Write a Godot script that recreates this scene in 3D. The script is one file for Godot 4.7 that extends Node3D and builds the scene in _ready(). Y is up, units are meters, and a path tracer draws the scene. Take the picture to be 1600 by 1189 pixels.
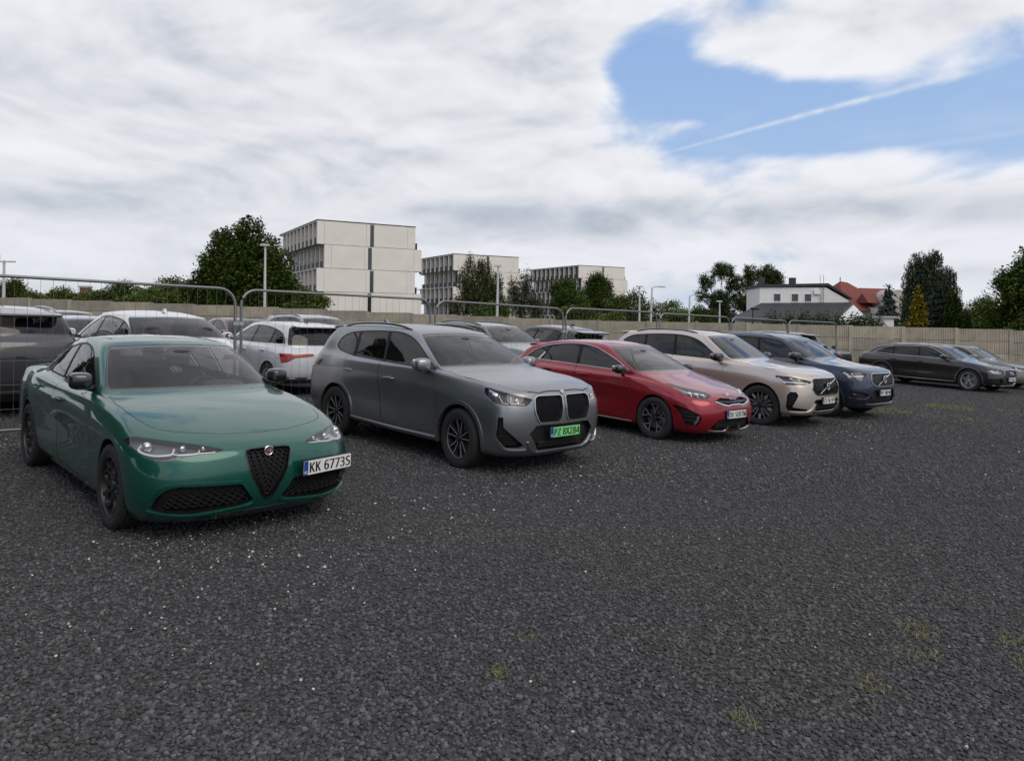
extends Node3D

# ground slope: the lot falls gently towards the right
const SLOPE := 0.0318
const EYE := 1.81
const ROLL := 0.0105
const FOCAL := 1134.0
const HORIZON := 494.0

func _ready() -> void:
	setup_view()
	car_materials()
	build_ground()
	build_background()
	build_wall()
	build_fence()
	build_cars()

func setup_view() -> void:
	var cam := Camera3D.new()
	cam.name = "camera"
	add_child(cam)
	var near := 0.05
	cam.set_frustum(near * 1189.0 / FOCAL, Vector2(0, -near * (594.5 - HORIZON) / FOCAL), near, 4000.0)
	cam.transform = Transform3D(Basis(Vector3(0, 0, 1), ROLL), lot(0, EYE, 0))
	cam.current = true
	var we := WorldEnvironment.new()
	we.name = "environment"
	var env := Environment.new()
	env.background_mode = Environment.BG_SKY
	env.sky = make_sky()
	env.tonemap_mode = Environment.TONE_MAPPER_LINEAR
	env.tonemap_exposure = 1.0
	env.sdfgi_enabled = true
	env.ssao_enabled = true
	env.ssil_enabled = true
	we.environment = env
	add_child(we)
	var sun := DirectionalLight3D.new()
	sun.name = "sun"
	sun.light_energy = 0.42
	sun.light_angular_distance = 45.0
	sun.light_color = Color(1.0, 0.96, 0.9)
	sun.shadow_enabled = true
	add_child(sun)
	sun.basis = Basis.from_euler(Vector3(deg_to_rad(-44), deg_to_rad(38), 0))

# a point of the lot: x right, y up from the gravel, depth away from the camera
func lot(x: float, y: float, depth: float) -> Vector3:
	var a := atan(SLOPE)
	return Vector3(x * cos(a) + y * sin(a), -x * sin(a) + y * cos(a), -depth)

func lot_frame(x: float, depth: float, heading_deg: float) -> Transform3D:
	var a := deg_to_rad(heading_deg)
	var up := (lot(0, 1, 0) - lot(0, 0, 0)).normalized()
	var f := (lot(sin(a), 0, -cos(a)) - lot(0, 0, 0)).normalized()
	return Transform3D(Basis(f, up, f.cross(up)), lot(x, 0, depth))

# body outlines: nose x, corner depth, corner power, tail x, corner depth, corner power, half widths by x, heights by x, crown at nose and tail
const SPEC_estate := [
	[0.6, 0.35, 2.4, -3.7, 0.35, 2.4, [0, 0.68], [0, 0.24], 0, 0],
	[0.78, 0.5, 2.9, -3.88, 0.4, 3, [0.2, 0.87, -0.6, 0.9, -2.2, 0.9, -3.2, 0.88], [0.8, 0.21, 0.3, 0.23, -0.5, 0.25, -2.3, 0.26, -3.8, 0.32], 0, 0],
	[0.86, 0.52, 2.9, -3.96, 0.42, 3, [0.2, 0.92, -0.6, 0.92, -1.3, 0.92, -2.2, 0.925, -3.2, 0.92], [0.8, 0.32, 0, 0.37, -2.6, 0.39, -3.8, 0.45], 0, 0],
	[0.88, 0.54, 2.8, -3.98, 0.42, 3, [0.2, 0.93, -0.5, 0.91, -1.4, 0.898, -2.2, 0.91, -2.8, 0.935, -3.2, 0.92], [0.8, 0.5, 0, 0.56, -2.6, 0.6, -3.8, 0.64], 0, 0],
	[0.86, 0.56, 2.7, -3.98, 0.42, 3, [0.2, 0.925, -0.6, 0.93, -1.3, 0.93, -2.4, 0.935, -3.2, 0.9], [0.8, 0.68, 0.2, 0.72, 0, 0.75, -0.6, 0.78, -2.6, 0.84, -3.7, 0.86], 0.02, 0],
	[0.78, 0.54, 2.5, -3.92, 0.4, 2.8, [0.2, 0.86, -0.3, 0.88, -0.6, 0.89, -1.3, 0.895, -2.4, 0.89, -3.2, 0.83], [0.8, 0.765, 0.3, 0.84, 0, 0.875, -0.6, 0.92, -1.5, 0.94, -2.6, 0.96, -3.8, 1], 0.012, 0],
	[0.15, 0.42, 2.4, -3.84, 0.34, 2.6, [-0.3, 0.82, -0.8, 0.855, -1.3, 0.86, -2.4, 0.845, -3.2, 0.76], [0.2, 0.895, -0.3, 0.955, -0.8, 0.96, -1.5, 0.97, -2.6, 0.99, -3.7, 1.05], 0.015, 0],
	[-0.32, 0.22, 2.5, -3.72, 0.3, 2.5, [-0.7, 0.8, -1.2, 0.82, -2.4, 0.8, -3.2, 0.71], [-0.4, 1, -0.8, 0.985, -1.5, 0.985, -2.6, 1.005, -3.6, 1.08], 0.01, 0.01],
	[-0.74, 0.18, 2.5, -3.46, 0.24, 2.5, [-1, 0.71, -1.5, 0.73, -2.4, 0.71, -3.1, 0.64], [-0.8, 1.2, -1.1, 1.19, -1.5, 1.19, -2.4, 1.2, -3.4, 1.24], 0.02, 0.02],
	[-1.14, 0.12, 2.6, -3.06, 0.2, 2.5, [-1.3, 0.6, -1.9, 0.615, -2.5, 0.6, -2.9, 0.56], [-1.2, 1.385, -1.5, 1.4, -2, 1.41, -2.5, 1.395, -3.1, 1.34], 0.03, 0.03],
	[-1.36, 0.2, 2.3, -2.85, 0.2, 2.3, [-1.7, 0.38], [-1.4, 1.42, -1.9, 1.44, -2.5, 1.425, -2.9, 1.38], 0.005, 0.01],
	[-1.75, 0.01, 2, -2.6, 0.01, 2, [0, 0], [-1.6, 1.45, -1.9, 1.45, -2.6, 1.43], 0, 0],
]
const CREASE_estate := [0, 0.4, 0, 0, 0.75, 0.5, 0.2, 0.9, 0, 0.8, 0, 0]
const SUBS_estate := [2, 2, 3, 3, 3, 4, 3, 4, 4, 3, 2]
const SPEC_coupe := [
	[0.6, 0.35, 2.4, -3.15, 0.35, 2.4, [0, 0.66], [0, 0.24], 0, 0],
	[0.76, 0.5, 2.9, -3.3, 0.4, 3, [0.2, 0.86, -0.6, 0.87, -2.2, 0.87, -2.9, 0.86], [0.8, 0.22, 0.3, 0.24, -0.5, 0.26, -2.3, 0.27, -3.3, 0.34], 0, 0],
	[0.83, 0.52, 2.9, -3.42, 0.4, 3, [0.2, 0.9, -0.6, 0.89, -1.3, 0.885, -2.2, 0.9, -2.9, 0.895], [0.8, 0.36, 0, 0.4, -2.6, 0.42, -3.3, 0.48], 0, 0],
	[0.85, 0.52, 2.8, -3.45, 0.42, 3, [0.2, 0.905, -0.6, 0.9, -1.3, 0.89, -2.2, 0.91, -2.9, 0.9], [0.8, 0.58, 0, 0.62, -2.6, 0.66, -3.4, 0.72], 0, 0],
	[0.82, 0.54, 2.7, -3.44, 0.42, 3, [0.2, 0.9, -0.6, 0.905, -1.3, 0.905, -2.4, 0.915, -2.9, 0.88], [0.8, 0.78, 0.2, 0.82, 0, 0.85, -0.6, 0.89, -2.6, 0.96, -3.4, 1], 0.02, 0],
	[0.74, 0.52, 2.5, -3.42, 0.4, 2.8, [0.2, 0.84, 0, 0.86, -0.6, 0.875, -1.3, 0.88, -2.4, 0.88, -2.9, 0.82], [0.8, 0.9, 0.4, 0.96, 0, 1, -0.6, 1.04, -1.5, 1.06, -2.6, 1.1, -3.4, 1.14], 0.012, 0],
	[0.2, 0.4, 2.4, -3.36, 0.34, 2.6, [-0.2, 0.8, -0.8, 0.84, -1.3, 0.85, -2.4, 0.83, -2.9, 0.77], [0.3, 1.03, -0.2, 1.08, -0.8, 1.09, -1.5, 1.1, -2.6, 1.14, -3.4, 1.19], 0.015, 0],
	[-0.36, 0.24, 2.5, -3.26, 0.26, 2.6, [-0.6, 0.8, -1.2, 0.82, -2.4, 0.8, -2.9, 0.74], [-0.3, 1.12, -0.8, 1.11, -1.5, 1.115, -2.6, 1.16, -3.3, 1.24], 0.01, 0.01],
	[-0.8, 0.18, 2.5, -2.98, 0.22, 2.6, [-1, 0.72, -1.5, 0.74, -2.4, 0.715, -2.8, 0.66], [-0.8, 1.33, -1.1, 1.32, -1.5, 1.325, -2.4, 1.34, -3, 1.4], 0.02, 0.02],
	[-1.24, 0.13, 2.6, -2.66, 0.22, 2.5, [-1.4, 0.6, -1.9, 0.62, -2.3, 0.6, -2.6, 0.57], [-1.2, 1.53, -1.5, 1.56, -1.9, 1.565, -2.3, 1.55, -2.7, 1.51], 0.03, 0.03],
	[-1.44, 0.2, 2.3, -2.45, 0.2, 2.3, [-1.7, 0.38], [-1.4, 1.59, -1.8, 1.605, -2.2, 1.59, -2.5, 1.565], 0.005, 0.01],
	[-1.66, 0.01, 2, -2.2, 0.01, 2, [0, 0], [-1.6, 1.615, -1.9, 1.62, -2.3, 1.605], 0, 0],
]
const CREASE_coupe := [0, 0.4, 0, 0, 0.75, 0.5, 0.2, 0.9, 0, 0.8, 0, 0]
const SUBS_coupe := [2, 2, 3, 3, 3, 4, 3, 4, 4, 3, 2]
const SPEC_sedan := [
	[0.55, 0.35, 2.4, -3.5, 0.35, 2.4, [0, 0.66], [0, 0.2], 0, 0],
	[0.76, 0.56, 2.9, -3.66, 0.45, 2.8, [0.2, 0.86, -0.6, 0.87, -2.2, 0.87, -3.2, 0.84], [0.8, 0.16, 0.3, 0.17, -0.5, 0.2, -2.3, 0.21, -3.7, 0.26], 0, 0],
	[0.84, 0.6, 2.9, -3.72, 0.45, 2.8, [0.2, 0.91, -0.6, 0.89, -1.4, 0.88, -2.2, 0.895, -2.8, 0.91, -3.2, 0.89], [0.8, 0.29, 0, 0.34, -2.8, 0.34, -3.7, 0.42], 0, 0],
	[0.86, 0.6, 2.8, -3.74, 0.45, 2.8, [0.2, 0.925, -0.5, 0.895, -1.5, 0.878, -2.2, 0.895, -2.7, 0.925, -3.2, 0.9], [0.8, 0.5, 0, 0.55, -2.8, 0.58, -3.7, 0.62], 0, 0],
	[0.82, 0.64, 2.7, -3.74, 0.45, 2.8, [0.2, 0.925, 0, 0.92, -0.6, 0.92, -1.5, 0.92, -2.6, 0.93, -3.2, 0.89], [0.8, 0.665, 0.3, 0.7, 0, 0.74, -0.6, 0.77, -2.8, 0.83, -3.7, 0.85], 0.02, 0],
	[0.71, 0.62, 2.5, -3.72, 0.4, 2.6, [0.3, 0.85, 0, 0.875, -0.6, 0.89, -1.5, 0.895, -2.6, 0.895, -3.2, 0.84], [0.7, 0.735, 0.3, 0.8, 0, 0.85, -0.6, 0.905, -1.5, 0.925, -2.8, 0.97, -3.7, 1.01], 0.012, 0.02],
	[0.12, 0.45, 2.3, -3.54, 0.36, 2.4, [-0.3, 0.8, -0.8, 0.85, -1.5, 0.86, -2.6, 0.845, -3.1, 0.74], [0.2, 0.9, -0.35, 0.945, -0.8, 0.955, -1.5, 0.965, -2.8, 1.01, -3.6, 1.045], 0.015, 0.02],
	[-0.45, 0.4, 2.3, -3.32, 0.3, 2.2, [-0.8, 0.8, -1.2, 0.82, -1.5, 0.82, -2.6, 0.79, -3.1, 0.68], [-0.4, 1.01, -0.8, 0.985, -1.5, 0.98, -2.6, 1.015, -3.4, 1.06], 0.005, 0.01],
	[-0.86, 0.3, 2.4, -2.98, 0.22, 2.3, [-1.1, 0.715, -1.5, 0.73, -2.3, 0.7, -2.8, 0.62], [-0.8, 1.22, -1.1, 1.2, -1.5, 1.2, -2.4, 1.21, -3, 1.22], 0.02, 0.02],
	[-1.31, 0.2, 2.6, -2.56, 0.16, 2.5, [-1.5, 0.595, -1.9, 0.605, -2.4, 0.56], [-1.3, 1.385, -1.5, 1.39, -1.9, 1.405, -2.3, 1.385, -2.6, 1.35], 0.03, 0.03],
	[-1.5, 0.2, 2.3, -2.42, 0.16, 2.3, [-1.7, 0.36], [-1.5, 1.43, -1.9, 1.442, -2.4, 1.405], 0.005, 0.01],
	[-1.7, 0.01, 2, -2.2, 0.01, 2, [0, 0], [-1.7, 1.45, -2.2, 1.445], 0, 0],
]
const CREASE_sedan := [0, 0.4, 0, 0, 0.75, 0.5, 0.2, 0.9, 0, 0.7, 0, 0]
const SUBS_sedan := [2, 2, 3, 3, 3, 4, 3, 4, 4, 3, 2]
const SPEC_hatch := [
	[0.6, 0.35, 2.4, -3.2, 0.35, 2.4, [0, 0.64], [0, 0.19], 0, 0],
	[0.76, 0.52, 2.8, -3.34, 0.4, 3, [0.2, 0.83, -0.6, 0.85, -2.2, 0.85, -2.9, 0.84], [0.8, 0.2, 0.3, 0.2, -0.5, 0.2, -2.3, 0.22, -3.3, 0.28], 0, 0],
	[0.82, 0.54, 2.8, -3.44, 0.4, 3, [0.2, 0.875, -0.6, 0.865, -1.3, 0.865, -2.2, 0.88, -2.9, 0.875], [0.8, 0.32, 0, 0.36, -2.6, 0.38, -3.3, 0.44], 0, 0],
	[0.83, 0.54, 2.7, -3.46, 0.42, 3, [0.2, 0.885, -0.6, 0.88, -1.3, 0.87, -2.2, 0.89, -2.9, 0.88], [0.8, 0.52, 0, 0.56, -2.6, 0.6, -3.4, 0.66], 0, 0],
	[0.8, 0.56, 2.6, -3.44, 0.42, 3, [0.2, 0.88, -0.6, 0.885, -1.3, 0.885, -2.4, 0.89, -2.9, 0.86], [0.8, 0.68, 0.2, 0.72, 0, 0.76, -0.6, 0.8, -2.6, 0.86, -3.4, 0.88], 0.02, 0],
	[0.72, 0.54, 2.4, -3.4, 0.4, 2.8, [0.2, 0.82, 0, 0.845, -0.6, 0.86, -1.3, 0.865, -2.4, 0.86, -2.9, 0.81], [0.8, 0.78, 0.4, 0.84, 0, 0.89, -0.6, 0.94, -1.5, 0.96, -2.6, 0.96, -3.4, 0.92], 0.012, 0],
	[0.2, 0.42, 2.3, -3.36, 0.34, 2.6, [-0.2, 0.78, -0.8, 0.825, -1.3, 0.83, -2.4, 0.815, -2.9, 0.76], [0.3, 0.92, -0.2, 0.97, -0.8, 0.985, -1.5, 0.99, -2.6, 1, -3.4, 0.955], 0.015, 0],
	[-0.3, 0.22, 2.5, -3.3, 0.28, 2.6, [-0.5, 0.775, -1.2, 0.8, -2.4, 0.79, -2.9, 0.73], [-0.3, 1.03, -0.8, 1.015, -1.5, 1.015, -2.6, 1.04, -3.3, 0.99], 0.01, 0.01],
	[-0.76, 0.18, 2.5, -3.16, 0.22, 2.6, [-1, 0.7, -1.5, 0.72, -2.4, 0.71, -2.9, 0.66], [-0.8, 1.24, -1.1, 1.225, -1.5, 1.23, -2.4, 1.24, -3.2, 1.25], 0.02, 0.02],
	[-1.18, 0.13, 2.6, -2.98, 0.16, 2.6, [-1.4, 0.595, -1.9, 0.615, -2.5, 0.6, -2.9, 0.57], [-1.2, 1.42, -1.5, 1.445, -2, 1.455, -2.5, 1.445, -3, 1.41], 0.03, 0.03],
	[-1.38, 0.2, 2.3, -2.8, 0.2, 2.3, [-1.7, 0.38], [-1.4, 1.47, -1.8, 1.49, -2.3, 1.485, -2.8, 1.45], 0.005, 0.01],
	[-1.6, 0.01, 2, -2.55, 0.01, 2, [0, 0], [-1.6, 1.5, -1.9, 1.505, -2.5, 1.49], 0, 0],
]
const CREASE_hatch := [0, 0.4, 0, 0, 0.75, 0.5, 0.2, 0.9, 0, 0.8, 0, 0]
const SUBS_hatch := [2, 2, 3, 3, 3, 4, 3, 4, 4, 3, 2]
const SPEC_red_brake := [
	[0.6, 0.35, 2.4, -3.45, 0.35, 2.4, [0, 0.64], [0, 0.19], 0, 0],
	[0.8, 0.56, 2.8, -3.62, 0.4, 3, [0.2, 0.83, -0.6, 0.85, -2.2, 0.85, -3, 0.84], [0.8, 0.17, 0.3, 0.18, -0.5, 0.19, -2.3, 0.21, -3.5, 0.3], 0, 0],
	[0.86, 0.6, 2.8, -3.7, 0.42, 3, [0.2, 0.875, -0.6, 0.865, -1.3, 0.865, -2.2, 0.88, -3, 0.875], [0.8, 0.29, 0, 0.33, -2.6, 0.36, -3.5, 0.45], 0, 0],
	[0.88, 0.6, 2.7, -3.72, 0.42, 3, [0.2, 0.89, -0.5, 0.865, -1.3, 0.848, -2.1, 0.865, -2.6, 0.89, -3, 0.88], [0.8, 0.48, 0, 0.53, -2.6, 0.58, -3.5, 0.62], 0, 0],
	[0.85, 0.62, 2.6, -3.72, 0.42, 3, [0.2, 0.885, -0.6, 0.885, -1.3, 0.885, -2.4, 0.895, -3, 0.86], [0.8, 0.63, 0.2, 0.68, 0, 0.71, -0.6, 0.74, -2.6, 0.82, -3.5, 0.86], 0.02, 0],
	[0.76, 0.58, 2.4, -3.68, 0.4, 2.8, [0.2, 0.82, 0, 0.845, -0.6, 0.86, -1.3, 0.865, -2.4, 0.865, -3, 0.8], [0.8, 0.705, 0.4, 0.77, 0, 0.83, -0.6, 0.885, -1.5, 0.905, -2.6, 0.94, -3.6, 1], 0.012, 0],
	[0.2, 0.42, 2.3, -3.58, 0.34, 2.6, [-0.2, 0.78, -0.8, 0.825, -1.3, 0.83, -2.4, 0.815, -3, 0.72], [0.3, 0.855, -0.2, 0.915, -0.8, 0.93, -1.5, 0.94, -2.6, 0.975, -3.5, 1.05], 0.015, 0],
	[-0.28, 0.22, 2.5, -3.54, 0.3, 2.5, [-0.5, 0.775, -1.2, 0.8, -2.4, 0.785, -3.1, 0.7], [-0.3, 0.99, -0.8, 0.975, -1.5, 0.975, -2.6, 1, -3, 1.03, -3.5, 1.08], 0.01, 0.01],
	[-0.74, 0.18, 2.5, -3.4, 0.24, 2.5, [-1, 0.7, -1.5, 0.72, -2.4, 0.7, -3, 0.64], [-0.8, 1.195, -1.1, 1.18, -1.5, 1.185, -2.4, 1.19, -3.3, 1.2], 0.02, 0.02],
	[-1.18, 0.13, 2.6, -3.1, 0.2, 2.5, [-1.4, 0.585, -1.9, 0.605, -2.5, 0.58, -3, 0.54], [-1.2, 1.375, -1.5, 1.4, -2, 1.405, -2.5, 1.385, -3.1, 1.3], 0.03, 0.03],
	[-1.38, 0.2, 2.3, -2.85, 0.2, 2.3, [-1.7, 0.36], [-1.4, 1.425, -1.8, 1.445, -2.3, 1.43, -2.9, 1.36], 0.005, 0.01],
	[-1.6, 0.01, 2, -2.6, 0.01, 2, [0, 0], [-1.6, 1.455, -1.9, 1.457, -2.4, 1.43, -2.6, 1.41], 0, 0],
]
const CREASE_red_brake := [0, 0.4, 0, 0, 0.75, 0.5, 0.2, 0.9, 0, 0.8, 0, 0]
const SUBS_red_brake := [2, 2, 3, 3, 3, 4, 3, 4, 4, 3, 2]
const SPEC_grey_suv := [
	[0.6, 0.35, 2.4, -3.4, 0.35, 2.4, [0, 0.66], [0, 0.24], 0, 0],
	[0.78, 0.46, 3, -3.54, 0.4, 3, [0.2, 0.87, -0.6, 0.88, -2.2, 0.88, -3, 0.86], [0.8, 0.22, 0.3, 0.24, -0.5, 0.26, -2.3, 0.28, -3.5, 0.32], 0, 0],
	[0.84, 0.48, 3, -3.64, 0.4, 3, [0.2, 0.905, -0.6, 0.895, -1.3, 0.885, -2.2, 0.9, -3, 0.9], [0.8, 0.34, 0, 0.4, -2.6, 0.42, -3.5, 0.48], 0, 0],
	[0.86, 0.48, 3.2, -3.67, 0.42, 3, [0.2, 0.915, -0.5, 0.89, -1.3, 0.872, -2.1, 0.89, -2.7, 0.915, -3, 0.9], [0.8, 0.58, 0, 0.64, -2.6, 0.66, -3.5, 0.68], 0, 0],
	[0.845, 0.48, 3.2, -3.67, 0.42, 3, [0.2, 0.905, -0.6, 0.91, -1.3, 0.91, -2.4, 0.915, -3, 0.88], [0.8, 0.8, 0.2, 0.83, 0, 0.86, -0.6, 0.9, -2.6, 0.94, -3.5, 0.94], 0.02, 0],
	[0.79, 0.46, 3.1, -3.62, 0.4, 2.8, [0.2, 0.85, -0.3, 0.87, -0.6, 0.88, -1.3, 0.88, -2.4, 0.875, -3, 0.82], [0.7, 0.955, 0.3, 1, 0, 1.03, -0.6, 1.06, -1.5, 1.07, -2.6, 1.1, -3.5, 1.12], 0.015, 0],
	[0.15, 0.36, 2.4, -3.58, 0.34, 2.6, [-0.3, 0.82, -0.8, 0.855, -1.3, 0.86, -2.4, 0.845, -3, 0.8], [0.1, 1.07, -0.35, 1.1, -0.8, 1.105, -1.5, 1.11, -2.6, 1.14, -3.5, 1.16], 0.015, 0],
	[-0.34, 0.15, 2.7, -3.54, 0.3, 2.6, [-0.6, 0.81, -1.2, 0.83, -2.4, 0.82, -3, 0.77], [-0.4, 1.13, -0.8, 1.12, -1.5, 1.125, -2.6, 1.16, -3.4, 1.2], 0.01, 0.01],
	[-0.75, 0.14, 2.6, -3.42, 0.22, 2.6, [-0.9, 0.72, -1.5, 0.75, -2.4, 0.74, -3, 0.7], [-0.8, 1.36, -1.1, 1.34, -1.5, 1.345, -2.4, 1.36, -3.2, 1.38], 0.02, 0.02],
	[-1.17, 0.1, 2.7, -3.24, 0.16, 2.7, [-1.25, 0.6, -1.5, 0.63, -1.9, 0.65, -2.5, 0.645, -3, 0.62], [-1.2, 1.545, -1.5, 1.575, -2, 1.595, -2.5, 1.58, -3.2, 1.53], 0.03, 0.02],
	[-1.36, 0.2, 2.3, -3.08, 0.16, 2.3, [-1.7, 0.42], [-1.4, 1.6, -2, 1.625, -2.8, 1.59, -3.1, 1.57], 0.005, 0.01],
	[-1.6, 0.01, 2, -2.85, 0.01, 2, [0, 0], [-1.7, 1.63, -2.1, 1.635, -2.6, 1.62], 0, 0],
]
const CREASE_grey_suv := [0, 0.4, 0, 0, 0.75, 0.5, 0.2, 0.9, 0, 0.8, 0, 0]
const SUBS_grey_suv := [2, 2, 3, 3, 3, 4, 3, 4, 4, 3, 2]
const SPEC_navy_suv := [
	[0.58, 0.35, 2.4, -3.3, 0.35, 2.4, [0, 0.68], [0, 0.25], 0, 0],
	[0.74, 0.46, 3, -3.44, 0.4, 3, [0.2, 0.87, -0.6, 0.88, -2.2, 0.88, -3, 0.86], [0.8, 0.25, 0.3, 0.26, -0.5, 0.27, -2.3, 0.29, -3.5, 0.34], 0, 0],
	[0.82, 0.46, 3.2, -3.54, 0.4, 3, [0.2, 0.915, -0.6, 0.905, -1.3, 0.895, -2.2, 0.91, -3, 0.9], [0.8, 0.38, 0, 0.42, -2.6, 0.44, -3.5, 0.5], 0, 0],
	[0.85, 0.46, 3.2, -3.57, 0.42, 3, [0.2, 0.92, -0.5, 0.895, -1.3, 0.88, -2.1, 0.895, -2.7, 0.92, -3, 0.91], [0.8, 0.6, 0, 0.64, -2.6, 0.68, -3.5, 0.7], 0, 0],
	[0.83, 0.46, 3.1, -3.57, 0.42, 3, [0.2, 0.915, -0.6, 0.915, -1.3, 0.915, -2.4, 0.92, -3, 0.88], [0.8, 0.82, 0.2, 0.86, 0, 0.88, -0.6, 0.92, -2.6, 0.97, -3.5, 0.98], 0.012, 0],
	[0.77, 0.46, 2.9, -3.52, 0.4, 2.8, [0.2, 0.85, -0.3, 0.87, -0.6, 0.875, -1.3, 0.88, -2.4, 0.88, -3, 0.82], [0.8, 0.975, 0.3, 1.03, 0, 1.05, -0.6, 1.065, -1.5, 1.08, -2.6, 1.13, -3.6, 1.15], 0.01, 0],
	[0.15, 0.4, 2.5, -3.46, 0.34, 2.6, [-0.3, 0.82, -0.8, 0.85, -1.3, 0.855, -2.4, 0.845, -3, 0.79], [0.1, 1.085, -0.35, 1.105, -0.8, 1.11, -1.5, 1.12, -2.6, 1.17, -3.5, 1.19], 0.015, 0],
	[-0.33, 0.2, 2.5, -3.42, 0.3, 2.5, [-0.6, 0.81, -1.2, 0.82, -2.4, 0.81, -3, 0.76], [-0.4, 1.16, -0.8, 1.155, -1.5, 1.16, -2.6, 1.2, -3.5, 1.24], 0.01, 0.01],
	[-0.7, 0.14, 2.5, -3.3, 0.22, 2.5, [-0.9, 0.73, -1.5, 0.75, -2.4, 0.735, -2.9, 0.69], [-0.8, 1.39, -1.1, 1.38, -1.5, 1.385, -2.4, 1.4, -3.2, 1.41], 0.02, 0.02],
	[-1.07, 0.1, 2.6, -3.12, 0.16, 2.6, [-1.2, 0.61, -1.9, 0.645, -2.5, 0.64, -2.9, 0.61], [-1.1, 1.58, -1.5, 1.61, -2, 1.63, -2.5, 1.625, -3.2, 1.57], 0.03, 0.02],
	[-1.3, 0.2, 2.3, -2.92, 0.16, 2.3, [-1.7, 0.42], [-1.3, 1.635, -2, 1.66, -2.8, 1.635, -3.1, 1.61], 0.005, 0.01],
	[-1.55, 0.01, 2, -2.7, 0.01, 2, [0, 0], [-1.6, 1.665, -2.1, 1.67, -2.7, 1.655], 0, 0],
]
const CREASE_navy_suv := [0, 0.4, 0, 0, 0.75, 0.5, 0.2, 0.9, 0, 0.8, 0, 0]
const SUBS_navy_suv := [2, 2, 3, 3, 3, 4, 3, 4, 4, 3, 2]
const SPEC_beige_suv := [
	[0.6, 0.35, 2.4, -3.55, 0.35, 2.4, [0, 0.68], [0, 0.26], 0, 0],
	[0.78, 0.46, 3, -3.7, 0.4, 3, [0.2, 0.88, -0.6, 0.9, -2.2, 0.9, -3, 0.88], [0.8, 0.25, 0.3, 0.26, -0.5, 0.28, -2.3, 0.3, -3.5, 0.36], 0, 0],
	[0.85, 0.48, 3, -3.8, 0.4, 3, [0.2, 0.93, -0.6, 0.92, -1.3, 0.91, -2.2, 0.925, -3, 0.92], [0.8, 0.37, 0, 0.42, -2.6, 0.44, -3.5, 0.5], 0, 0],
	[0.87, 0.5, 3, -3.83, 0.42, 3, [0.2, 0.94, -0.5, 0.915, -1.4, 0.898, -2.2, 0.915, -2.8, 0.945, -3, 0.93], [0.8, 0.58, 0, 0.64, -2.6, 0.68, -3.5, 0.7], 0, 0],
	[0.85, 0.5, 2.9, -3.83, 0.42, 3, [0.2, 0.93, -0.6, 0.935, -1.3, 0.935, -2.4, 0.945, -3, 0.91], [0.8, 0.8, 0.2, 0.84, 0, 0.87, -0.6, 0.91, -2.6, 0.97, -3.5, 0.98], 0.015, 0],
	[0.78, 0.5, 2.7, -3.76, 0.4, 2.8, [0.2, 0.86, -0.3, 0.88, -0.6, 0.89, -1.3, 0.895, -2.4, 0.905, -3, 0.84], [0.8, 0.945, 0.3, 1.01, 0, 1.035, -0.6, 1.055, -1.5, 1.07, -2.6, 1.11, -3.6, 1.14], 0.01, 0],
	[0.1, 0.4, 2.4, -3.7, 0.34, 2.6, [-0.3, 0.82, -0.8, 0.855, -1.3, 0.865, -2.4, 0.855, -3, 0.79], [0.1, 1.075, -0.35, 1.1, -0.8, 1.1, -1.5, 1.11, -2.6, 1.15, -3.5, 1.18], 0.015, 0],
	[-0.46, 0.22, 2.5, -3.74, 0.3, 2.5, [-0.7, 0.81, -1.2, 0.83, -2.4, 0.825, -3.3, 0.76], [-0.4, 1.155, -0.8, 1.145, -1.5, 1.15, -2.6, 1.185, -3.5, 1.23], 0.01, 0.01],
	[-0.9, 0.17, 2.5, -3.6, 0.22, 2.5, [-1.1, 0.73, -1.5, 0.75, -2.4, 0.74, -3.2, 0.69], [-0.8, 1.39, -1.1, 1.385, -1.5, 1.39, -2.4, 1.4, -3.3, 1.41], 0.02, 0.02],
	[-1.32, 0.12, 2.6, -3.38, 0.16, 2.6, [-1.5, 0.615, -1.9, 0.64, -2.5, 0.635, -3.1, 0.6], [-1.2, 1.59, -1.5, 1.615, -2, 1.64, -2.5, 1.635, -3.4, 1.56], 0.03, 0.02],
	[-1.52, 0.2, 2.3, -3.15, 0.16, 2.3, [-1.7, 0.42], [-1.4, 1.64, -2, 1.67, -2.8, 1.64, -3.2, 1.6], 0.005, 0.01],
	[-1.75, 0.01, 2, -2.9, 0.01, 2, [0, 0], [-1.7, 1.675, -2.1, 1.68, -2.6, 1.665, -2.9, 1.645], 0, 0],
]
const CREASE_beige_suv := [0, 0.4, 0, 0, 0.75, 0.5, 0.2, 0.9, 0, 0.8, 0, 0]
const SUBS_beige_suv := [2, 2, 3, 3, 3, 4, 3, 4, 4, 3, 2]



# ---------------------------------------------------------------- helpers
var used_names := {}

func numbered(called: String) -> String:
	var k: int = used_names.get(called, 0)
	used_names[called] = k + 1
	return called if k == 0 else "%s_%03d" % [called, k]

func tag(o: Node3D, label: String, category: String, group := "", kind := "") -> Node3D:
	if label: o.set_meta("label", label)
	if category: o.set_meta("category", category)
	if group: o.set_meta("group", group)
	if kind: o.set_meta("kind", kind)
	return o

func thing(called: String, where: Transform3D, label: String, category: String, group := "") -> Node3D:
	var o := Node3D.new()
	o.name = numbered(called)
	add_child(o)
	o.transform = where
	return tag(o, label, category, group)

func mesh_node(called: String, mesh: Mesh, mat: Material, parent: Node = null) -> MeshInstance3D:
	var o := MeshInstance3D.new()
	o.name = called if parent else numbered(called)
	o.mesh = mesh
	if mat: o.material_override = mat
	if parent: parent.add_child(o, true)
	else: add_child(o)
	return o

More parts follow.
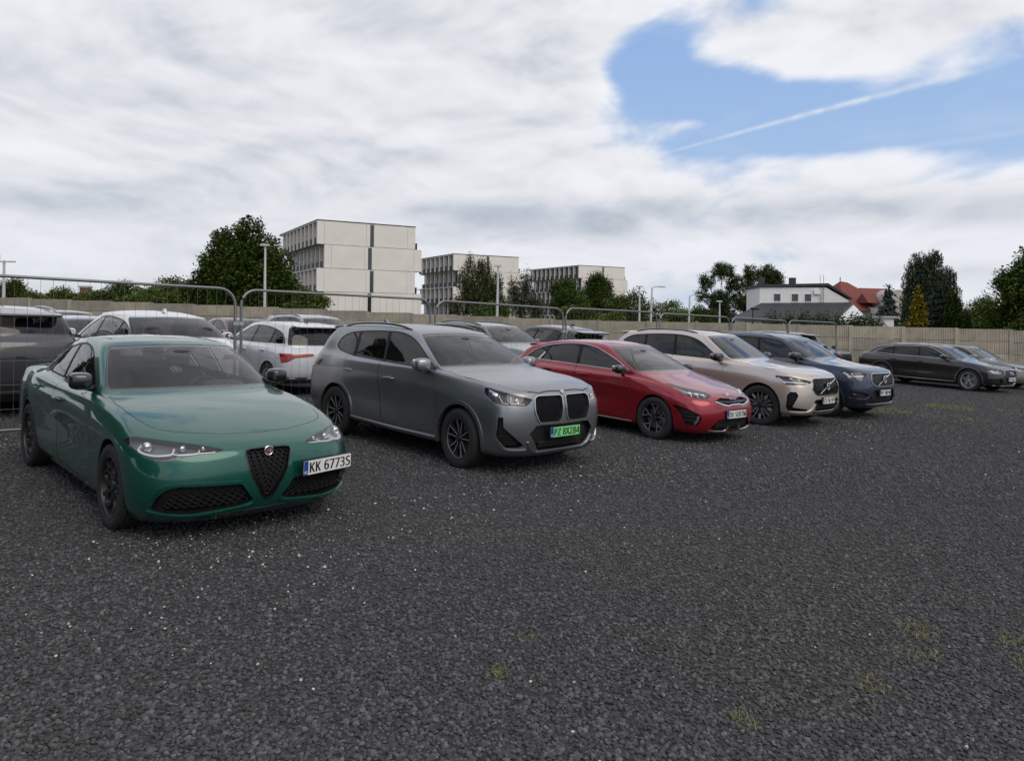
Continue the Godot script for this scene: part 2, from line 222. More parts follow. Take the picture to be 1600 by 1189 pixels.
func mat(col: Color, rough := 0.6, metal := 0.0) -> StandardMaterial3D:
	var m := StandardMaterial3D.new()
	m.albedo_color = col
	m.roughness = rough
	m.metallic = metal
	return m

func paint(col: Color, metal := 0.25, rough := 0.42, coat := 1.0, coat_rough := 0.03) -> StandardMaterial3D:
	var m := mat(col, rough, metal)
	m.clearcoat_enabled = coat > 0.0
	m.clearcoat = coat
	m.clearcoat_roughness = coat_rough
	return m

func glass(col: Color, alpha: float) -> StandardMaterial3D:
	var m := mat(Color(col.r, col.g, col.b, alpha), 0.02)
	m.transparency = BaseMaterial3D.TRANSPARENCY_ALPHA
	return m

func lin(r: float, g: float, b: float) -> Color:
	return Color(r, g, b).linear_to_srgb()

# a bag of triangles: p positions, n normals (clockwise seen from outside)
class Bag:
	var p := PackedVector3Array()
	var n := PackedVector3Array()
	var c := PackedColorArray()
	func tri(a: Vector3, b: Vector3, d: Vector3, na: Vector3, nb: Vector3, nd: Vector3) -> void:
		if (b - a).cross(d - a).dot(na + nb + nd) > 0.0:
			p.push_back(a); p.push_back(d); p.push_back(b)
			n.push_back(na); n.push_back(nd); n.push_back(nb)
		else:
			p.push_back(a); p.push_back(b); p.push_back(d)
			n.push_back(na); n.push_back(nb); n.push_back(nd)
	func flat(a: Vector3, b: Vector3, d: Vector3, out: Vector3) -> void:
		var m := (b - a).cross(d - a).normalized()
		if m.dot(out) < 0.0: m = -m
		tri(a, b, d, m, m, m)
	func quad(a: Vector3, b: Vector3, d: Vector3, e: Vector3, out: Vector3) -> void:
		flat(a, b, d, out)
		flat(a, d, e, out)
	func box(lo: Vector3, hi: Vector3, t := Transform3D.IDENTITY) -> void:
		var v := []
		for i in 8:
			v.push_back(t * Vector3(hi.x if i & 1 else lo.x, hi.y if i & 2 else lo.y, hi.z if i & 4 else lo.z))
		var b := t.basis
		quad(v[0], v[2], v[6], v[4], -b.x); quad(v[1], v[3], v[7], v[5], b.x)
		quad(v[0], v[1], v[5], v[4], -b.y); quad(v[2], v[3], v[7], v[6], b.y)
		quad(v[0], v[1], v[3], v[2], -b.z); quad(v[4], v[5], v[7], v[6], b.z)
	func color(col: Color) -> void:
		while c.size() < p.size(): c.push_back(col)
	func tube(path: PackedVector3Array, r: float, sides := 8, closed := false) -> void:
		var m := path.size()
		var rings := []
		for i in m:
			var d: Vector3
			if closed: d = path[(i + 1) % m] - path[(i - 1 + m) % m]
			else: d = path[mini(i + 1, m - 1)] - path[maxi(i - 1, 0)]
			d = d.normalized()
			var a := d.cross(Vector3.UP if absf(d.y) < 0.9 else Vector3.RIGHT).normalized()
			var b := d.cross(a)
			var ring := PackedVector3Array()
			for k in sides:
				var t := TAU * k / sides
				ring.push_back(a * cos(t) + b * sin(t))
			rings.push_back(ring)
		for i in (m if closed else m - 1):
			var j := (i + 1) % m
			for k in sides:
				var k2 := (k + 1) % sides
				var a0: Vector3 = rings[i][k]
				var a1: Vector3 = rings[i][k2]
				var b0: Vector3 = rings[j][k]
				var b1: Vector3 = rings[j][k2]
				tri(path[i] + a0 * r, path[i] + a1 * r, path[j] + b1 * r, a0, a1, b1)
				tri(path[i] + a0 * r, path[j] + b1 * r, path[j] + b0 * r, a0, b1, b0)
	# revolve profile (x = along axis z, y = radius)
	func lathe(prof: PackedVector2Array, sides: int, t := Transform3D.IDENTITY) -> void:
		for i in prof.size() - 1:
			var a := prof[i]
			var b := prof[i + 1]
			var d := (b - a).normalized()
			var nn := Vector2(-d.y, d.x)
			for k in sides:
				var t0 := TAU * k / sides
				var t1 := TAU * (k + 1) / sides
				var c0 := Vector3(cos(t0), sin(t0), 0.0)
				var c1 := Vector3(cos(t1), sin(t1), 0.0)
				var z := Vector3(0, 0, 1)
				var n0 := t.basis * (c0 * nn.y + z * nn.x)
				var n1 := t.basis * (c1 * nn.y + z * nn.x)
				var p0 := t * (c0 * a.y + z * a.x)
				var p1 := t * (c1 * a.y + z * a.x)
				var p2 := t * (c1 * b.y + z * b.x)
				var p3 := t * (c0 * b.y + z * b.x)
				tri(p0, p1, p2, n0, n1, n1)
				tri(p0, p2, p3, n0, n1, n0)
	# superellipsoid
	func blob(size: Vector3, e: float, t := Transform3D.IDENTITY, nu := 16, nv := 10) -> void:
		var f := func(v: float) -> float: return signf(v) * pow(absf(v), e)
		var pt := []
		for i in nv + 1:
			var ph := -PI / 2 + PI * i / nv
			for k in nu + 1:
				var th := TAU * k / nu
				pt.push_back(Vector3(f.call(cos(ph)) * f.call(cos(th)) * size.x, f.call(sin(ph)) * size.y, f.call(cos(ph)) * f.call(sin(th)) * size.z))
		var nrm := func(q: Vector3) -> Vector3:
			var g := 2.0 / e - 1.0
			var m := Vector3(signf(q.x) * pow(absf(q.x) / size.x, g) / size.x, signf(q.y) * pow(absf(q.y) / size.y, g) / size.y, signf(q.z) * pow(absf(q.z) / size.z, g) / size.z)
			return (t.basis * m).normalized()
		for i in nv:
			for k in nu:
				var a: Vector3 = pt[i * (nu + 1) + k]
				var b: Vector3 = pt[i * (nu + 1) + k + 1]
				var d: Vector3 = pt[(i + 1) * (nu + 1) + k + 1]
				var h: Vector3 = pt[(i + 1) * (nu + 1) + k]
				var na: Vector3 = nrm.call(a)
				var nb: Vector3 = nrm.call(b)
				var nd: Vector3 = nrm.call(d)
				var nh: Vector3 = nrm.call(h)
				if i > 0: tri(t * a, t * b, t * d, na, nb, nd)
				if i < nv - 1: tri(t * a, t * d, t * h, na, nd, nh)
	# flat polygon in a plane, extruded: poly in t's x-y plane, from z0 to z1
	func prism(poly: PackedVector2Array, z0: float, z1: float, t := Transform3D.IDENTITY) -> void:
		var ix := Geometry2D.triangulate_polygon(poly)
		for i in range(0, ix.size(), 3):
			for z in [z0, z1]:
				var o := t.basis.z * (1.0 if z == maxf(z0, z1) else -1.0)
				flat(t * Vector3(poly[ix[i]].x, poly[ix[i]].y, z), t * Vector3(poly[ix[i + 1]].x, poly[ix[i + 1]].y, z), t * Vector3(poly[ix[i + 2]].x, poly[ix[i + 2]].y, z), o)
		var cw := Geometry2D.is_polygon_clockwise(poly)
		for i in poly.size():
			var a := poly[i]
			var b := poly[(i + 1) % poly.size()]
			var d := b - a
			var o2 := Vector2(d.y, -d.x) * (-1.0 if cw else 1.0)
			quad(t * Vector3(a.x, a.y, z0), t * Vector3(b.x, b.y, z0), t * Vector3(b.x, b.y, z1), t * Vector3(a.x, a.y, z1), t.basis * Vector3(o2.x, o2.y, 0))
	func mesh(mirror := false) -> ArrayMesh:
		var q := p
		var m := n
		if mirror:
			q = PackedVector3Array()
			m = PackedVector3Array()
			var f := Vector3(1, 1, -1)
			for i in range(0, p.size(), 3):
				q.push_back(p[i] * f); q.push_back(p[i + 2] * f); q.push_back(p[i + 1] * f)
				m.push_back(n[i] * f); m.push_back(n[i + 2] * f); m.push_back(n[i + 1] * f)
		var a := []
		a.resize(Mesh.ARRAY_MAX)
		a[Mesh.ARRAY_VERTEX] = q
		a[Mesh.ARRAY_NORMAL] = m
		if c.size() == p.size() and not mirror: a[Mesh.ARRAY_COLOR] = c
		var am := ArrayMesh.new()
		if q.size() > 0: am.add_surface_from_arrays(Mesh.PRIMITIVE_TRIANGLES, a)
		return am
	func both() -> Bag:
		var b := Bag.new()
		b.p.append_array(p); b.n.append_array(n)
		var f := Vector3(1, 1, -1)
		for i in range(0, p.size(), 3):
			b.p.push_back(p[i] * f); b.p.push_back(p[i + 2] * f); b.p.push_back(p[i + 1] * f)
			b.n.push_back(n[i] * f); b.n.push_back(n[i + 2] * f); b.n.push_back(n[i + 1] * f)
		return b

func xf(pos: Vector3, turn := Vector3.ZERO, scl := Vector3.ONE) -> Transform3D:
	return Transform3D(Basis.from_euler(turn).scaled_local(scl), pos)

# points along a rounded polygon
func rounded(poly: PackedVector2Array, r: float, seg := 4) -> PackedVector2Array:
	var out := PackedVector2Array()
	var m := poly.size()
	for i in m:
		var a := poly[(i - 1 + m) % m]
		var b := poly[i]
		var d := poly[(i + 1) % m]
		var rr := minf(r, 0.45 * minf(a.distance_to(b), d.distance_to(b)))
		var s := b + (a - b).normalized() * rr
		var e := b + (d - b).normalized() * rr
		for k in seg + 1:
			var t := float(k) / seg
			out.push_back(s.lerp(b, t).lerp(b.lerp(e, t), t))
	return out

func v2(a: Array) -> PackedVector2Array:
	var out := PackedVector2Array()
	for i in range(0, a.size(), 2): out.push_back(Vector2(a[i], a[i + 1]))
	return out

# smooth closed or open curve through points
func smooth2(a: PackedVector2Array, seg := 5, closed := false) -> PackedVector2Array:
	var out := PackedVector2Array()
	var m := a.size()
	for i in (m if closed else m - 1):
		var p0 := a[(i - 1 + m) % m] if closed or i > 0 else a[0]
		var p1 := a[i]
		var p2 := a[(i + 1) % m]
		var p3 := a[(i + 2) % m] if closed or i + 2 < m else a[m - 1]
		for k in seg: out.push_back(p1.cubic_interpolate(p2, p0, p3, float(k) / seg))
	if not closed: out.push_back(a[m - 1])
	return out


# ---------------------------------------------------------------- car bodies
# A body is a stack of closed plan outlines (half of each, right side), from the underside up over the bumper, shoulder, bonnet and glass to the roof.
class Keys:
	var x := PackedFloat64Array()
	var y := PackedFloat64Array()
	var m := PackedFloat64Array()
	func _init(k: Array) -> void:
		var o := []
		for i in range(0, k.size(), 2): o.push_back([float(k[i]), float(k[i + 1])])
		o.sort_custom(func(a, b): return a[0] < b[0])
		for e in o:
			x.push_back(e[0]); y.push_back(e[1])
		var c := x.size()
		m.resize(c)
		if c < 2: return
		var d := PackedFloat64Array()
		for i in c - 1: d.push_back((y[i + 1] - y[i]) / (x[i + 1] - x[i]))
		m[0] = d[0]
		m[c - 1] = d[c - 2]
		for i in range(1, c - 1):
			if d[i - 1] * d[i] > 0.0:
				var h0 := x[i] - x[i - 1]
				var h1 := x[i + 1] - x[i]
				var w1 := 2 * h1 + h0
				var w2 := h1 + 2 * h0
				m[i] = (w1 + w2) / (w1 / d[i - 1] + w2 / d[i])
	func at(v: float) -> float:
		var c := x.size()
		if v <= x[0]: return y[0]
		if v >= x[c - 1]: return y[c - 1]
		var i := 0
		while v > x[i + 1]: i += 1
		var h := x[i + 1] - x[i]
		var t := (v - x[i]) / h
		var t2 := t * t
		var t3 := t2 * t
		return (2 * t3 - 3 * t2 + 1) * y[i] + (t3 - 2 * t2 + t) * h * m[i] + (3 * t2 - 2 * t3) * y[i + 1] + (t3 - t2) * h * m[i + 1]

const NF := 20
const NS := 40
const NR := 14

func outline(l: Array) -> PackedVector3Array:
	var w := Keys.new(l[6])
	var y := Keys.new(l[7])
	var out := PackedVector3Array()
	var a: float = l[0] - l[1]
	var b: float = l[3] + l[4]
	var wa := w.at(a)
	var wb := w.at(b)
	for j in NF + 1:
		var th := PI / 2 * j / NF
		var z := wa * pow(sin(th), 2.0 / l[2])
		var x: float = a if j == NF else a + l[1] * pow(cos(th), 2.0 / l[2])
		var t := z / maxf(wa, 1e-6)
		out.push_back(Vector3(x, y.at(x) + l[8] * (1 - t * t), z))
	for j in range(1, NS + 1):
		var x := a + (b - a) * j / NS
		out.push_back(Vector3(x, y.at(x), w.at(x)))
	for j in range(1, NR + 1):
		var th := PI / 2 * (1.0 - float(j) / NR)
		var z := wb * pow(sin(th), 2.0 / l[5]) if j < NR else 0.0
		var x: float = b - l[4] * pow(maxf(cos(th), 0.0), 2.0 / l[5])
		var t := z / maxf(wb, 1e-6)
		out.push_back(Vector3(x, y.at(x) + l[9] * (1 - t * t), z))
	return out

# triangles with their outline coordinates m = (arc length from the nose, outline number, column)
class Shell:
	var p := PackedVector3Array()
	var n := PackedVector3Array()
	var m := PackedVector3Array()
	var walls := []
	func add(a: Vector3, b: Vector3, d: Vector3, na: Vector3, nb: Vector3, nd: Vector3, ma: Vector3, mb: Vector3, md: Vector3) -> void:
		p.push_back(a); p.push_back(b); p.push_back(d)
		n.push_back(na); n.push_back(nb); n.push_back(nd)
		m.push_back(ma); m.push_back(mb); m.push_back(md)

func skin(loops: Array, creases: Array, subs: Array) -> Dictionary:
	var c := []
	for l in loops: c.push_back(outline(l))
	var nc: int = c[0].size()
	var nl := c.size()
	var rows := []
	var vs := PackedFloat32Array()
	for k in nl - 1:
		for i in subs[k]:
			rows.push_back(PackedVector3Array())
			rows[-1].resize(nc)
			vs.push_back(k + float(i) / subs[k])
	rows.push_back(c[nl - 1])
	vs.push_back(nl - 1)
	for j in nc:
		var h := PackedFloat64Array()
		var d := PackedVector3Array()
		for k in nl - 1:
			var e: Vector3 = c[k + 1][j] - c[k][j]
			h.push_back(maxf(e.length(), 1e-4))
			d.push_back(e / h[k])
		var at := 0
		for k in nl - 1:
			var mr := d[k]
			if k > 0:
				var mm := (d[k] * h[k - 1] + d[k - 1] * h[k]) / (h[k] + h[k - 1])
				mr = mm.lerp(d[k], creases[k])
			var ml := d[k]
			if k + 1 < nl - 1:
				var mm := (d[k + 1] * h[k] + d[k] * h[k + 1]) / (h[k] + h[k + 1])
				ml = mm.lerp(d[k], creases[k + 1])
			for i in subs[k]:
				var t: float = float(i) / float(subs[k])
				var t2 := t * t
				var t3 := t2 * t
				rows[at][j] = c[k][j] * (2 * t3 - 3 * t2 + 1) + mr * (h[k] * (t3 - 2 * t2 + t)) + c[k + 1][j] * (3 * t2 - 2 * t3) + ml * (h[k] * (t3 - t2))
				at += 1
	var nr := rows.size()
	# arc length along outline 3
	var s := PackedFloat32Array([0.0])
	for j in range(1, nc): s.push_back(s[j - 1] + c[3][j].distance_to(c[3][j - 1]))
	var f := Vector3(1, 1, -1)
	var nrm := []
	for k in nr:
		var row := PackedVector3Array()
		for j in nc:
			var ja: Vector3 = rows[k][j - 1] if j > 0 else rows[k][1] * f
			var jb: Vector3 = rows[k][j + 1] if j < nc - 1 else rows[k][nc - 2] * f
			var ka: Vector3 = rows[maxi(k - 1, 0)][j]
			var kb: Vector3 = rows[k + 1][j] if k < nr - 1 else rows[k - 1][j] * f
			var q := (kb - ka).cross(jb - ja)
			if k == nr - 1: q = Vector3.UP
			if q.length() < 1e-12: q = Vector3.UP
			row.push_back(q.normalized())
		nrm.push_back(row)
	# outward?
	var mid := nr / 3
	if nrm[mid][NF + NS / 2].z < 0:
		for k in nr:
			for j in nc: nrm[k][j] = -nrm[k][j] if k < nr - 1 else Vector3.UP
	var sh := Shell.new()
	for k in nr - 1:
		for j in nc - 1:
			var p0: Vector3 = rows[k][j]
			var p1: Vector3 = rows[k][j + 1]
			var p2: Vector3 = rows[k + 1][j + 1]
			var p3: Vector3 = rows[k + 1][j]
			var m0 := Vector3(s[j], vs[k], j)
			var m1 := Vector3(s[j + 1], vs[k], j + 1)
			var m2 := Vector3(s[j + 1], vs[k + 1], j + 1)
			var m3 := Vector3(s[j], vs[k + 1], j)
			sh.add(p0, p1, p2, nrm[k][j], nrm[k][j + 1], nrm[k + 1][j + 1], m0, m1, m2)
			sh.add(p0, p2, p3, nrm[k][j], nrm[k + 1][j + 1], nrm[k + 1][j], m0, m2, m3)
	return {"shell": sh, "whole": sh, "length": s[nc - 1], "under": c[0]}

# ways to lay a flat shape onto the skin
const SIDE := 0   # x, y seen from the side
const WRAP := 1   # arc length from the nose, y
const TOP := 2    # x, z seen from above
const GRID := 3   # column, outline number
const TAIL := 4   # arc length from the tail, y
const FRONT := 5  # z, y seen from the front

func lay(view: int, p: Vector3, m: Vector3, length: float) -> Vector2:
	match view:
		SIDE: return Vector2(p.x, p.y)
		WRAP: return Vector2(m.x, p.y)
		TOP: return Vector2(p.x, p.z)
		GRID: return Vector2(m.z, m.y)
		TAIL: return Vector2(length - m.x, p.y)
	return Vector2(p.z, p.y)

func counts(view: int, p: Vector3, n: Vector3, m: Vector3) -> bool:
	match view:
		SIDE: return p.z > 0.42 and n.z > 0.12
		WRAP: return m.z < NF + NS * 0.45 and m.y > 0.9 and m.y < 6.6
		TOP: return n.y > 0.15 and m.y > 3.5 and m.y < 7.05
		TAIL: return m.z > NF + NS * 0.6 and m.y > 0.9
		FRONT: return n.x > 0.1 and m.z < NF + 4
	return true

# splits a shell along a flat outline: [inside, outside]
func cut(sh: Shell, view: int, poly: PackedVector2Array, length: float, everything := false) -> Array:
	var ins := Shell.new()
	var out := Shell.new()
	var lo := Vector2(1e9, 1e9)
	var hi := -lo
	for q in poly:
		lo = lo.min(q); hi = hi.max(q)
	var cnt := sh.p.size()
	for i in range(0, cnt, 3):
		var a := lay(view, sh.p[i], sh.m[i], length)
		var b := lay(view, sh.p[i + 1], sh.m[i + 1], length)
		var d := lay(view, sh.p[i + 2], sh.m[i + 2], length)
		var keep := maxf(a.x, maxf(b.x, d.x)) < lo.x or minf(a.x, minf(b.x, d.x)) > hi.x or maxf(a.y, maxf(b.y, d.y)) < lo.y or minf(a.y, minf(b.y, d.y)) > hi.y
		if not keep:
			var pm := (sh.p[i] + sh.p[i + 1] + sh.p[i + 2]) / 3.0
			if everything: keep = pm.z < 0.42
			else: keep = not counts(view, pm, sh.n[i] + sh.n[i + 1] + sh.n[i + 2], (sh.m[i] + sh.m[i + 1] + sh.m[i + 2]) / 3.0)
		var den := (b - a).cross(d - a)
		if not keep and absf(den) < 1e-8: keep = true
		if keep:
			_copy(sh, i, out)
			continue
		var t := PackedVector2Array([a, b, d])
		var rest := Geometry2D.clip_polygons(t, poly)
		if rest.is_empty():
			_copy(sh, i, ins)
			continue
		var inner := Geometry2D.intersect_polygons(t, poly)
		if inner.is_empty():
			_copy(sh, i, out)
			continue
		for piece in inner: _pieces(sh, i, piece, a, b, d, den, ins, true)
		for piece in rest: _pieces(sh, i, piece, a, b, d, den, out, false)
	return [ins, out]

func _copy(sh: Shell, i: int, to: Shell) -> void:
	to.add(sh.p[i], sh.p[i + 1], sh.p[i + 2], sh.n[i], sh.n[i + 1], sh.n[i + 2], sh.m[i], sh.m[i + 1], sh.m[i + 2])

func _pieces(sh: Shell, i: int, piece: PackedVector2Array, a: Vector2, b: Vector2, d: Vector2, den: float, to: Shell, walls: bool) -> void:
	if piece.size() < 3: return
	var pp := PackedVector3Array()
	var nn := PackedVector3Array()
	var mm := PackedVector3Array()
	var ww := PackedVector3Array()
	for q in piece:
		var w1 := (q - a).cross(d - a) / den
		var w2 := (b - a).cross(q - a) / den
		var w0 := 1.0 - w1 - w2
		ww.push_back(Vector3(w0, w1, w2))
		pp.push_back(sh.p[i] * w0 + sh.p[i + 1] * w1 + sh.p[i + 2] * w2)
		nn.push_back((sh.n[i] * w0 + sh.n[i + 1] * w1 + sh.n[i + 2] * w2).normalized())
		mm.push_back(sh.m[i] * w0 + sh.m[i + 1] * w1 + sh.m[i + 2] * w2)
	var ix := PackedInt32Array([0, 1, 2])
	if piece.size() > 3:
		ix = Geometry2D.triangulate_polygon(piece)
		if ix.is_empty():
			for k in range(1, piece.size() - 1): ix.append_array(PackedInt32Array([0, k, k + 1]))
	for k in range(0, ix.size(), 3):
		to.add(pp[ix[k]], pp[ix[k + 1]], pp[ix[k + 2]], nn[ix[k]], nn[ix[k + 1]], nn[ix[k + 2]], mm[ix[k]], mm[ix[k + 1]], mm[ix[k + 2]])
	if walls:
		for k in piece.size():
			var l := (k + 1) % piece.size()
			var e := 0.004
			var inner := (absf(ww[k].x) < e and absf(ww[l].x) < e) or (absf(ww[k].y) < e and absf(ww[l].y) < e) or (absf(ww[k].z) < e and absf(ww[l].z) < e)
			if not inner: to.walls.push_back([pp[k], nn[k], pp[l], nn[l]])

# triangles of a shell, moved along their normals
func to_bag(sh: Shell, move := 0.0, into: Bag = null) -> Bag:
	var b := into if into else Bag.new()
	for i in range(0, sh.p.size(), 3):
		b.tri(sh.p[i] + sh.n[i] * move, sh.p[i + 1] + sh.n[i + 1] * move, sh.p[i + 2] + sh.n[i + 2] * move, sh.n[i], sh.n[i + 1], sh.n[i + 2])
	return b

func walls_bag(sh: Shell, from: float, to: float, into: Bag = null) -> Bag:
	var b := into if into else Bag.new()
	var mid := Vector3.ZERO
	for w in sh.walls: mid += w[0]
	mid /= maxf(1, sh.walls.size())
	for w in sh.walls:
		b.quad(w[0] + w[1] * from, w[2] + w[3] * from, w[2] + w[3] * to, w[0] + w[1] * to, (w[0] - mid) * (1.0 if to > from else -1.0))
	return b

# point and normal of the skin under a flat point
func surf(sk: Dictionary, view: int, q: Vector2) -> Array:
	var sh: Shell = sk.whole
	var length: float = sk.length
	var best := []
	var far := 1e9
	var rx := 2.1 if view == GRID else 0.35
	var ry := 0.7 if view == GRID else 0.2
	for i in range(0, sh.p.size(), 3):
		var a := lay(view, sh.p[i], sh.m[i], length)
		if absf(a.x - q.x) > rx or absf(a.y - q.y) > ry: continue
		if not counts(view, sh.p[i], sh.n[i], sh.m[i]): continue
		var b := lay(view, sh.p[i + 1], sh.m[i + 1], length)
		var d := lay(view, sh.p[i + 2], sh.m[i + 2], length)
		var den := (b - a).cross(d - a)
		if absf(den) < 1e-9: continue
		var w1 := (q - a).cross(d - a) / den
		var w2 := (b - a).cross(q - a) / den
		var w0 := 1.0 - w1 - w2
		var off := maxf(0.0, maxf(-w0, maxf(-w1, -w2)))
		if off < far:
			far = off
			best = [sh.p[i] * w0 + sh.p[i + 1] * w1 + sh.p[i + 2] * w2, (sh.n[i] * w0 + sh.n[i + 1] * w1 + sh.n[i + 2] * w2).normalized()]
			if off == 0.0: break
	return best

# a strip that follows the skin along a line: width across, from depth lo to depth hi above the skin
func strip(sk: Dictionary, view: int, line: PackedVector2Array, width: float, lo: float, hi: float, closed := false, into: Bag = null) -> Bag:
	var b := into if into else Bag.new()
	var pts := []
	for q in line:
		var r := surf(sk, view, q)
		if r.is_empty(): continue
		pts.push_back(r)
	var c := pts.size()
	if c < 2: return b
	var sec := []
	for i in c:
		var d: Vector3
		if closed: d = pts[(i + 1) % c][0] - pts[(i - 1 + c) % c][0]
		else: d = pts[mini(i + 1, c - 1)][0] - pts[maxi(i - 1, 0)][0]
		var n: Vector3 = pts[i][1]
		var x := n.cross(d).normalized() * (width * 0.5)
		var o: Vector3 = pts[i][0]
		sec.push_back([o - x + n * lo, o - x * 0.75 + n * hi, o + x * 0.75 + n * hi, o + x + n * lo, n, x.normalized()])
	for i in (c if closed else c - 1):
		var e: Array = sec[i]
		var f: Array = sec[(i + 1) % c]
		b.tri(e[1], e[2], f[2], e[4], e[4], f[4]); b.tri(e[1], f[2], f[1], e[4], f[4], f[4])
		b.tri(e[0], e[1], f[1], -e[5], -e[5], -f[5]); b.tri(e[0], f[1], f[0], -e[5], -f[5], -f[5])
		b.tri(e[2], e[3], f[3], e[5], e[5], f[5]); b.tri(e[2], f[3], f[2], e[5], f[5], f[5])
	if not closed:
		for i in [0, c - 1]:
			var e: Array = sec[i]
			var o: Vector3 = (pts[1][0] - pts[0][0]) * -1.0 if i == 0 else pts[c - 1][0] - pts[c - 2][0]
			b.quad(e[0], e[1], e[2], e[3], o)
	return b


var M := {}

func car_materials() -> void:
	M.black = mat(lin(0.006, 0.006, 0.0065), 0.6)
	M.gloss = paint(lin(0.006, 0.006, 0.007), 0.0, 0.3, 1.0, 0.02)
	M.gap = mat(lin(0.004, 0.004, 0.004), 0.9)
	M.plastic = mat(lin(0.020, 0.020, 0.021), 0.65)
	M.mesh_black = mat(lin(0.007, 0.007, 0.0075), 0.75)
	M.grey_plastic = mat(lin(0.06, 0.061, 0.064), 0.55)
	M.tyre = mat(lin(0.018, 0.018, 0.018), 0.82)
	M.chrome = mat(lin(0.72, 0.72, 0.73), 0.12, 1.0)
	M.satin = mat(lin(0.5, 0.5, 0.5), 0.32, 1.0)
	M.dark_metal = mat(lin(0.03, 0.03, 0.032), 0.38, 0.4)
	M.grey_metal = mat(lin(0.22, 0.22, 0.225), 0.35, 0.8)
	M.disc = mat(lin(0.3, 0.29, 0.28), 0.4, 0.9)
	M.screen = glass(lin(0.01, 0.012, 0.012), 0.16)
	M.tint = glass(lin(0.008, 0.009, 0.01), 0.66)
	M.dark_tint = glass(lin(0.005, 0.005, 0.006), 0.86)
	M.lens = glass(lin(0.2, 0.2, 0.2), 0.04)
	M.lamp_white = mat(lin(0.58, 0.58, 0.60), 0.35)
	M.alloy = mat(lin(0.36, 0.36, 0.37), 0.38, 0.45)
	M.trim = mat(lin(0.009, 0.009, 0.010), 0.4)
	M.trim.metallic_specular = 0.3
	M.lamp_chrome = mat(lin(0.75, 0.76, 0.78), 0.18, 1.0)
	M.lamp_dark = mat(lin(0.02, 0.021, 0.023), 0.35)
	M.lamp_grey = mat(lin(0.16, 0.165, 0.175), 0.35, 0.5)
	M.red_lens = paint(lin(0.30, 0.006, 0.008), 0.0, 0.25, 1.0, 0.03)
	M.dark_red_lens = paint(lin(0.07, 0.004, 0.005), 0.0, 0.25, 1.0, 0.03)
	M.cloth = mat(lin(0.03, 0.03, 0.032), 0.9)
	M.beige_cloth = mat(lin(0.35, 0.31, 0.25), 0.85)
	M.grey_cloth = mat(lin(0.14, 0.14, 0.14), 0.85)
	M.dash = mat(lin(0.015, 0.015, 0.016), 0.7)
	M.plate_white = mat(lin(0.72, 0.72, 0.70), 0.4)
	M.plate_green = mat(lin(0.20, 0.62, 0.22), 0.4)
	M.plate_blue = mat(lin(0.012, 0.05, 0.30), 0.4)
	M.plate_black = mat(lin(0.01, 0.01, 0.01), 0.45)
	M.white = mat(lin(0.78, 0.78, 0.78), 0.4)
	M.blue = mat(lin(0.02, 0.12, 0.42), 0.35)
	M.emblem_red = mat(lin(0.4, 0.03, 0.03), 0.35)
	M.liner = mat(lin(0.006, 0.006, 0.006), 0.95)

# flat ribbon along a path in the x-y plane, from z0 up to z1
func ribbon(b: Bag, path: PackedVector2Array, width: float, z0: float, z1: float, closed := false, taper := 1.0, dish := 0.0) -> void:
	var c := path.size()
	var l := []
	for i in c:
		var d: Vector2
		if closed: d = path[(i + 1) % c] - path[(i - 1 + c) % c]
		else: d = path[mini(i + 1, c - 1)] - path[maxi(i - 1, 0)]
		var o := Vector2(d.y, -d.x).normalized() * (width * 0.5 * (1.0 if closed else lerpf(1.0, taper, float(i) / (c - 1))))
		var p := path[i]
		var dz := dish * (1.0 - p.length_squared())
		l.push_back([Vector3(p.x + o.x, p.y + o.y, z0 - dz), Vector3(p.x + o.x * 0.72, p.y + o.y * 0.72, z1 - dz), Vector3(p.x - o.x * 0.72, p.y - o.y * 0.72, z1 - dz), Vector3(p.x - o.x, p.y - o.y, z0 - dz), Vector3(o.x, o.y, 0)])
	for i in (c if closed else c - 1):
		var e: Array = l[i]
		var f: Array = l[(i + 1) % c]
		b.quad(e[1], e[2], f[2], f[1], Vector3.BACK)
		b.quad(e[0], e[1], f[1], f[0], e[4])
		b.quad(e[2], e[3], f[3], f[2], -e[4])

func arc2(cx: float, cy: float, r: float, a0: float, a1: float, seg := 12) -> PackedVector2Array:
	var o := PackedVector2Array()
	for i in seg + 1:
		var t := deg_to_rad(lerpf(a0, a1, float(i) / seg))
		o.push_back(Vector2(cx + r * cos(t), cy + r * sin(t)))
	return o

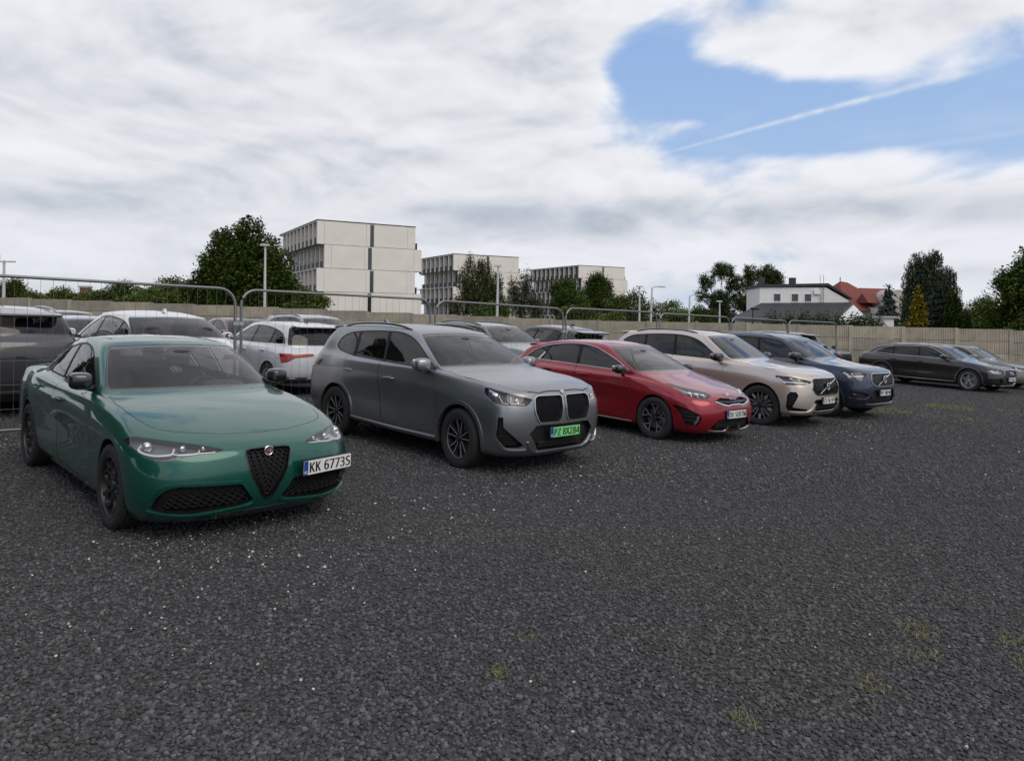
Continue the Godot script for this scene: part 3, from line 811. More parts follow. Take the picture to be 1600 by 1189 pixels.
# wheel meshes; spokes are ribbons in units of the rim radius, repeated round the hub
func wheel_set(r: float, rim: float, width: float, count: int, spokes: Array, faces: Array, body: Material, face: Material, hub := 0.17) -> Dictionary:
	var w := width * 0.5
	var side := r - rim
	var ty := Bag.new()
	var prof := PackedVector2Array([Vector2(-w * 0.86, rim - 0.012), Vector2(-w * 0.97, rim + 0.01), Vector2(-w * 1.05, rim + side * 0.45), Vector2(-w, rim + side * 0.78), Vector2(-w * 0.86, r - 0.008), Vector2(-w * 0.72, r - 0.002)])
	for k in 4:
		var x := lerpf(-w * 0.52, w * 0.52, k / 3.0)
		prof.append_array(PackedVector2Array([Vector2(x - 0.006, r), Vector2(x - 0.005, r - 0.008), Vector2(x + 0.005, r - 0.008), Vector2(x + 0.006, r)]))
	prof.append_array(PackedVector2Array([Vector2(w * 0.72, r - 0.002), Vector2(w * 0.86, r - 0.008), Vector2(w, rim + side * 0.78), Vector2(w * 1.03, rim + side * 0.62), Vector2(w * 1.05, rim + side * 0.45), Vector2(w * 1.0, rim + 0.012), Vector2(w * 0.93, rim + 0.004), Vector2(w * 0.86, rim - 0.012)]))
	ty.lathe(prof, 56)
	# tread blocks on the shoulders
	for k in 56:
		for s in [-1.0, 1.0]:
			var t := TAU * (k + (0.5 if s > 0 else 0.0)) / 56
			ty.box(Vector3(-0.009, -0.004, -0.011), Vector3(0.009, 0.0035, 0.011), Transform3D(Basis(Vector3(0, 0, 1), t - PI / 2), Vector3(cos(t), sin(t), 0) * (r - 0.007) + Vector3(0, 0, s * w * 0.83)))
	var rb := Bag.new()
	rb.lathe(PackedVector2Array([Vector2(-w * 0.9, rim - 0.004), Vector2(-w * 0.6, rim - 0.02), Vector2(w * 0.5, rim - 0.022), Vector2(w * 0.82, rim - 0.014)]), 48)
	rb.lathe(PackedVector2Array([Vector2(w * 0.82, rim - 0.016), Vector2(w * 0.93, rim - 0.012), Vector2(w * 0.97, rim - 0.004), Vector2(w * 0.95, rim + 0.006)]), 48)
	var zf := w * 0.84
	var sc := rim - 0.01
	var fb := Bag.new()
	for pass_ in 2:
		for s in (spokes if pass_ == 0 else faces):
			var path: PackedVector2Array = s[0]
			for k in count:
				var t := TAU * k / count + PI / 2
				var tmp := Bag.new()
				ribbon(tmp, path, s[1], (-0.12 if pass_ == 0 else -0.02), (0.0 if pass_ == 0 else 0.012), s[2] if s.size() > 2 else false, s[3] if s.size() > 3 else 1.0, 0.09)
				var x := Transform3D(Basis(Vector3(0, 0, 1), t - PI / 2).scaled(Vector3(sc, sc, sc)), Vector3(0, 0, zf))
				var o := rb if pass_ == 0 else fb
				for i in tmp.p.size():
					o.p.push_back(x * tmp.p[i])
					o.n.push_back((x.basis * tmp.n[i]).normalized())
	rb.lathe(PackedVector2Array([Vector2(zf - 0.03, 0.001), Vector2(zf - 0.006, 0.0011), Vector2(zf - 0.006, hub * sc * 0.75), Vector2(zf - 0.02, hub * sc), Vector2(zf - 0.06, hub * sc * 1.2)]), 24)
	for k in 5:
		var t := TAU * k / 5 + 0.3
		rb.lathe(PackedVector2Array([Vector2(zf - 0.02, 0.011), Vector2(zf - 0.008, 0.010), Vector2(zf - 0.008, 0.0005)]), 6, xf(Vector3(cos(t), sin(t), 0) * 0.056))
	var db := Bag.new()
	db.lathe(PackedVector2Array([Vector2(0.0, 0.07), Vector2(0.012, 0.08), Vector2(0.012, rim * 0.74), Vector2(-0.015, rim * 0.745), Vector2(-0.015, 0.05)]), 36)
	var cb := Bag.new()
	cb.box(Vector3(-0.055, 0.0, -0.05), Vector3(0.055, 0.075, 0.04), Transform3D(Basis(Vector3(0, 0, 1), -1.2), Vector3(sin(1.2), cos(1.2), 0) * rim * 0.6))
	cb.lathe(PackedVector2Array([Vector2(-0.03, rim * 0.5), Vector2(-0.03, 0.02)]), 16)
	return {"tyre": ty.mesh(), "rim": rb.mesh(), "face": fb.mesh() if fb.p.size() else null, "disc": db.mesh(), "caliper": cb.mesh(), "body": body, "facemat": face, "r": r}

func put_wheel(c: Dictionary, ws: Dictionary, x: float, z: float, steer := 0.0) -> void:
	var o := Node3D.new()
	o.name = "wheel"
	c.node.add_child(o, true)
	var spin := fposmod(x * 7.3 + z * 3.1, TAU)
	o.transform = Transform3D(Basis(Vector3.UP, steer + (0.0 if z > 0 else PI)) * Basis(Vector3(0, 0, 1), spin), Vector3(x, ws.r, z))
	mesh_node("tyre", ws.tyre, M.tyre, o)
	mesh_node("rim", ws.rim, ws.body, o)
	if ws.face: mesh_node("spoke_face", ws.face, ws.facemat, o)
	mesh_node("brake_disc", ws.disc, M.disc, o)
	mesh_node("brake_caliper", ws.caliper, M.dark_metal, o)

func start_car(spec: Dictionary, called: String, at: Transform3D, label: String, category: String, group: String, body: Material) -> Dictionary:
	var c := {"node": thing(called, at, label, category, group), "sk": skin(spec.loops, spec.creases, spec.subs), "paint": body, "spec": spec, "gaps": Bag.new()}
	c.shell = c.sk.shell
	return c

func take(c: Dictionary, view: int, poly: PackedVector2Array, everything := false) -> Shell:
	var r := cut(c.shell, view, poly, c.sk.length, everything)
	c.shell = r[1]
	return r[0]

func split(c: Dictionary, sh: Shell, view: int, poly: PackedVector2Array) -> Array:
	return cut(sh, view, poly, c.sk.length)

func shrink(poly: PackedVector2Array, d: float) -> PackedVector2Array:
	var best := PackedVector2Array()
	for q in Geometry2D.offset_polygon(poly, -d, Geometry2D.JOIN_MITER):
		if q.size() > best.size(): best = q
	return best if best.size() > 2 else poly

# puts a half-body bag on the car: once across the middle, or once on each side
func put(c: Dictionary, called: String, b: Bag, m: Material, sides: bool, parent: Node = null) -> Array:
	var out := []
	if b.p.is_empty(): return out
	var to: Node = parent if parent else c.node
	if sides:
		out.push_back(mesh_node(called, b.mesh(), m, to))
		out.push_back(mesh_node(called, b.mesh(true), m, to))
	else:
		out.push_back(mesh_node(called, b.both().mesh(), m, to))
	return out

# a panel with a shut line round it
func panel(c: Dictionary, called: String, view: int, poly: PackedVector2Array, sides: bool, gap := 0.0045) -> Array:
	var sh := take(c, view, poly)
	var r := split(c, sh, view, shrink(poly, gap))
	to_bag(r[1], -0.010, c.gaps)
	return put(c, called, to_bag(r[0]), c.paint, sides)

# an opening with a floor set back by depth
func recess(c: Dictionary, called: String, view: int, poly: PackedVector2Array, depth: float, floor_mat: Material, wall_mat: Material, sides: bool, wall_name := "surround") -> Array:
	var sh := take(c, view, poly)
	var o := put(c, called, to_bag(sh, -depth), floor_mat, sides)
	var w := walls_bag(sh, 0.0, -depth)
	if o.size() == 2:
		mesh_node(wall_name, w.mesh(), wall_mat, o[0])
		mesh_node(wall_name, w.mesh(true), wall_mat, o[1])
	elif o.size() == 1: mesh_node(wall_name, w.both().mesh(), wall_mat, o[0])
	return o

func arches(c: Dictionary, r: float, lip := 0.035, flare := 0.0, flare_mat: Material = null) -> void:
	var spec: Dictionary = c.spec
	for x in [0.0, -spec.wb]:
		var b := Bag.new()
		var cy: float = spec.wr + 0.005
		var poly := arc2(x, cy, r, -8, 188, 28)
		poly.append_array(PackedVector2Array([Vector2(x - r * 0.97, -0.5), Vector2(x + r * 0.97, -0.5)]))
		var sh := take(c, SIDE, poly, true)
		# rolled edge of the arch
		for w in sh.walls:
			if w[0].z < 0.6: continue
			var d := Vector3(0, 0, -lip)
			b.quad(w[0], w[2], w[2] + d, w[0] + d, Vector3(x, cy, 0) - Vector3(w[0].x, w[0].y, 0))
		var l := Bag.new()
		var z1: float = spec.get("liner", 0.86)
		var q := arc2(x, cy, r + 0.012, -12, 192, 20)
		for i in q.size() - 1:
			l.quad(Vector3(q[i].x, q[i].y, z1), Vector3(q[i + 1].x, q[i + 1].y, z1), Vector3(q[i + 1].x, q[i + 1].y, 0.45), Vector3(q[i].x, q[i].y, 0.45), Vector3(x - q[i].x, cy - q[i].y, 0))
			l.flat(Vector3(q[i].x, q[i].y, 0.45), Vector3(q[i + 1].x, q[i + 1].y, 0.45), Vector3(x, cy, 0.45), Vector3(0, 0, 1))
		var wells := put(c, "wheel_well", l, M.liner, true)
		for k in wells.size(): mesh_node("arch_edge", b.mesh(k == 1), flare_mat if flare_mat else c.paint, wells[k])
		if flare > 0.0:
			var f := strip(c.sk, SIDE, arc2(x, cy, r + flare * 0.5 - 0.004, -14, 194, 26), flare, -0.012, 0.010)
			put(c, "wheel_arch_trim", f, flare_mat if flare_mat else c.paint, true)

# rails along the roof edge
func rails(c: Dictionary, j0: float, j1: float, v: float, up: float, r: float, m: Material) -> void:
	var path := PackedVector3Array()
	for i in 15:
		var t := i / 14.0
		var q := surf(c.sk, GRID, Vector2(lerpf(j0, j1, t), v))
		if q.is_empty(): continue
		var lift := up * (1.0 - pow(absf(2 * t - 1), 6))
		path.push_back(q[0] + Vector3(0, lift, 0))
	for s in 2:
		var b := Bag.new()
		var p2 := PackedVector3Array()
		for q in path: p2.push_back(q * Vector3(1, 1, 1 if s == 0 else -1))
		b.tube(p2, r, 8)
		mesh_node("roof_rail", b.mesh(), m, c.node)

# lip over the rear window
func spoiler(c: Dictionary, x: float, y: float, half: float, m: Material, deep := 0.17) -> void:
	var b := Bag.new()
	b.blob(Vector3(deep, 0.028, half), 0.42, xf(Vector3(x, y, 0), Vector3(0, 0, 0.10)), 24, 8)
	mesh_node("roof_spoiler", b.mesh(), m, c.node)

func tail_lamp(c: Dictionary, poly: PackedVector2Array, m: Material, called := "tail_light") -> Array:
	var sh := take(c, TAIL, poly)
	return put(c, called, to_bag(sh, 0.002), m, true)

func antenna(c: Dictionary, at: Vector3, m: Material) -> void:
	var b := Bag.new()
	b.prism(v2([-0.09, 0, 0.06, 0, 0.0, 0.03, -0.05, 0.062, -0.075, 0.06]), -0.02, 0.02, xf(at))
	mesh_node("antenna_fin", b.mesh(), m, c.node)

func finish_body(c: Dictionary) -> void:
	put(c, "body", to_bag(c.shell), c.paint, false)
	put(c, "shut_lines", c.gaps, M.gap, false)
	# underside
	var u: PackedVector3Array = c.sk.under
	var b := Bag.new()
	for i in u.size() - 1:
		var a := u[i]
		var d := u[i + 1]
		b.quad(a, d, Vector3(d.x, d.y, 0), Vector3(a.x, a.y, 0), Vector3.DOWN)
	# floor pan is cut away where the wheels stand
	put(c, "underbody", b, M.liner, false)

# seats, dashboard and steering wheel behind the glass
func cabin(c: Dictionary, cowl: float, belt: float, cloth: Material, rear := true) -> void:
	var d := Bag.new()
	d.blob(Vector3(0.30, 0.13, 0.68), 0.45, xf(Vector3(cowl - 0.42, belt - 0.12, 0), Vector3(0, 0, 0.06)))
	d.blob(Vector3(0.16, 0.05, 0.20), 0.6, xf(Vector3(cowl - 0.50, belt + 0.02, -0.36)))
	mesh_node("dashboard", d.mesh(), M.dash, c.node)
	var s := Bag.new()
	var ring := PackedVector3Array()
	var x := Transform3D(Basis(Vector3(0, 0, 1), 0.42), Vector3(cowl - 0.86, belt - 0.10, -0.36))
	for i in 24: ring.push_back(x * Vector3(0, cos(TAU * i / 24) * 0.18, sin(TAU * i / 24) * 0.18))
	s.tube(ring, 0.016, 6, true)
	s.box(Vector3(-0.012, -0.025, -0.17), Vector3(0.012, 0.025, 0.17), x)
	s.box(Vector3(-0.012, -0.17, -0.03), Vector3(0.012, 0.0, 0.03), x)
	mesh_node("steering_wheel", s.mesh(), M.dash, c.node)
	# interior mirror and sensor pod under the top of the windscreen
	var pod := surf(c.sk, GRID, Vector2(0.0, 8.5))
	if not pod.is_empty():
		var pb := Bag.new()
		pb.blob(Vector3(0.07, 0.035, 0.10), 0.7, xf(pod[0] - pod[1] * 0.05 + Vector3(-0.02, 0.02, 0)))
		pb.blob(Vector3(0.015, 0.035, 0.12), 0.6, xf(pod[0] + Vector3(-0.16, -0.045, 0)))
		mesh_node("interior_mirror", pb.mesh(), M.dash, c.node)
	for z in [-0.36, 0.36]:
		var q := Bag.new()
		q.blob(Vector3(0.27, 0.11, 0.25), 0.5, xf(Vector3(cowl - 1.30, belt - 0.50, z)))
		q.blob(Vector3(0.09, 0.34, 0.24), 0.5, xf(Vector3(cowl - 1.58, belt - 0.20, z), Vector3(0, 0, 0.30)))
		q.blob(Vector3(0.06, 0.10, 0.13), 0.6, xf(Vector3(cowl - 1.72, belt + 0.22, z), Vector3(0, 0, 0.22)))
		mesh_node("seat", q.mesh(), cloth, c.node)
	if rear:
		var q := Bag.new()
		q.blob(Vector3(0.28, 0.12, 0.62), 0.45, xf(Vector3(cowl - 2.20, belt - 0.46, 0)))
		q.blob(Vector3(0.09, 0.34, 0.62), 0.45, xf(Vector3(cowl - 2.48, belt - 0.16, 0), Vector3(0, 0, 0.34)))
		for z in [-0.4, 0.4]: q.blob(Vector3(0.05, 0.08, 0.12), 0.6, xf(Vector3(cowl - 2.62, belt + 0.20, z), Vector3(0, 0, 0.25)))
		mesh_node("rear_bench", q.mesh(), cloth, c.node)

# door mirror: housing, glass and foot
func mirrors(c: Dictionary, at: Vector3, size: Vector3, m: Material, foot: Vector3) -> void:
	for s in [1.0, -1.0]:
		var o := Node3D.new()
		o.name = "mirror"
		c.node.add_child(o, true)
		var h := Bag.new()
		h.blob(size, 0.62, xf(Vector3(at.x, at.y, at.z * s), Vector3(0, -0.25 * s, 0)), 20, 12)
		mesh_node("housing", h.mesh(), m, o)
		var f := Bag.new()
		var a := Vector3(at.x + 0.01, at.y - size.y * 0.55, (at.z - size.z * 0.5) * s)
		var b := Vector3(foot.x, foot.y, foot.z * s)
		f.tube(PackedVector3Array([a, a.lerp(b, 0.5) + Vector3(0, -0.012, 0), b]), 0.026, 8)
		f.blob(Vector3(size.x * 0.8, 0.014, size.z * 0.85), 0.7, xf(Vector3(at.x + 0.005, at.y - size.y * 0.86, at.z * s - 0.02 * s)))
		mesh_node("foot", f.mesh(), M.plastic, o)
		var g := Bag.new()
		g.blob(Vector3(0.006, size.y * 0.78, size.z * 0.80), 0.55, xf(Vector3(at.x - size.x * 0.93, at.y, at.z * s), Vector3(0, -0.25 * s, 0)))
		mesh_node("mirror_glass", g.mesh(), M.chrome, o)

func handles(c: Dictionary, doors: Array, spots: Array, m: Material, size := 0.1) -> void:
	for i in spots.size():
		var r := surf(c.sk, SIDE, Vector2(spots[i][0], spots[i][1]))
		if r.is_empty(): continue
		var n: Vector3 = r[1]
		var h := Bag.new()
		var bs := Basis(Vector3.RIGHT, Vector3.RIGHT.cross(n).normalized() * -1.0, n).orthonormalized()
		h.blob(Vector3(size, 0.016, 0.014), 0.5, Transform3D(bs, r[0] + n * 0.030), 14, 8)
		for e in [-0.85, 0.85]: h.blob(Vector3(0.02, 0.013, 0.018), 0.7, Transform3D(bs, r[0] + n * 0.012 + bs.x * size * e), 8, 6)
		var cupb := Bag.new()
		cupb.blob(Vector3(size * 0.72, 0.030, 0.004), 0.9, Transform3D(bs, r[0] + n * 0.0015 + bs.y * -0.006), 16, 6)
		for s in 2:
			var to: Node = doors[i * 2 + s] if doors.size() > i * 2 + s else c.node
			mesh_node("handle", h.mesh(s == 1), m, to)
			mesh_node("handle_cup", cupb.mesh(s == 1), M.gap if false else c.paint, to)

func text_mesh(txt: String, size: float, depth: float, bold := 400, mono := false) -> TextMesh:
	var f := SystemFont.new()
	f.font_names = PackedStringArray(["Droid Sans Mono" if mono else "Droid Sans"])
	f.font_weight = bold
	var v := FontVariation.new()
	v.base_font = f
	v.spacing_glyph = 2 if bold >= 500 else 0
	var t := TextMesh.new()
	t.text = txt
	t.font = v
	t.font_size = 64
	t.pixel_size = size / 64.0
	t.depth = depth
	t.curve_step = 2.0
	return t

# number plate: plate faces local +z of t
func number_plate(c: Dictionary, txt: String, t: Transform3D, ground: Material) -> void:
	var o := Node3D.new()
	o.name = "license_plate"
	c.node.add_child(o, true)
	o.transform = t
	o.set_meta("label", "number plate reading " + txt)
	var fr := Bag.new()
	fr.prism(rounded(v2([-0.268, -0.064, 0.268, -0.064, 0.268, 0.064, -0.268, 0.064]), 0.012), -0.014, 0.0)
	mesh_node("plate_frame", fr.mesh(), M.black, o)
	var b := Bag.new()
	b.prism(rounded(v2([-0.26, -0.057, 0.26, -0.057, 0.26, 0.057, -0.26, 0.057]), 0.01), 0.0, 0.003)
	mesh_node("plate", b.mesh(), ground, o)
	var e := Bag.new()
	e.prism(rounded(v2([-0.259, -0.056, -0.215, -0.056, -0.215, 0.056, -0.259, 0.056]), 0.008), 0.003, 0.0045)
	mesh_node("country_band", e.mesh(), M.plate_blue, o)
	var pl := mesh_node("country_letters", text_mesh("PL", 0.036, 0.002), M.plate_white, o)
	pl.position = Vector3(-0.237, -0.036, 0.0055)
	var tm := text_mesh(txt, 0.112, 0.002, 500)
	var wide: float = tm.get_aabb().size.x
	for i in 3:
		var k := mesh_node("lettering", tm, M.plate_black, o)
		k.position = Vector3(0.022 + (i - 1) * 0.0026, -0.002, 0.0043 + i * 0.0002)
		k.scale = Vector3(0.445 / wide, 1.0, 1.0)


func cars_sedan(at: Transform3D) -> void:
	var spec := {"wb": 2.82, "wr": 0.335, "loops": SPEC_sedan, "creases": CREASE_sedan, "subs": SUBS_sedan}
	var c := start_car(spec, "parked_sedan", at, "dark green sedan with triangular grille, its plate set off to one side", "car", "cars in the front row", paint(lin(0.003, 0.085, 0.060), 0.5, 0.36))
	arches(c, 0.372)
	# side glass
	var dlo := smooth2(v2([-2.86, 1.04, -2.74, 1.13, -2.52, 1.25, -2.28, 1.325, -2.0, 1.362, -1.74, 1.362, -1.45, 1.30, -1.1, 1.145, -0.90, 1.02]), 4)
	dlo.append_array(v2([-0.86, 0.992, -1.5, 1.005, -2.37, 1.028]))
	side_glass(c, dlo, [[-1.93, 0.9, -2.06, 1.4], [-2.58, 0.9, -2.58, 1.4]], 0.05, [M.tint, M.dark_tint, M.dark_tint])
	screens(c, 15.9, 61.8)
	# lamps
	var hl := smooth2(v2([1.15, 0.736, 1.11, 0.762, 1.01, 0.775, 0.83, 0.767, 0.60, 0.739, 0.385, 0.703, 0.392, 0.687, 0.515, 0.672, 0.60, 0.662, 0.73, 0.634, 0.83, 0.634, 0.95, 0.678, 1.06, 0.712]), 3, true)
	headlamp(c, hl, M.lamp_grey, [[[0.95, 0.742, 0.98, 0.70, 0.86, 0.675, 0.75, 0.682, 0.71, 0.695], 0.020], [[0.71, 0.725, 0.71, 0.690, 0.62, 0.685, 0.54, 0.692], 0.013], [[0.535, 0.715, 0.535, 0.694, 0.46, 0.694, 0.42, 0.70], 0.010]], [[0.88, 0.715, 0.028], [0.64, 0.706, 0.020], [0.50, 0.704, 0.013]])
	# triangular grille
	var sh := v2([-0.01, 0.696, 0.16, 0.693, 0.198, 0.684, 0.204, 0.655, 0.165, 0.52, 0.065, 0.34, 0.03, 0.292, -0.01, 0.280])
	var gr := recess(c, "grille", WRAP, sh, 0.045, M.black, M.gloss, false)
	var b := Bag.new()
	for r in 11:
		var y := 0.665 - r * 0.034
		var half := clampf((y - 0.29) / 0.36, 0.0, 1.0) * 0.185 + 0.005
		var ln := PackedVector2Array()
		var m := int(half / 0.0125) + 2
		for i in m:
			var s := minf(half, i * 0.0125)
			ln.push_back(Vector2(s, y + (0.010 if (i + r) % 4 < 2 else -0.010)))
		strip(c.sk, WRAP, ln, 0.007, -0.040, -0.018, false, b)
	put(c, "grille_mesh", b, M.mesh_black, false, gr[0])
	var e := PackedVector2Array([Vector2(0.0, 0.690)])
	for q in v2([0.155, 0.688, 0.192, 0.680, 0.198, 0.655, 0.16, 0.522, 0.062, 0.345, 0.028, 0.298, 0.0, 0.288]): e.push_back(q)
	put(c, "grille_frame", strip(c.sk, WRAP, e, 0.012, -0.02, 0.004), M.gloss, false, gr[0])
	# bumper intakes with honeycomb
	var it := rounded(v2([0.875, 0.275, 0.82, 0.375, 0.75, 0.432, 0.66, 0.448, 0.21, 0.430, 0.11, 0.292, 0.19, 0.262, 0.57, 0.232, 0.78, 0.248]), 0.02, 3)
	var ik := recess(c, "bumper_intake", WRAP, it, 0.06, M.black, M.gloss, true)
	b = Bag.new()
	for r in 6:
		var ln := PackedVector2Array()
		var y := 0.272 + r * 0.031
		var s0 := 0.13 + r * 0.014
		var s1 := 0.80 - r * 0.022
		for i in int((s1 - s0) / 0.016) + 1: ln.push_back(Vector2(s0 + i * 0.016, y + (0.009 if (i + r * 2) % 4 < 2 else -0.009)))
		strip(c.sk, WRAP, ln, 0.007, -0.055, -0.03, false, b)
	for k in 2: mesh_node("intake_mesh", b.mesh(k == 1), M.mesh_black, ik[k])
	put(c, "intake_lip", strip(c.sk, WRAP, smooth2(v2([0.90, 0.262, 0.78, 0.236, 0.57, 0.219, 0.19, 0.248, 0.105, 0.272]), 4), 0.022, -0.005, 0.014), c.paint, true)
	put(c, "intake_brow", strip(c.sk, WRAP, smooth2(v2([0.86, 0.36, 0.80, 0.44, 0.68, 0.468, 0.5, 0.463, 0.22, 0.450]), 4), 0.026, -0.005, 0.012), c.paint, true)
	put(c, "front_splitter", strip(c.sk, WRAP, v2([0.0, 0.205, 0.2, 0.205, 0.5, 0.19, 0.8, 0.19]), 0.03, -0.02, 0.006), M.gloss, false)
	# bonnet and doors
	panel(c, "hood", TOP, v2([-0.43, -0.01, -0.48, 0.40, -0.60, 0.66, -0.58, 0.775, -0.30, 0.80, -0.05, 0.79, 0.16, 0.765, 0.28, 0.735, 0.38, 0.69, 0.46, 0.60, 0.52, 0.49, 0.60, 0.27, 0.625, -0.01]), false)
	var fd := panel(c, "door", SIDE, v2([-0.80, 1.02, -0.68, 0.93, -0.61, 0.82, -0.63, 0.6, -0.60, 0.29, -0.72, 0.255, -1.66, 0.26, -1.74, 0.34, -1.80, 0.70, -1.86, 1.02]), true)
	var rd := panel(c, "door", SIDE, v2([-1.86, 1.02, -1.80, 0.70, -1.74, 0.34, -1.66, 0.26, -2.30, 0.26, -2.42, 0.36, -2.52, 0.62, -2.70, 0.78, -2.80, 1.04]), true)
	handles(c, fd + rd, [[-1.62, 0.85], [-2.44, 0.90]], c.paint)
	finish_body(c)
	mirrors(c, Vector3(-0.90, 1.085, 0.915), Vector3(0.085, 0.074, 0.092), M.gloss, Vector3(-0.97, 1.01, 0.79))
	cabin(c, -0.45, 0.98, M.cloth)
	# round sticker behind the windscreen
	var sp := surf(c.sk, GRID, Vector2(1.96, 7.8))
	if not sp.is_empty():
		var sb := Bag.new()
		var ring := PackedVector3Array()
		var tx := Vector3(0, 0, 1)
		var ty: Vector3 = sp[1].cross(tx).normalized()
		var so: Vector3 = sp[0] - sp[1] * 0.014
		for i in 20: ring.push_back(so + (tx * cos(TAU * i / 20) + ty * sin(TAU * i / 20)) * 0.045)
		sb.tube(ring, 0.005, 5, true)
		sb.tube(PackedVector3Array([so - tx * 0.03, so + tx * 0.03]), 0.006, 5)
		sb.tube(PackedVector3Array([so - ty * 0.03, so + ty * 0.03]), 0.006, 5)
		mesh_node("windshield_sticker", sb.mesh(), M.grey_cloth, c.node)
	# plate on the car's left
	var r := surf(c.sk, WRAP, Vector2(0.50, 0.507))
	var pn := Vector3(0.975, 0.0, -0.22).normalized()
	var pp := Vector3(r[0].x, r[0].y, -r[0].z) + pn * 0.06
	number_plate(c, "KK 6773S", Transform3D(Basis(Vector3.UP.cross(pn).normalized(), Vector3.UP, pn), pp), M.plate_white)
	# round emblem
	r = surf(c.sk, WRAP, Vector2(0.0, 0.665))
	emblem_cross(c, Transform3D(Basis(Vector3(0, 0, -1), Vector3.UP, Vector3(1, 0, 0)), r[0] + Vector3(0.006, 0, 0)), 0.038)
	var petal := PackedVector2Array()
	for i in 16:
		var t := TAU * i / 16
		petal.push_back(Vector2(cos(t) * 0.215, 0.60 + sin(t) * 0.30))
	var ws := wheel_set(0.335, 0.243, 0.225, 5, [[petal, 0.15, true], [v2([0.0, 0.1, 0.0, 0.35]), 0.2], [v2([0.30, 0.62, 0.44, 0.88]), 0.16]], [], M.dark_metal, null, 0.2)
	for x in [0.0, -2.82]:
		for z in [0.80, -0.80]: put_wheel(c, ws, x, z, 0.0)

func emblem_cross(c: Dictionary, t: Transform3D, r: float) -> void:
	var o := Node3D.new()
	o.name = "emblem"
	c.node.add_child(o, true)
	o.transform = t
	var b := Bag.new()
	b.lathe(PackedVector2Array([Vector2(-0.01, r), Vector2(0.004, r), Vector2(0.006, r * 0.92), Vector2(0.004, r * 0.84)]), 32)
	mesh_node("ring", b.mesh(), M.chrome, o)
	b = Bag.new()
	b.lathe(PackedVector2Array([Vector2(0.002, r * 0.85), Vector2(0.002, 0.0005)]), 24)
	mesh_node("disc", b.mesh(), M.grey_metal, o)
	b = Bag.new()
	b.box(Vector3(-r * 0.45, -r * 0.55, 0.002), Vector3(-r * 0.3, r * 0.55, 0.0045))
	b.box(Vector3(-r * 0.68, -r * 0.08, 0.002), Vector3(-r * 0.08, r * 0.08, 0.0047))
	mesh_node("cross", b.mesh(), M.emblem_red, o)
	b = Bag.new()
	var w := PackedVector3Array()
	for i in 12: w.push_back(Vector3(r * 0.35 + sin(i * 1.1) * r * 0.14, lerpf(-r * 0.5, r * 0.55, i / 11.0), 0.004))
	b.tube(w, r * 0.07, 5)
	mesh_node("serpent", b.mesh(), M.chrome, o)

# side windows: black surround with panes between the pillars (lines x0,y0,x1,y1 from bottom to top)
func side_glass(c: Dictionary, dlo: PackedVector2Array, pillars: Array, pillar: float, glasses: Array, edge := 0.014, trim: Material = null) -> void:
	var zone := take(c, SIDE, dlo)
	var inner := shrink(dlo, edge)
	var x0 := 9.0
	var strips := []
	for l in pillars: strips.push_back(PackedVector2Array([Vector2(l[0] + pillar / 2, l[1]), Vector2(l[2] + pillar / 2, l[3]), Vector2(l[2] - pillar / 2, l[3]), Vector2(l[0] - pillar / 2, l[1])]))
	var panes := [inner]
	for s in strips:
		var nxt := []
		for q in panes: nxt.append_array(Geometry2D.clip_polygons(q, s))
		panes = nxt
	panes.sort_custom(func(a, b): return a[0].x > b[0].x)
	panes.sort_custom(func(a, b): return _mid_x(a) > _mid_x(b))
	var i := 0
	for q in panes:
		if q.size() < 3: continue
		var r := split(c, zone, SIDE, rounded(q, 0.02, 2))
		zone = r[1]
		var b := to_bag(r[0], -0.006)
		put(c, "window", b, glasses[mini(i, glasses.size() - 1)], true)
		i += 1
	put(c, "window_surround", to_bag(zone, -0.002), trim if trim else M.trim, true)

func _mid_x(q: PackedVector2Array) -> float:
	var s := 0.0
	for v in q: s += v.x
	return s / q.size()

# windscreen and rear window with their dark printed edges
func screens(c: Dictionary, ja: float, jr: float, jt := 0.0, v0 := 7.07, v1 := 8.84, r0 := 7.10, r1 := 8.82, rear_glass: Material = null) -> void:
	if jt == 0.0: jt = ja - 1.2
	var jm := lerpf(ja, jt, 0.6)
	var w := v2([-0.5, v0, ja - 0.9, v0 + 0.02, ja, v0 + 0.16, jm, v1 - 0.5, jt, v1 - 0.08, jt - 1.0, v1, -0.5, v1])
	var z := take(c, GRID, w)
	var r := split(c, z, GRID, v2([-0.5, v0 + 0.10, ja - 1.6, v0 + 0.10, ja - 0.75, v0 + 0.24, jm - 0.6, v1 - 0.5, jt - 0.7, v1 - 0.18, -0.5, v1 - 0.12]))
	var ws := put(c, "windshield", to_bag(r[0], -0.004), M.screen, false)
	put(c, "windshield_edge", to_bag(r[1], -0.003), M.gloss, false, ws[0] if ws.size() else null)
	z = take(c, GRID, v2([jr + 0.8, r0, 75.0, r0, 75.0, r1, jr + 1.4, r1, jr + 0.2, r1 - 0.25, jr, r0 + 0.25]))
	r = split(c, z, GRID, v2([jr + 1.4, r0 + 0.10, 75.0, r0 + 0.10, 75.0, r1 - 0.12, jr + 1.9, r1 - 0.14, jr + 0.9, r1 - 0.3, jr + 0.7, r0 + 0.28]))
	ws = put(c, "rear_window", to_bag(r[0], -0.004), rear_glass if rear_glass else M.dark_tint, false)
	put(c, "rear_window_edge", to_bag(r[1], -0.003), M.gloss, false, ws[0] if ws.size() else null)

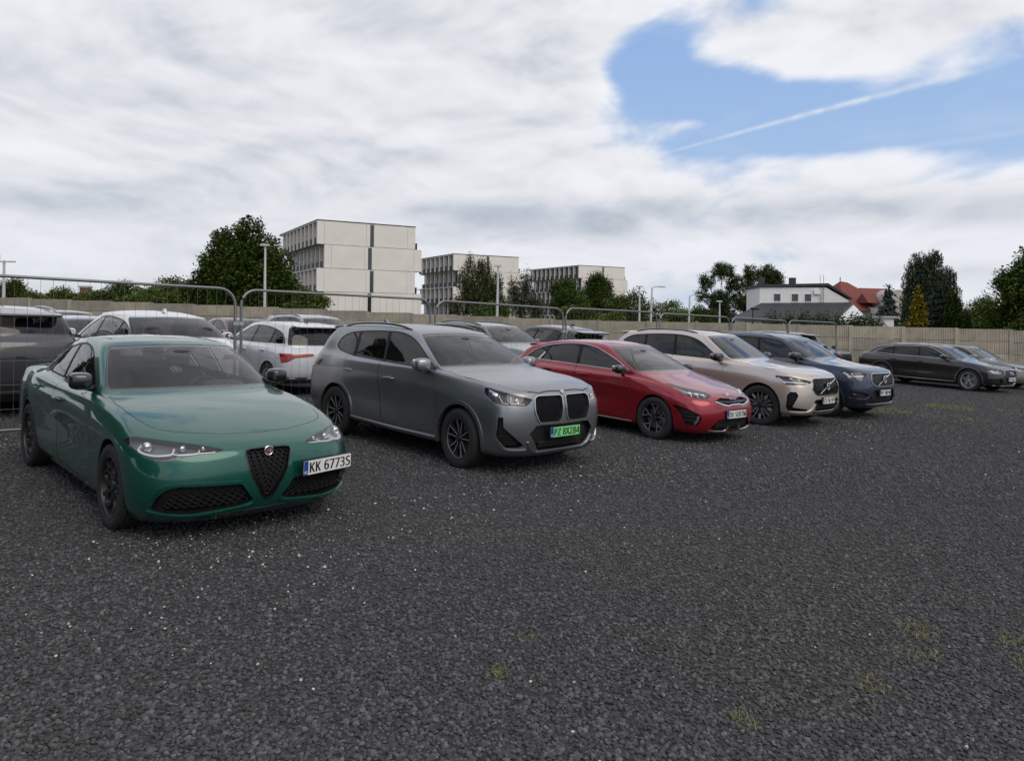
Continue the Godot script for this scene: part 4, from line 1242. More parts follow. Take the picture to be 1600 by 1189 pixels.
# headlamp: cavity, clear cover, light guides [line, width] and projector lenses [s, y, radius]
func headlamp(c: Dictionary, poly: PackedVector2Array, inside: Material, guides: Array, lenses: Array, view := WRAP, called := "headlight", cover: Material = null, guide_mat: Material = null) -> Array:
	var sh := take(c, view, poly)
	var o := put(c, called, to_bag(sh, -0.055), inside, true)
	if o.is_empty(): return o
	var w := walls_bag(sh, -0.002, -0.055)
	var g := to_bag(sh, -0.001)
	for k in 2:
		mesh_node("reflector_wall", w.mesh(k == 1), M.lamp_dark, o[k])
		mesh_node("cover", g.mesh(k == 1), cover if cover else M.lens, o[k])
	for l in guides:
		var b := strip(c.sk, view, smooth2(v2(l[0]), 4) if l.size() < 3 else v2(l[0]), l[1], -0.05, -0.022)
		for k in 2: mesh_node("light_guide", b.mesh(k == 1), guide_mat if guide_mat else M.lamp_white, o[k])
	for l in lenses:
		var r := surf(c.sk, view, Vector2(l[0], l[1]))
		if r.is_empty(): continue
		var b := Bag.new()
		var f := Vector3(1, 0, 0.1).normalized() if view == WRAP else Vector3(-1, 0, 0.1).normalized()
		var bs := Basis(Vector3.UP.cross(f).normalized(), Vector3.UP, f)
		b.lathe(PackedVector2Array([Vector2(-0.03, l[2] * 1.25), Vector2(0.004, l[2] * 1.2), Vector2(0.0, l[2] * 1.02)]), 18, Transform3D(bs, r[0] - f * 0.045))
		b.blob(Vector3(l[2], l[2], l[2] * 0.6), 1.0, Transform3D(bs, r[0] - f * 0.045), 14, 8)
		for k in 2: mesh_node("projector", b.mesh(k == 1), M.lamp_chrome, o[k])
	return o


func cars_grey_suv(at: Transform3D) -> void:
	var spec := {"wb": 2.692, "wr": 0.352, "loops": SPEC_grey_suv, "creases": CREASE_grey_suv, "subs": SUBS_grey_suv}
	var c := start_car(spec, "parked_suv", at, "matte grey SUV with twin kidney grille and green number plate", "car", "cars in the front row", paint(lin(0.30, 0.307, 0.318), 0.88, 0.30, 0.3, 0.15))
	arches(c, 0.395, 0.035, 0.055)
	var dlo := smooth2(v2([-2.96, 1.30, -2.88, 1.41, -2.65, 1.485, -2.2, 1.525, -1.76, 1.540, -1.43, 1.525, -1.13, 1.435, -0.81, 1.265, -0.56, 1.115]), 4)
	dlo.append_array(v2([-0.52, 1.10, -1.0, 1.115, -1.67, 1.13, -2.38, 1.155, -2.8, 1.205, -2.93, 1.25]))
	side_glass(c, dlo, [[-1.62, 1.0, -1.75, 1.6], [-2.35, 1.0, -2.45, 1.6]], 0.06, [M.tint, M.dark_tint, M.dark_tint])
	screens(c, 18.6, 62.0, 15.6)
	var hl := rounded(v2([1.16, 0.985, 1.08, 0.988, 0.84, 0.945, 0.52, 0.878, 0.555, 0.84, 0.61, 0.805, 0.83, 0.812, 0.98, 0.825, 1.16, 0.925]), 0.02, 3)
	headlamp(c, hl, M.lamp_dark, [[[0.80, 0.915, 0.80, 0.835, 0.62, 0.825], 0.012, true], [[0.97, 0.95, 0.90, 0.84, 0.83, 0.83], 0.012, true], [[1.10, 0.965, 0.98, 0.93], 0.030, true]], [[0.94, 0.90, 0.038], [0.70, 0.858, 0.025]])
	# twin grille
	var kd := rounded(v2([0.03, 0.885, 0.06, 0.912, 0.45, 0.914, 0.50, 0.885, 0.49, 0.74, 0.43, 0.62, 0.39, 0.603, 0.10, 0.60, 0.05, 0.64, 0.03, 0.75]), 0.03, 3)
	var gr := recess(c, "grille", WRAP, kd, 0.05, M.black, M.gloss, true)
	var b := Bag.new()
	for r in 12:
		var ln := PackedVector2Array()
		var y := 0.895 - r * 0.0255
		var s1 := 0.47 if y > 0.72 else lerpf(0.39, 0.47, (y - 0.60) / 0.12)
		var i := 0
		while 0.05 + i * 0.019 < s1:
			ln.push_back(Vector2(0.05 + i * 0.019, y + (0.0125 if (i + r) % 2 == 0 else -0.0125)))
			i += 1
		strip(c.sk, WRAP, ln, 0.008, -0.045, -0.018, false, b)
	var fr := strip(c.sk, WRAP, kd, 0.020, -0.02, 0.012, true)
	for k in 2:
		mesh_node("grille_mesh", b.mesh(k == 1), M.dark_metal, gr[k])
		mesh_node("grille_frame", fr.mesh(k == 1), M.satin, gr[k])
	# bumper openings
	var lw := recess(c, "lower_intake", WRAP, v2([-0.01, 0.575, 0.38, 0.58, 0.47, 0.575, 0.56, 0.49, 0.44, 0.31, 0.40, 0.288, -0.01, 0.284]), 0.07, M.black, M.gloss, false)
	b = Bag.new()
	for y in [0.31, 0.335, 0.36]: strip(c.sk, WRAP, v2([0.0, y, 0.2, y, 0.40, y]), 0.006, -0.065, -0.03, false, b)
	put(c, "intake_slats", b, M.plastic, false, lw[0])
	var si := recess(c, "bumper_vent", WRAP, v2([0.945, 0.672, 0.885, 0.68, 0.88, 0.57, 0.64, 0.365, 0.70, 0.338, 0.83, 0.336, 0.955, 0.45]), 0.06, M.black, M.gloss, true)
	b = Bag.new()
	for y in [0.37, 0.40, 0.43, 0.46]: strip(c.sk, WRAP, v2([0.70 + (y - 0.37) * 0.9, y, 0.80, y, 0.92, y]), 0.006, -0.055, -0.02, false, b)
	for k in 2: mesh_node("vent_slats", b.mesh(k == 1), M.plastic, si[k])
	put(c, "bumper_blade", strip(c.sk, WRAP, smooth2(v2([0.965, 0.455, 0.90, 0.375, 0.84, 0.318, 0.70, 0.305, 0.60, 0.308]), 4), 0.03, -0.008, 0.022), c.paint, true)
	put(c, "bumper_lip", strip(c.sk, WRAP, v2([0.0, 0.268, 0.2, 0.268, 0.44, 0.268, 0.54, 0.31, 0.585, 0.40]), 0.03, -0.01, 0.016), c.paint, false)
	panel(c, "hood", TOP, v2([-0.28, -0.01, -0.30, 0.45, -0.37, 0.70, -0.34, 0.785, -0.2, 0.825, 0.05, 0.835, 0.30, 0.82, 0.55, 0.735, 0.68, 0.66, 0.755, 0.54, 0.79, 0.4, 0.80, -0.01]), false)
	var fd := panel(c, "door", SIDE, v2([-0.54, 1.13, -0.50, 1.0, -0.43, 0.72, -0.44, 0.42, -0.55, 0.345, -1.50, 0.345, -1.58, 0.40, -1.65, 0.75, -1.69, 1.15]), true)
	var rd := panel(c, "door", SIDE, v2([-1.69, 1.15, -1.65, 0.75, -1.58, 0.40, -1.50, 0.345, -2.20, 0.35, -2.30, 0.45, -2.33, 0.62, -2.46, 0.78, -2.55, 1.18]), true)
	handles(c, fd + rd, [[-1.40, 0.935], [-2.38, 0.965]], c.paint)
	tail_lamp(c, v2([0.45, 0.99, 0.80, 1.0, 1.06, 1.06, 1.20, 1.05, 1.16, 0.96, 1.0, 0.92, 0.45, 0.93]), M.dark_red_lens)
	finish_body(c)
	put(c, "sill_trim", strip(c.sk, SIDE, v2([-0.42, 0.30, -1.3, 0.30, -2.28, 0.325]), 0.045, -0.005, 0.02), c.paint, true)
	put(c, "sill_skirt", strip(c.sk, SIDE, v2([-0.42, 0.262, -1.3, 0.27, -2.28, 0.29]), 0.04, -0.01, 0.008), M.plastic, true)
	rails(c, 21.5, 57.5, 9.12, 0.035, 0.017, M.gloss)
	spoiler(c, -3.27, 1.545, 0.56, c.paint)
	antenna(c, Vector3(-2.75, 1.615, 0), c.paint)
	mirrors(c, Vector3(-0.66, 1.165, 0.955), Vector3(0.085, 0.085, 0.105), c.paint, Vector3(-0.74, 1.10, 0.82))
	cabin(c, -0.34, 1.10, M.cloth)
	var pn := Vector3(1, 0, 0)
	number_plate(c, "PZ 8X284", Transform3D(Basis(Vector3.UP.cross(pn), Vector3.UP, pn), surf(c.sk, WRAP, Vector2(0.0, 0.49))[0] + pn * 0.022), M.plate_green)
	var q := surf(c.sk, WRAP, Vector2(0.0, 0.948))
	roundel(c, Transform3D(Basis(Vector3(0, 0, -1), q[1].cross(Vector3(0, 0, -1)).normalized(), q[1]), q[0] + q[1] * 0.003), 0.034)
	var ws := wheel_set(0.352, 0.238, 0.225, 5, [[v2([-0.06, 0.14, -0.13, 0.5, -0.24, 0.97]), 0.10], [v2([0.06, 0.14, 0.13, 0.5, 0.24, 0.97]), 0.10], [v2([0.0, 0.5, -0.44, 0.86]), 0.06], [v2([0.0, 0.5, 0.44, 0.86]), 0.06]], [[v2([-0.06, 0.2, -0.13, 0.5, -0.24, 0.97]), 0.05], [v2([0.06, 0.2, 0.13, 0.5, 0.24, 0.97]), 0.05], [arc2(0, 0, 0.985, 50, 130, 10), 0.035]], M.dark_metal, M.alloy, 0.16)
	for x in [0.0, -2.692]:
		for z in [0.795, -0.795]: put_wheel(c, ws, x, z, -0.10 if x == 0.0 else 0.0)

# round quartered badge
func roundel(c: Dictionary, t: Transform3D, r: float) -> void:
	var o := Node3D.new()
	o.name = "emblem"
	c.node.add_child(o, true)
	o.transform = t
	var b := Bag.new()
	b.lathe(PackedVector2Array([Vector2(-0.006, r), Vector2(0.003, r), Vector2(0.003, r * 0.62)]), 32)
	mesh_node("ring", b.mesh(), M.satin, o)
	for k in 4:
		b = Bag.new()
		var q := arc2(0, 0, r * 0.62, k * 90, k * 90 + 90, 8)
		q.push_back(Vector2.ZERO)
		b.prism(q, -0.004, 0.0035)
		mesh_node("quarter", b.mesh(), M.white if k % 2 == 0 else M.blue, o)


func cars_red_brake(at: Transform3D) -> void:
	var spec := {"wb": 2.65, "wr": 0.328, "loops": SPEC_red_brake, "creases": CREASE_red_brake, "subs": SUBS_red_brake, "liner": 0.83}
	var c := start_car(spec, "parked_estate", at, "bright red low estate car with black mirrors and a chrome line round its windows", "car", "cars in the front row", paint(lin(0.27, 0.006, 0.016), 0.45, 0.35))
	arches(c, 0.362)
	var dlo := smooth2(v2([-3.20, 1.05, -2.97, 1.205, -2.75, 1.28, -2.47, 1.332, -2.1, 1.368, -1.8, 1.374, -1.55, 1.352, -1.32, 1.295, -0.89, 1.145, -0.64, 1.02]), 4)
	dlo.append_array(v2([-0.58, 0.995, -1.2, 1.01, -1.8, 1.025, -2.6, 1.04]))
	side_glass(c, dlo, [[-1.74, 0.9, -1.83, 1.5], [-2.80, 0.95, -2.52, 1.45]], 0.075, [M.tint, M.dark_tint, M.dark_tint])
	put(c, "window_chrome", strip(c.sk, SIDE, dlo, 0.014, -0.003, 0.007, true), M.satin, true)
	put(c, "pillar_fin", strip(c.sk, SIDE, v2([-2.78, 1.045, -2.70, 1.13, -2.66, 1.18]), 0.06, -0.004, 0.010), M.satin, true)
	screens(c, 17.6, 62.0, 15.4)
	headlamp(c, rounded(v2([0.97, 0.875, 0.86, 0.868, 0.80, 0.835, 0.65, 0.803, 0.50, 0.762, 0.48, 0.735, 0.62, 0.682, 0.78, 0.695, 0.94, 0.735, 1.0, 0.80]), 0.02, 3), M.lamp_dark, [[[0.93, 0.855, 0.80, 0.79, 0.62, 0.775, 0.53, 0.748], 0.012], [[0.90, 0.80, 0.84, 0.77, 0.78, 0.765], 0.010]], [[0.80, 0.745, 0.026], [0.70, 0.735, 0.024], [0.60, 0.725, 0.022]])
	# narrow grille with a chrome smile
	var gr := recess(c, "grille", WRAP, v2([-0.01, 0.685, 0.15, 0.69, 0.33, 0.70, 0.46, 0.668, 0.48, 0.645, 0.30, 0.592, 0.19, 0.575, 0.12, 0.587, -0.01, 0.59]), 0.04, M.black, M.gloss, false)
	put(c, "grille_slat", strip(c.sk, WRAP, v2([0.0, 0.645, 0.2, 0.648, 0.42, 0.655]), 0.016, -0.038, -0.012), M.gloss, false, gr[0])
	put(c, "grille_chrome", strip(c.sk, WRAP, v2([0.0, 0.600, 0.11, 0.600, 0.19, 0.584, 0.30, 0.600, 0.40, 0.628, 0.475, 0.650]), 0.022, -0.012, 0.012), M.chrome, false, gr[0])
	put(c, "grille_upper_chrome", strip(c.sk, WRAP, v2([0.0, 0.672, 0.08, 0.674, 0.12, 0.684]), 0.008, -0.012, 0.008), M.chrome, false, gr[0])
	var si := recess(c, "bumper_vent", WRAP, rounded(v2([1.16, 0.578, 1.06, 0.575, 0.92, 0.54, 0.74, 0.455, 0.72, 0.40, 0.77, 0.295, 0.95, 0.30, 1.06, 0.48]), 0.02, 3), 0.06, M.black, M.gloss, true)
	var b := Bag.new()
	for y in [0.36, 0.42, 0.47]: strip(c.sk, WRAP, v2([0.78, y, 0.88, y, 1.0, y]), 0.010, -0.055, -0.02, false, b)
	var lamp := strip(c.sk, WRAP, v2([0.76, 0.44, 0.78, 0.36, 0.82, 0.31]), 0.05, -0.05, -0.012)
	for k in 2:
		mesh_node("vent_slats", b.mesh(k == 1), M.plastic, si[k])
		mesh_node("fog_lamp", lamp.mesh(k == 1), M.lamp_grey, si[k])
	var lw := recess(c, "lower_intake", WRAP, v2([-0.01, 0.40, 0.22, 0.40, 0.42, 0.375, 0.56, 0.245, 0.30, 0.212, -0.01, 0.206]), 0.06, M.black, M.gloss, false)
	b = Bag.new()
	for y in [0.25, 0.29, 0.33]: strip(c.sk, WRAP, v2([0.0, y, 0.2, y, 0.43, y]), 0.008, -0.055, -0.02, false, b)
	put(c, "intake_slats", b, M.plastic, false, lw[0])
	put(c, "lip_chrome", strip(c.sk, WRAP, v2([0.58, 0.225, 0.40, 0.205, 0.20, 0.202, 0.165, 0.225, 0.14, 0.285]), 0.014, -0.01, 0.016), M.satin, true)
	panel(c, "hood", TOP, v2([-0.22, -0.01, -0.25, 0.45, -0.33, 0.68, -0.29, 0.76, 0.0, 0.785, 0.30, 0.76, 0.50, 0.66, 0.64, 0.50, 0.71, 0.30, 0.735, -0.01]), false)
	var fd := panel(c, "door", SIDE, v2([-0.62, 1.01, -0.55, 0.93, -0.50, 0.75, -0.50, 0.36, -0.62, 0.275, -1.55, 0.28, -1.64, 0.36, -1.72, 0.70, -1.78, 1.03]), true)
	var rd := panel(c, "door", SIDE, v2([-1.78, 1.03, -1.72, 0.70, -1.64, 0.36, -1.55, 0.28, -2.14, 0.285, -2.26, 0.38, -2.36, 0.62, -2.52, 0.76, -2.66, 1.05]), true)
	handles(c, fd + rd, [[-1.55, 0.875], [-2.42, 0.90]], c.paint)
	tail_lamp(c, v2([0.0, 0.93, 0.80, 0.95, 1.06, 0.97, 1.05, 0.88, 0.75, 0.84, 0.0, 0.88]), M.dark_red_lens)
	finish_body(c)
	put(c, "sill_chrome", strip(c.sk, SIDE, v2([-0.45, 0.222, -1.3, 0.225, -2.22, 0.24]), 0.016, -0.004, 0.012), M.satin, true)
	spoiler(c, -3.22, 1.30, 0.52, c.paint, 0.14)
	mirrors(c, Vector3(-0.68, 1.03, 0.925), Vector3(0.085, 0.068, 0.10), M.gloss, Vector3(-0.76, 0.985, 0.79))
	cabin(c, -0.28, 0.97, M.grey_cloth)
	var pn := Vector3(1, 0, 0)
	number_plate(c, "DU 5U07M", Transform3D(Basis(Vector3.UP.cross(pn), Vector3.UP, pn), surf(c.sk, WRAP, Vector2(0.0, 0.455))[0] + pn * 0.02), M.plate_white)
	# three-letter badge above the grille, drawn as strokes
	b = Bag.new()
	for l in [[-0.105, 0, -0.105, 1], [-0.105, 0, -0.045, 1], [-0.085, 0.35, -0.04, 0], [-0.04, 0, 0.0, 1], [0.0, 0, 0.0, 1], [0.0, 0, 0.05, 1], [0.05, 1, 0.10, 0]]:
		var path := PackedVector3Array()
		for e in 2:
			var q := surf(c.sk, WRAP, Vector2(absf(l[e * 2]), 0.722 + l[e * 2 + 1] * 0.034))
			path.push_back(Vector3(q[0].x, q[0].y, -signf(l[e * 2]) * q[0].z) + Vector3(q[1].x, q[1].y, 0) * 0.004)
		b.tube(path, 0.005, 5)
	mesh_node("badge", b.mesh(), M.chrome, c.node)
	var ws := wheel_set(0.328, 0.232, 0.225, 5, [[v2([0.0, 0.12, 0.0, 0.52, -0.30, 0.93]), 0.10], [v2([0.0, 0.50, 0.30, 0.93]), 0.09], [v2([-0.12, 0.66, -0.42, 0.55]), 0.06]], [[v2([0.0, 0.2, 0.0, 0.52, -0.30, 0.93]), 0.045], [v2([0.0, 0.52, 0.30, 0.93]), 0.045], [arc2(0, 0, 0.965, 73, 107, 6), 0.04]], M.dark_metal, M.alloy, 0.15)
	for x in [0.0, -2.65]:
		for z in [0.785, -0.785]: put_wheel(c, ws, x, z, 0.03)

func diagonal_badge(c: Dictionary, t: Transform3D, w: float, h: float, r: float) -> void:
	var o := Node3D.new()
	o.name = "emblem"
	c.node.add_child(o, true)
	o.transform = t
	var b := Bag.new()
	b.tube(PackedVector3Array([Vector3(-w, -h, 0.004), Vector3(w, h, 0.004)]), 0.011, 6)
	mesh_node("bar", b.mesh(), M.satin, o)
	b = Bag.new()
	var ring := PackedVector3Array()
	for i in 28: ring.push_back(Vector3(cos(TAU * i / 28) * r, sin(TAU * i / 28) * r, 0.016))
	b.tube(ring, r * 0.17, 6, true)
	b.tube(PackedVector3Array([Vector3(r * 0.72, r * 0.72, 0.016), Vector3(r * 1.25, r * 1.25, 0.016)]), r * 0.13, 6)
	b.lathe(PackedVector2Array([Vector2(0.008, r * 0.9), Vector2(0.008, 0.001)]), 24)
	b.box(Vector3(-r * 0.95, -r * 0.18, 0.008), Vector3(r * 0.95, r * 0.18, 0.026))
	mesh_node("ring", b.mesh(), M.satin, o)

func cars_beige_suv(at: Transform3D) -> void:
	var spec := {"wb": 2.865, "wr": 0.37, "loops": SPEC_beige_suv, "creases": CREASE_beige_suv, "subs": SUBS_beige_suv, "liner": 0.88}
	var c := start_car(spec, "parked_suv", at, "champagne beige SUV with a glossy black grille crossed by a diagonal bar", "car", "cars in the front row", paint(lin(0.56, 0.49, 0.43), 0.55, 0.34))
	arches(c, 0.415)
	var dlo := smooth2(v2([-3.33, 1.40, -3.2, 1.485, -3.0, 1.535, -2.4, 1.58, -1.85, 1.58, -1.45, 1.495, -1.11, 1.30, -0.88, 1.165]), 4)
	dlo.append_array(v2([-0.83, 1.135, -1.47, 1.155, -1.9, 1.165, -2.6, 1.20, -3.1, 1.27]))
	side_glass(c, dlo, [[-1.88, 1.0, -2.03, 1.7], [-2.66, 1.0, -2.76, 1.7]], 0.06, [M.tint, M.dark_tint, M.dark_tint], 0.018)
	screens(c, 18.2, 62.0, 15.6)
	headlamp(c, rounded(v2([1.28, 0.93, 1.24, 0.945, 0.92, 0.935, 0.56, 0.862, 0.60, 0.835, 0.79, 0.80, 1.12, 0.79, 1.22, 0.88]), 0.015, 3), M.lamp_dark, [[[1.24, 0.915, 1.16, 0.86, 1.10, 0.815], 0.045, true], [[1.14, 0.848, 0.90, 0.848, 0.64, 0.838], 0.030, true]], [[0.93, 0.895, 0.022], [0.80, 0.882, 0.022]])
	var gr := recess(c, "grille", WRAP, rounded(v2([-0.01, 0.905, 0.48, 0.905, 0.53, 0.885, 0.555, 0.72, 0.46, 0.645, 0.38, 0.625, -0.01, 0.62]), 0.02, 2), 0.035, M.black, M.gloss, false)
	var b := Bag.new()
	for i in 10: strip(c.sk, WRAP, v2([0.03 + i * 0.05, 0.895, 0.03 + i * 0.05, 0.77, 0.03 + i * 0.045, 0.635 + 0.004 * i]), 0.012, -0.035, -0.008, false, b)
	put(c, "grille_slats", b, M.gloss, false, gr[0])
	put(c, "grille_frame", strip(c.sk, WRAP, v2([0.0, 0.907, 0.48, 0.907, 0.532, 0.885, 0.557, 0.72, 0.46, 0.64, 0.38, 0.62, 0.0, 0.615]), 0.02, -0.01, 0.010), M.gloss, false, gr[0])
	var q := surf(c.sk, WRAP, Vector2(0.0, 0.765))
	diagonal_badge(c, Transform3D(Basis(Vector3(0, 0, -1), Vector3.UP, Vector3(1, 0, 0)), q[0] + Vector3(-0.004, 0, 0)), 0.30, 0.125, 0.062)
	var si := recess(c, "bumper_vent", WRAP, v2([1.07, 0.615, 1.01, 0.675, 0.91, 0.675, 0.875, 0.61, 0.97, 0.42, 0.955, 0.40, 0.65, 0.372, 0.68, 0.338, 1.03, 0.338, 1.085, 0.40]), 0.06, M.black, M.gloss, true)
	b = Bag.new()
	for k in 5: strip(c.sk, WRAP, v2([0.92, 0.64 - k * 0.045, 1.0, 0.64 - k * 0.045, 1.06, 0.62 - k * 0.045]), 0.010, -0.055, -0.015, false, b)
	for k in 2: mesh_node("vent_slats", b.mesh(k == 1), M.plastic, si[k])
	put(c, "bumper_blade", strip(c.sk, WRAP, smooth2(v2([0.48, 0.47, 0.52, 0.40, 0.60, 0.335, 0.75, 0.312, 1.0, 0.318]), 4), 0.036, -0.008, 0.022), c.paint, true)
	var lw := recess(c, "lower_intake", WRAP, v2([-0.01, 0.545, 0.45, 0.54, 0.515, 0.50, 0.42, 0.335, -0.01, 0.33]), 0.06, M.black, M.gloss, false)
	b = Bag.new()
	for y in [0.37, 0.40, 0.43]: strip(c.sk, WRAP, v2([0.0, y, 0.2, y, 0.42, y]), 0.009, -0.055, -0.02, false, b)
	put(c, "intake_slats", b, M.plastic, false, lw[0])
	put(c, "bumper_lip", strip(c.sk, WRAP, v2([0.0, 0.305, 0.25, 0.305, 0.46, 0.315]), 0.04, -0.02, 0.012), M.gloss, false)
	panel(c, "hood", TOP, v2([-0.42, -0.01, -0.44, 0.45, -0.50, 0.70, -0.46, 0.785, -0.2, 0.84, 0.13, 0.855, 0.26, 0.84, 0.5, 0.735, 0.68, 0.60, 0.755, 0.45, 0.77, -0.01]), false)
	var fd := panel(c, "door", SIDE, v2([-0.86, 1.16, -0.80, 1.06, -0.72, 0.80, -0.72, 0.45, -0.82, 0.36, -1.78, 0.365, -1.86, 0.44, -1.92, 0.80, -1.96, 1.19]), true)
	var rd := panel(c, "door", SIDE, v2([-1.96, 1.19, -1.92, 0.80, -1.86, 0.44, -1.78, 0.365, -2.32, 0.37, -2.42, 0.46, -2.46, 0.66, -2.62, 0.82, -2.74, 1.22]), true)
	handles(c, fd + rd, [[-1.72, 0.98], [-2.56, 1.02]], c.paint)
	finish_body(c)
	put(c, "sill_skirt", strip(c.sk, SIDE, v2([-0.45, 0.29, -1.4, 0.30, -2.44, 0.32]), 0.05, -0.01, 0.010), M.gloss, true)
	rails(c, 21.5, 57.0, 9.15, 0.03, 0.016, M.gloss)
	spoiler(c, -3.40, 1.575, 0.54, c.paint)
	mirrors(c, Vector3(-0.84, 1.20, 0.985), Vector3(0.09, 0.082, 0.115), M.gloss, Vector3(-0.92, 1.13, 0.83))
	cabin(c, -0.46, 1.13, M.cloth)
	var pn := Vector3(1, 0, 0)
	number_plate(c, "ZS 9LF9Y", Transform3D(Basis(Vector3.UP.cross(pn), Vector3.UP, pn), surf(c.sk, WRAP, Vector2(0.0, 0.515))[0] + pn * 0.02), M.plate_white)
	var ws := wheel_set(0.37, 0.262, 0.235, 5, [[v2([-0.04, 0.12, -0.16, 0.97]), 0.12], [v2([0.05, 0.12, 0.17, 0.97]), 0.10]], [[v2([-0.05, 0.2, -0.17, 0.97]), 0.05], [v2([0.06, 0.2, 0.18, 0.97]), 0.05], [v2([0.36, 0.50, 0.55, 0.78]), 0.16]], M.dark_metal, M.alloy, 0.15)
	for x in [0.0, -2.865]:
		for z in [0.815, -0.815]: put_wheel(c, ws, x, z, 0.10 if x == 0.0 else 0.0)

func cars_navy_suv(at: Transform3D) -> void:
	var spec := {"wb": 2.702, "wr": 0.36, "loops": SPEC_navy_suv, "creases": CREASE_navy_suv, "subs": SUBS_navy_suv, "liner": 0.86}
	var c := start_car(spec, "parked_suv", at, "navy blue compact SUV with a chrome framed grille and diagonal bar", "car", "cars in the front row", paint(lin(0.018, 0.028, 0.055), 0.4, 0.36))
	arches(c, 0.40, 0.035, 0.055, M.plastic)
	var dlo := smooth2(v2([-3.05, 1.42, -2.9, 1.51, -2.5, 1.56, -2.0, 1.575, -1.4, 1.56, -1.06, 1.485, -0.74, 1.26, -0.62, 1.18]), 4)
	dlo.append_array(v2([-0.58, 1.16, -1.49, 1.165, -2.2, 1.19, -2.75, 1.235, -2.95, 1.33]))
	side_glass(c, dlo, [[-1.50, 1.0, -1.68, 1.7], [-2.35, 1.0, -2.47, 1.7]], 0.06, [M.tint, M.dark_tint, M.dark_tint], 0.016)
	screens(c, 18.2, 62.0, 15.6)
	headlamp(c, rounded(v2([1.20, 0.97, 1.16, 0.985, 0.72, 0.955, 0.66, 0.925, 0.77, 0.845, 0.98, 0.84, 1.12, 0.87]), 0.015, 3), M.lamp_dark, [[[1.16, 0.965, 1.07, 0.92, 1.02, 0.86], 0.05, true], [[1.04, 0.895, 0.86, 0.895, 0.72, 0.91], 0.026, true]], [[0.92, 0.93, 0.02]])
	var gr := recess(c, "grille", WRAP, rounded(v2([-0.01, 0.945, 0.48, 0.945, 0.53, 0.925, 0.545, 0.78, 0.44, 0.72, 0.34, 0.705, -0.01, 0.70]), 0.02, 2), 0.05, M.black, M.gloss, false)
	var b := Bag.new()
	for i in 11: strip(c.sk, WRAP, v2([0.04 + i * 0.045, 0.935, 0.04 + i * 0.045, 0.82, 0.04 + i * 0.040, 0.715 + 0.004 * i]), 0.009, -0.045, -0.008, false, b)
	put(c, "grille_slats", b, M.grey_metal, false, gr[0])
	put(c, "grille_frame", strip(c.sk, WRAP, v2([0.0, 0.95, 0.48, 0.95, 0.535, 0.928, 0.552, 0.78, 0.44, 0.714, 0.34, 0.698, 0.0, 0.693]), 0.024, -0.015, 0.014), M.satin, false, gr[0])
	var q := surf(c.sk, WRAP, Vector2(0.0, 0.825))
	diagonal_badge(c, Transform3D(Basis(Vector3(0, 0, -1), Vector3.UP, Vector3(1, 0, 0)), q[0] + Vector3(0.002, 0, 0)), 0.28, 0.115, 0.07)
	var si := recess(c, "bumper_vent", WRAP, rounded(v2([1.06, 0.575, 1.01, 0.60, 0.75, 0.57, 0.62, 0.53, 0.70, 0.468, 1.03, 0.474]), 0.015, 2), 0.04, M.black, M.gloss, true)
	var fog := strip(c.sk, WRAP, v2([0.98, 0.54, 0.92, 0.535]), 0.03, -0.038, -0.005)
	for k in 2: mesh_node("fog_lamp", fog.mesh(k == 1), M.lamp_chrome, si[k])
	put(c, "bumper_trim", strip(c.sk, WRAP, v2([1.04, 0.452, 0.85, 0.445, 0.70, 0.445, 0.63, 0.50]), 0.03, -0.006, 0.014), M.grey_plastic, true)
	var lw := recess(c, "lower_intake", WRAP, v2([-0.01, 0.64, 0.40, 0.63, 0.50, 0.60, 0.56, 0.45, 0.60, 0.36, -0.01, 0.35]), 0.05, M.black, M.gloss, false)
	b = Bag.new()
	for y in [0.40, 0.44, 0.48]: strip(c.sk, WRAP, v2([0.0, y, 0.2, y, 0.48, y]), 0.009, -0.045, -0.02, false, b)
	put(c, "intake_slats", b, M.plastic, false, lw[0])
	put(c, "skid_plate", strip(c.sk, WRAP, v2([0.0, 0.322, 0.25, 0.322, 0.5, 0.325, 0.66, 0.335]), 0.03, -0.012, 0.016), M.satin, false)
	put(c, "bumper_skirt", strip(c.sk, WRAP, v2([0.62, 0.30, 0.8, 0.30, 1.0, 0.305]), 0.07, -0.02, 0.008), M.plastic, true)
	panel(c, "hood", TOP, v2([-0.29, -0.01, -0.31, 0.45, -0.37, 0.70, -0.33, 0.785, -0.1, 0.83, 0.15, 0.84, 0.30, 0.82, 0.55, 0.70, 0.68, 0.58, 0.745, 0.42, 0.76, -0.01]), false)
	var fd := panel(c, "door", SIDE, v2([-0.60, 1.18, -0.56, 1.06, -0.50, 0.80, -0.50, 0.45, -0.62, 0.37, -1.50, 0.375, -1.56, 0.45, -1.60, 0.80, -1.62, 1.19]), true)
	var rd := panel(c, "door", SIDE, v2([-1.62, 1.19, -1.60, 0.80, -1.56, 0.45, -1.50, 0.375, -2.16, 0.38, -2.26, 0.48, -2.30, 0.66, -2.45, 0.82, -2.55, 1.22]), true)
	handles(c, fd + rd, [[-1.42, 1.0], [-2.34, 1.03]], c.paint)
	finish_body(c)
	put(c, "sill_skirt", strip(c.sk, SIDE, v2([-0.42, 0.30, -1.3, 0.31, -2.28, 0.33]), 0.07, -0.01, 0.010), M.plastic, true)
	rails(c, 21.5, 57.0, 9.15, 0.03, 0.016, M.satin)
	spoiler(c, -3.16, 1.575, 0.54, c.paint)
	mirrors(c, Vector3(-0.62, 1.22, 0.955), Vector3(0.085, 0.078, 0.105), M.gloss, Vector3(-0.70, 1.15, 0.82))
	cabin(c, -0.33, 1.13, M.beige_cloth)
	var pn := Vector3(1, 0, 0)
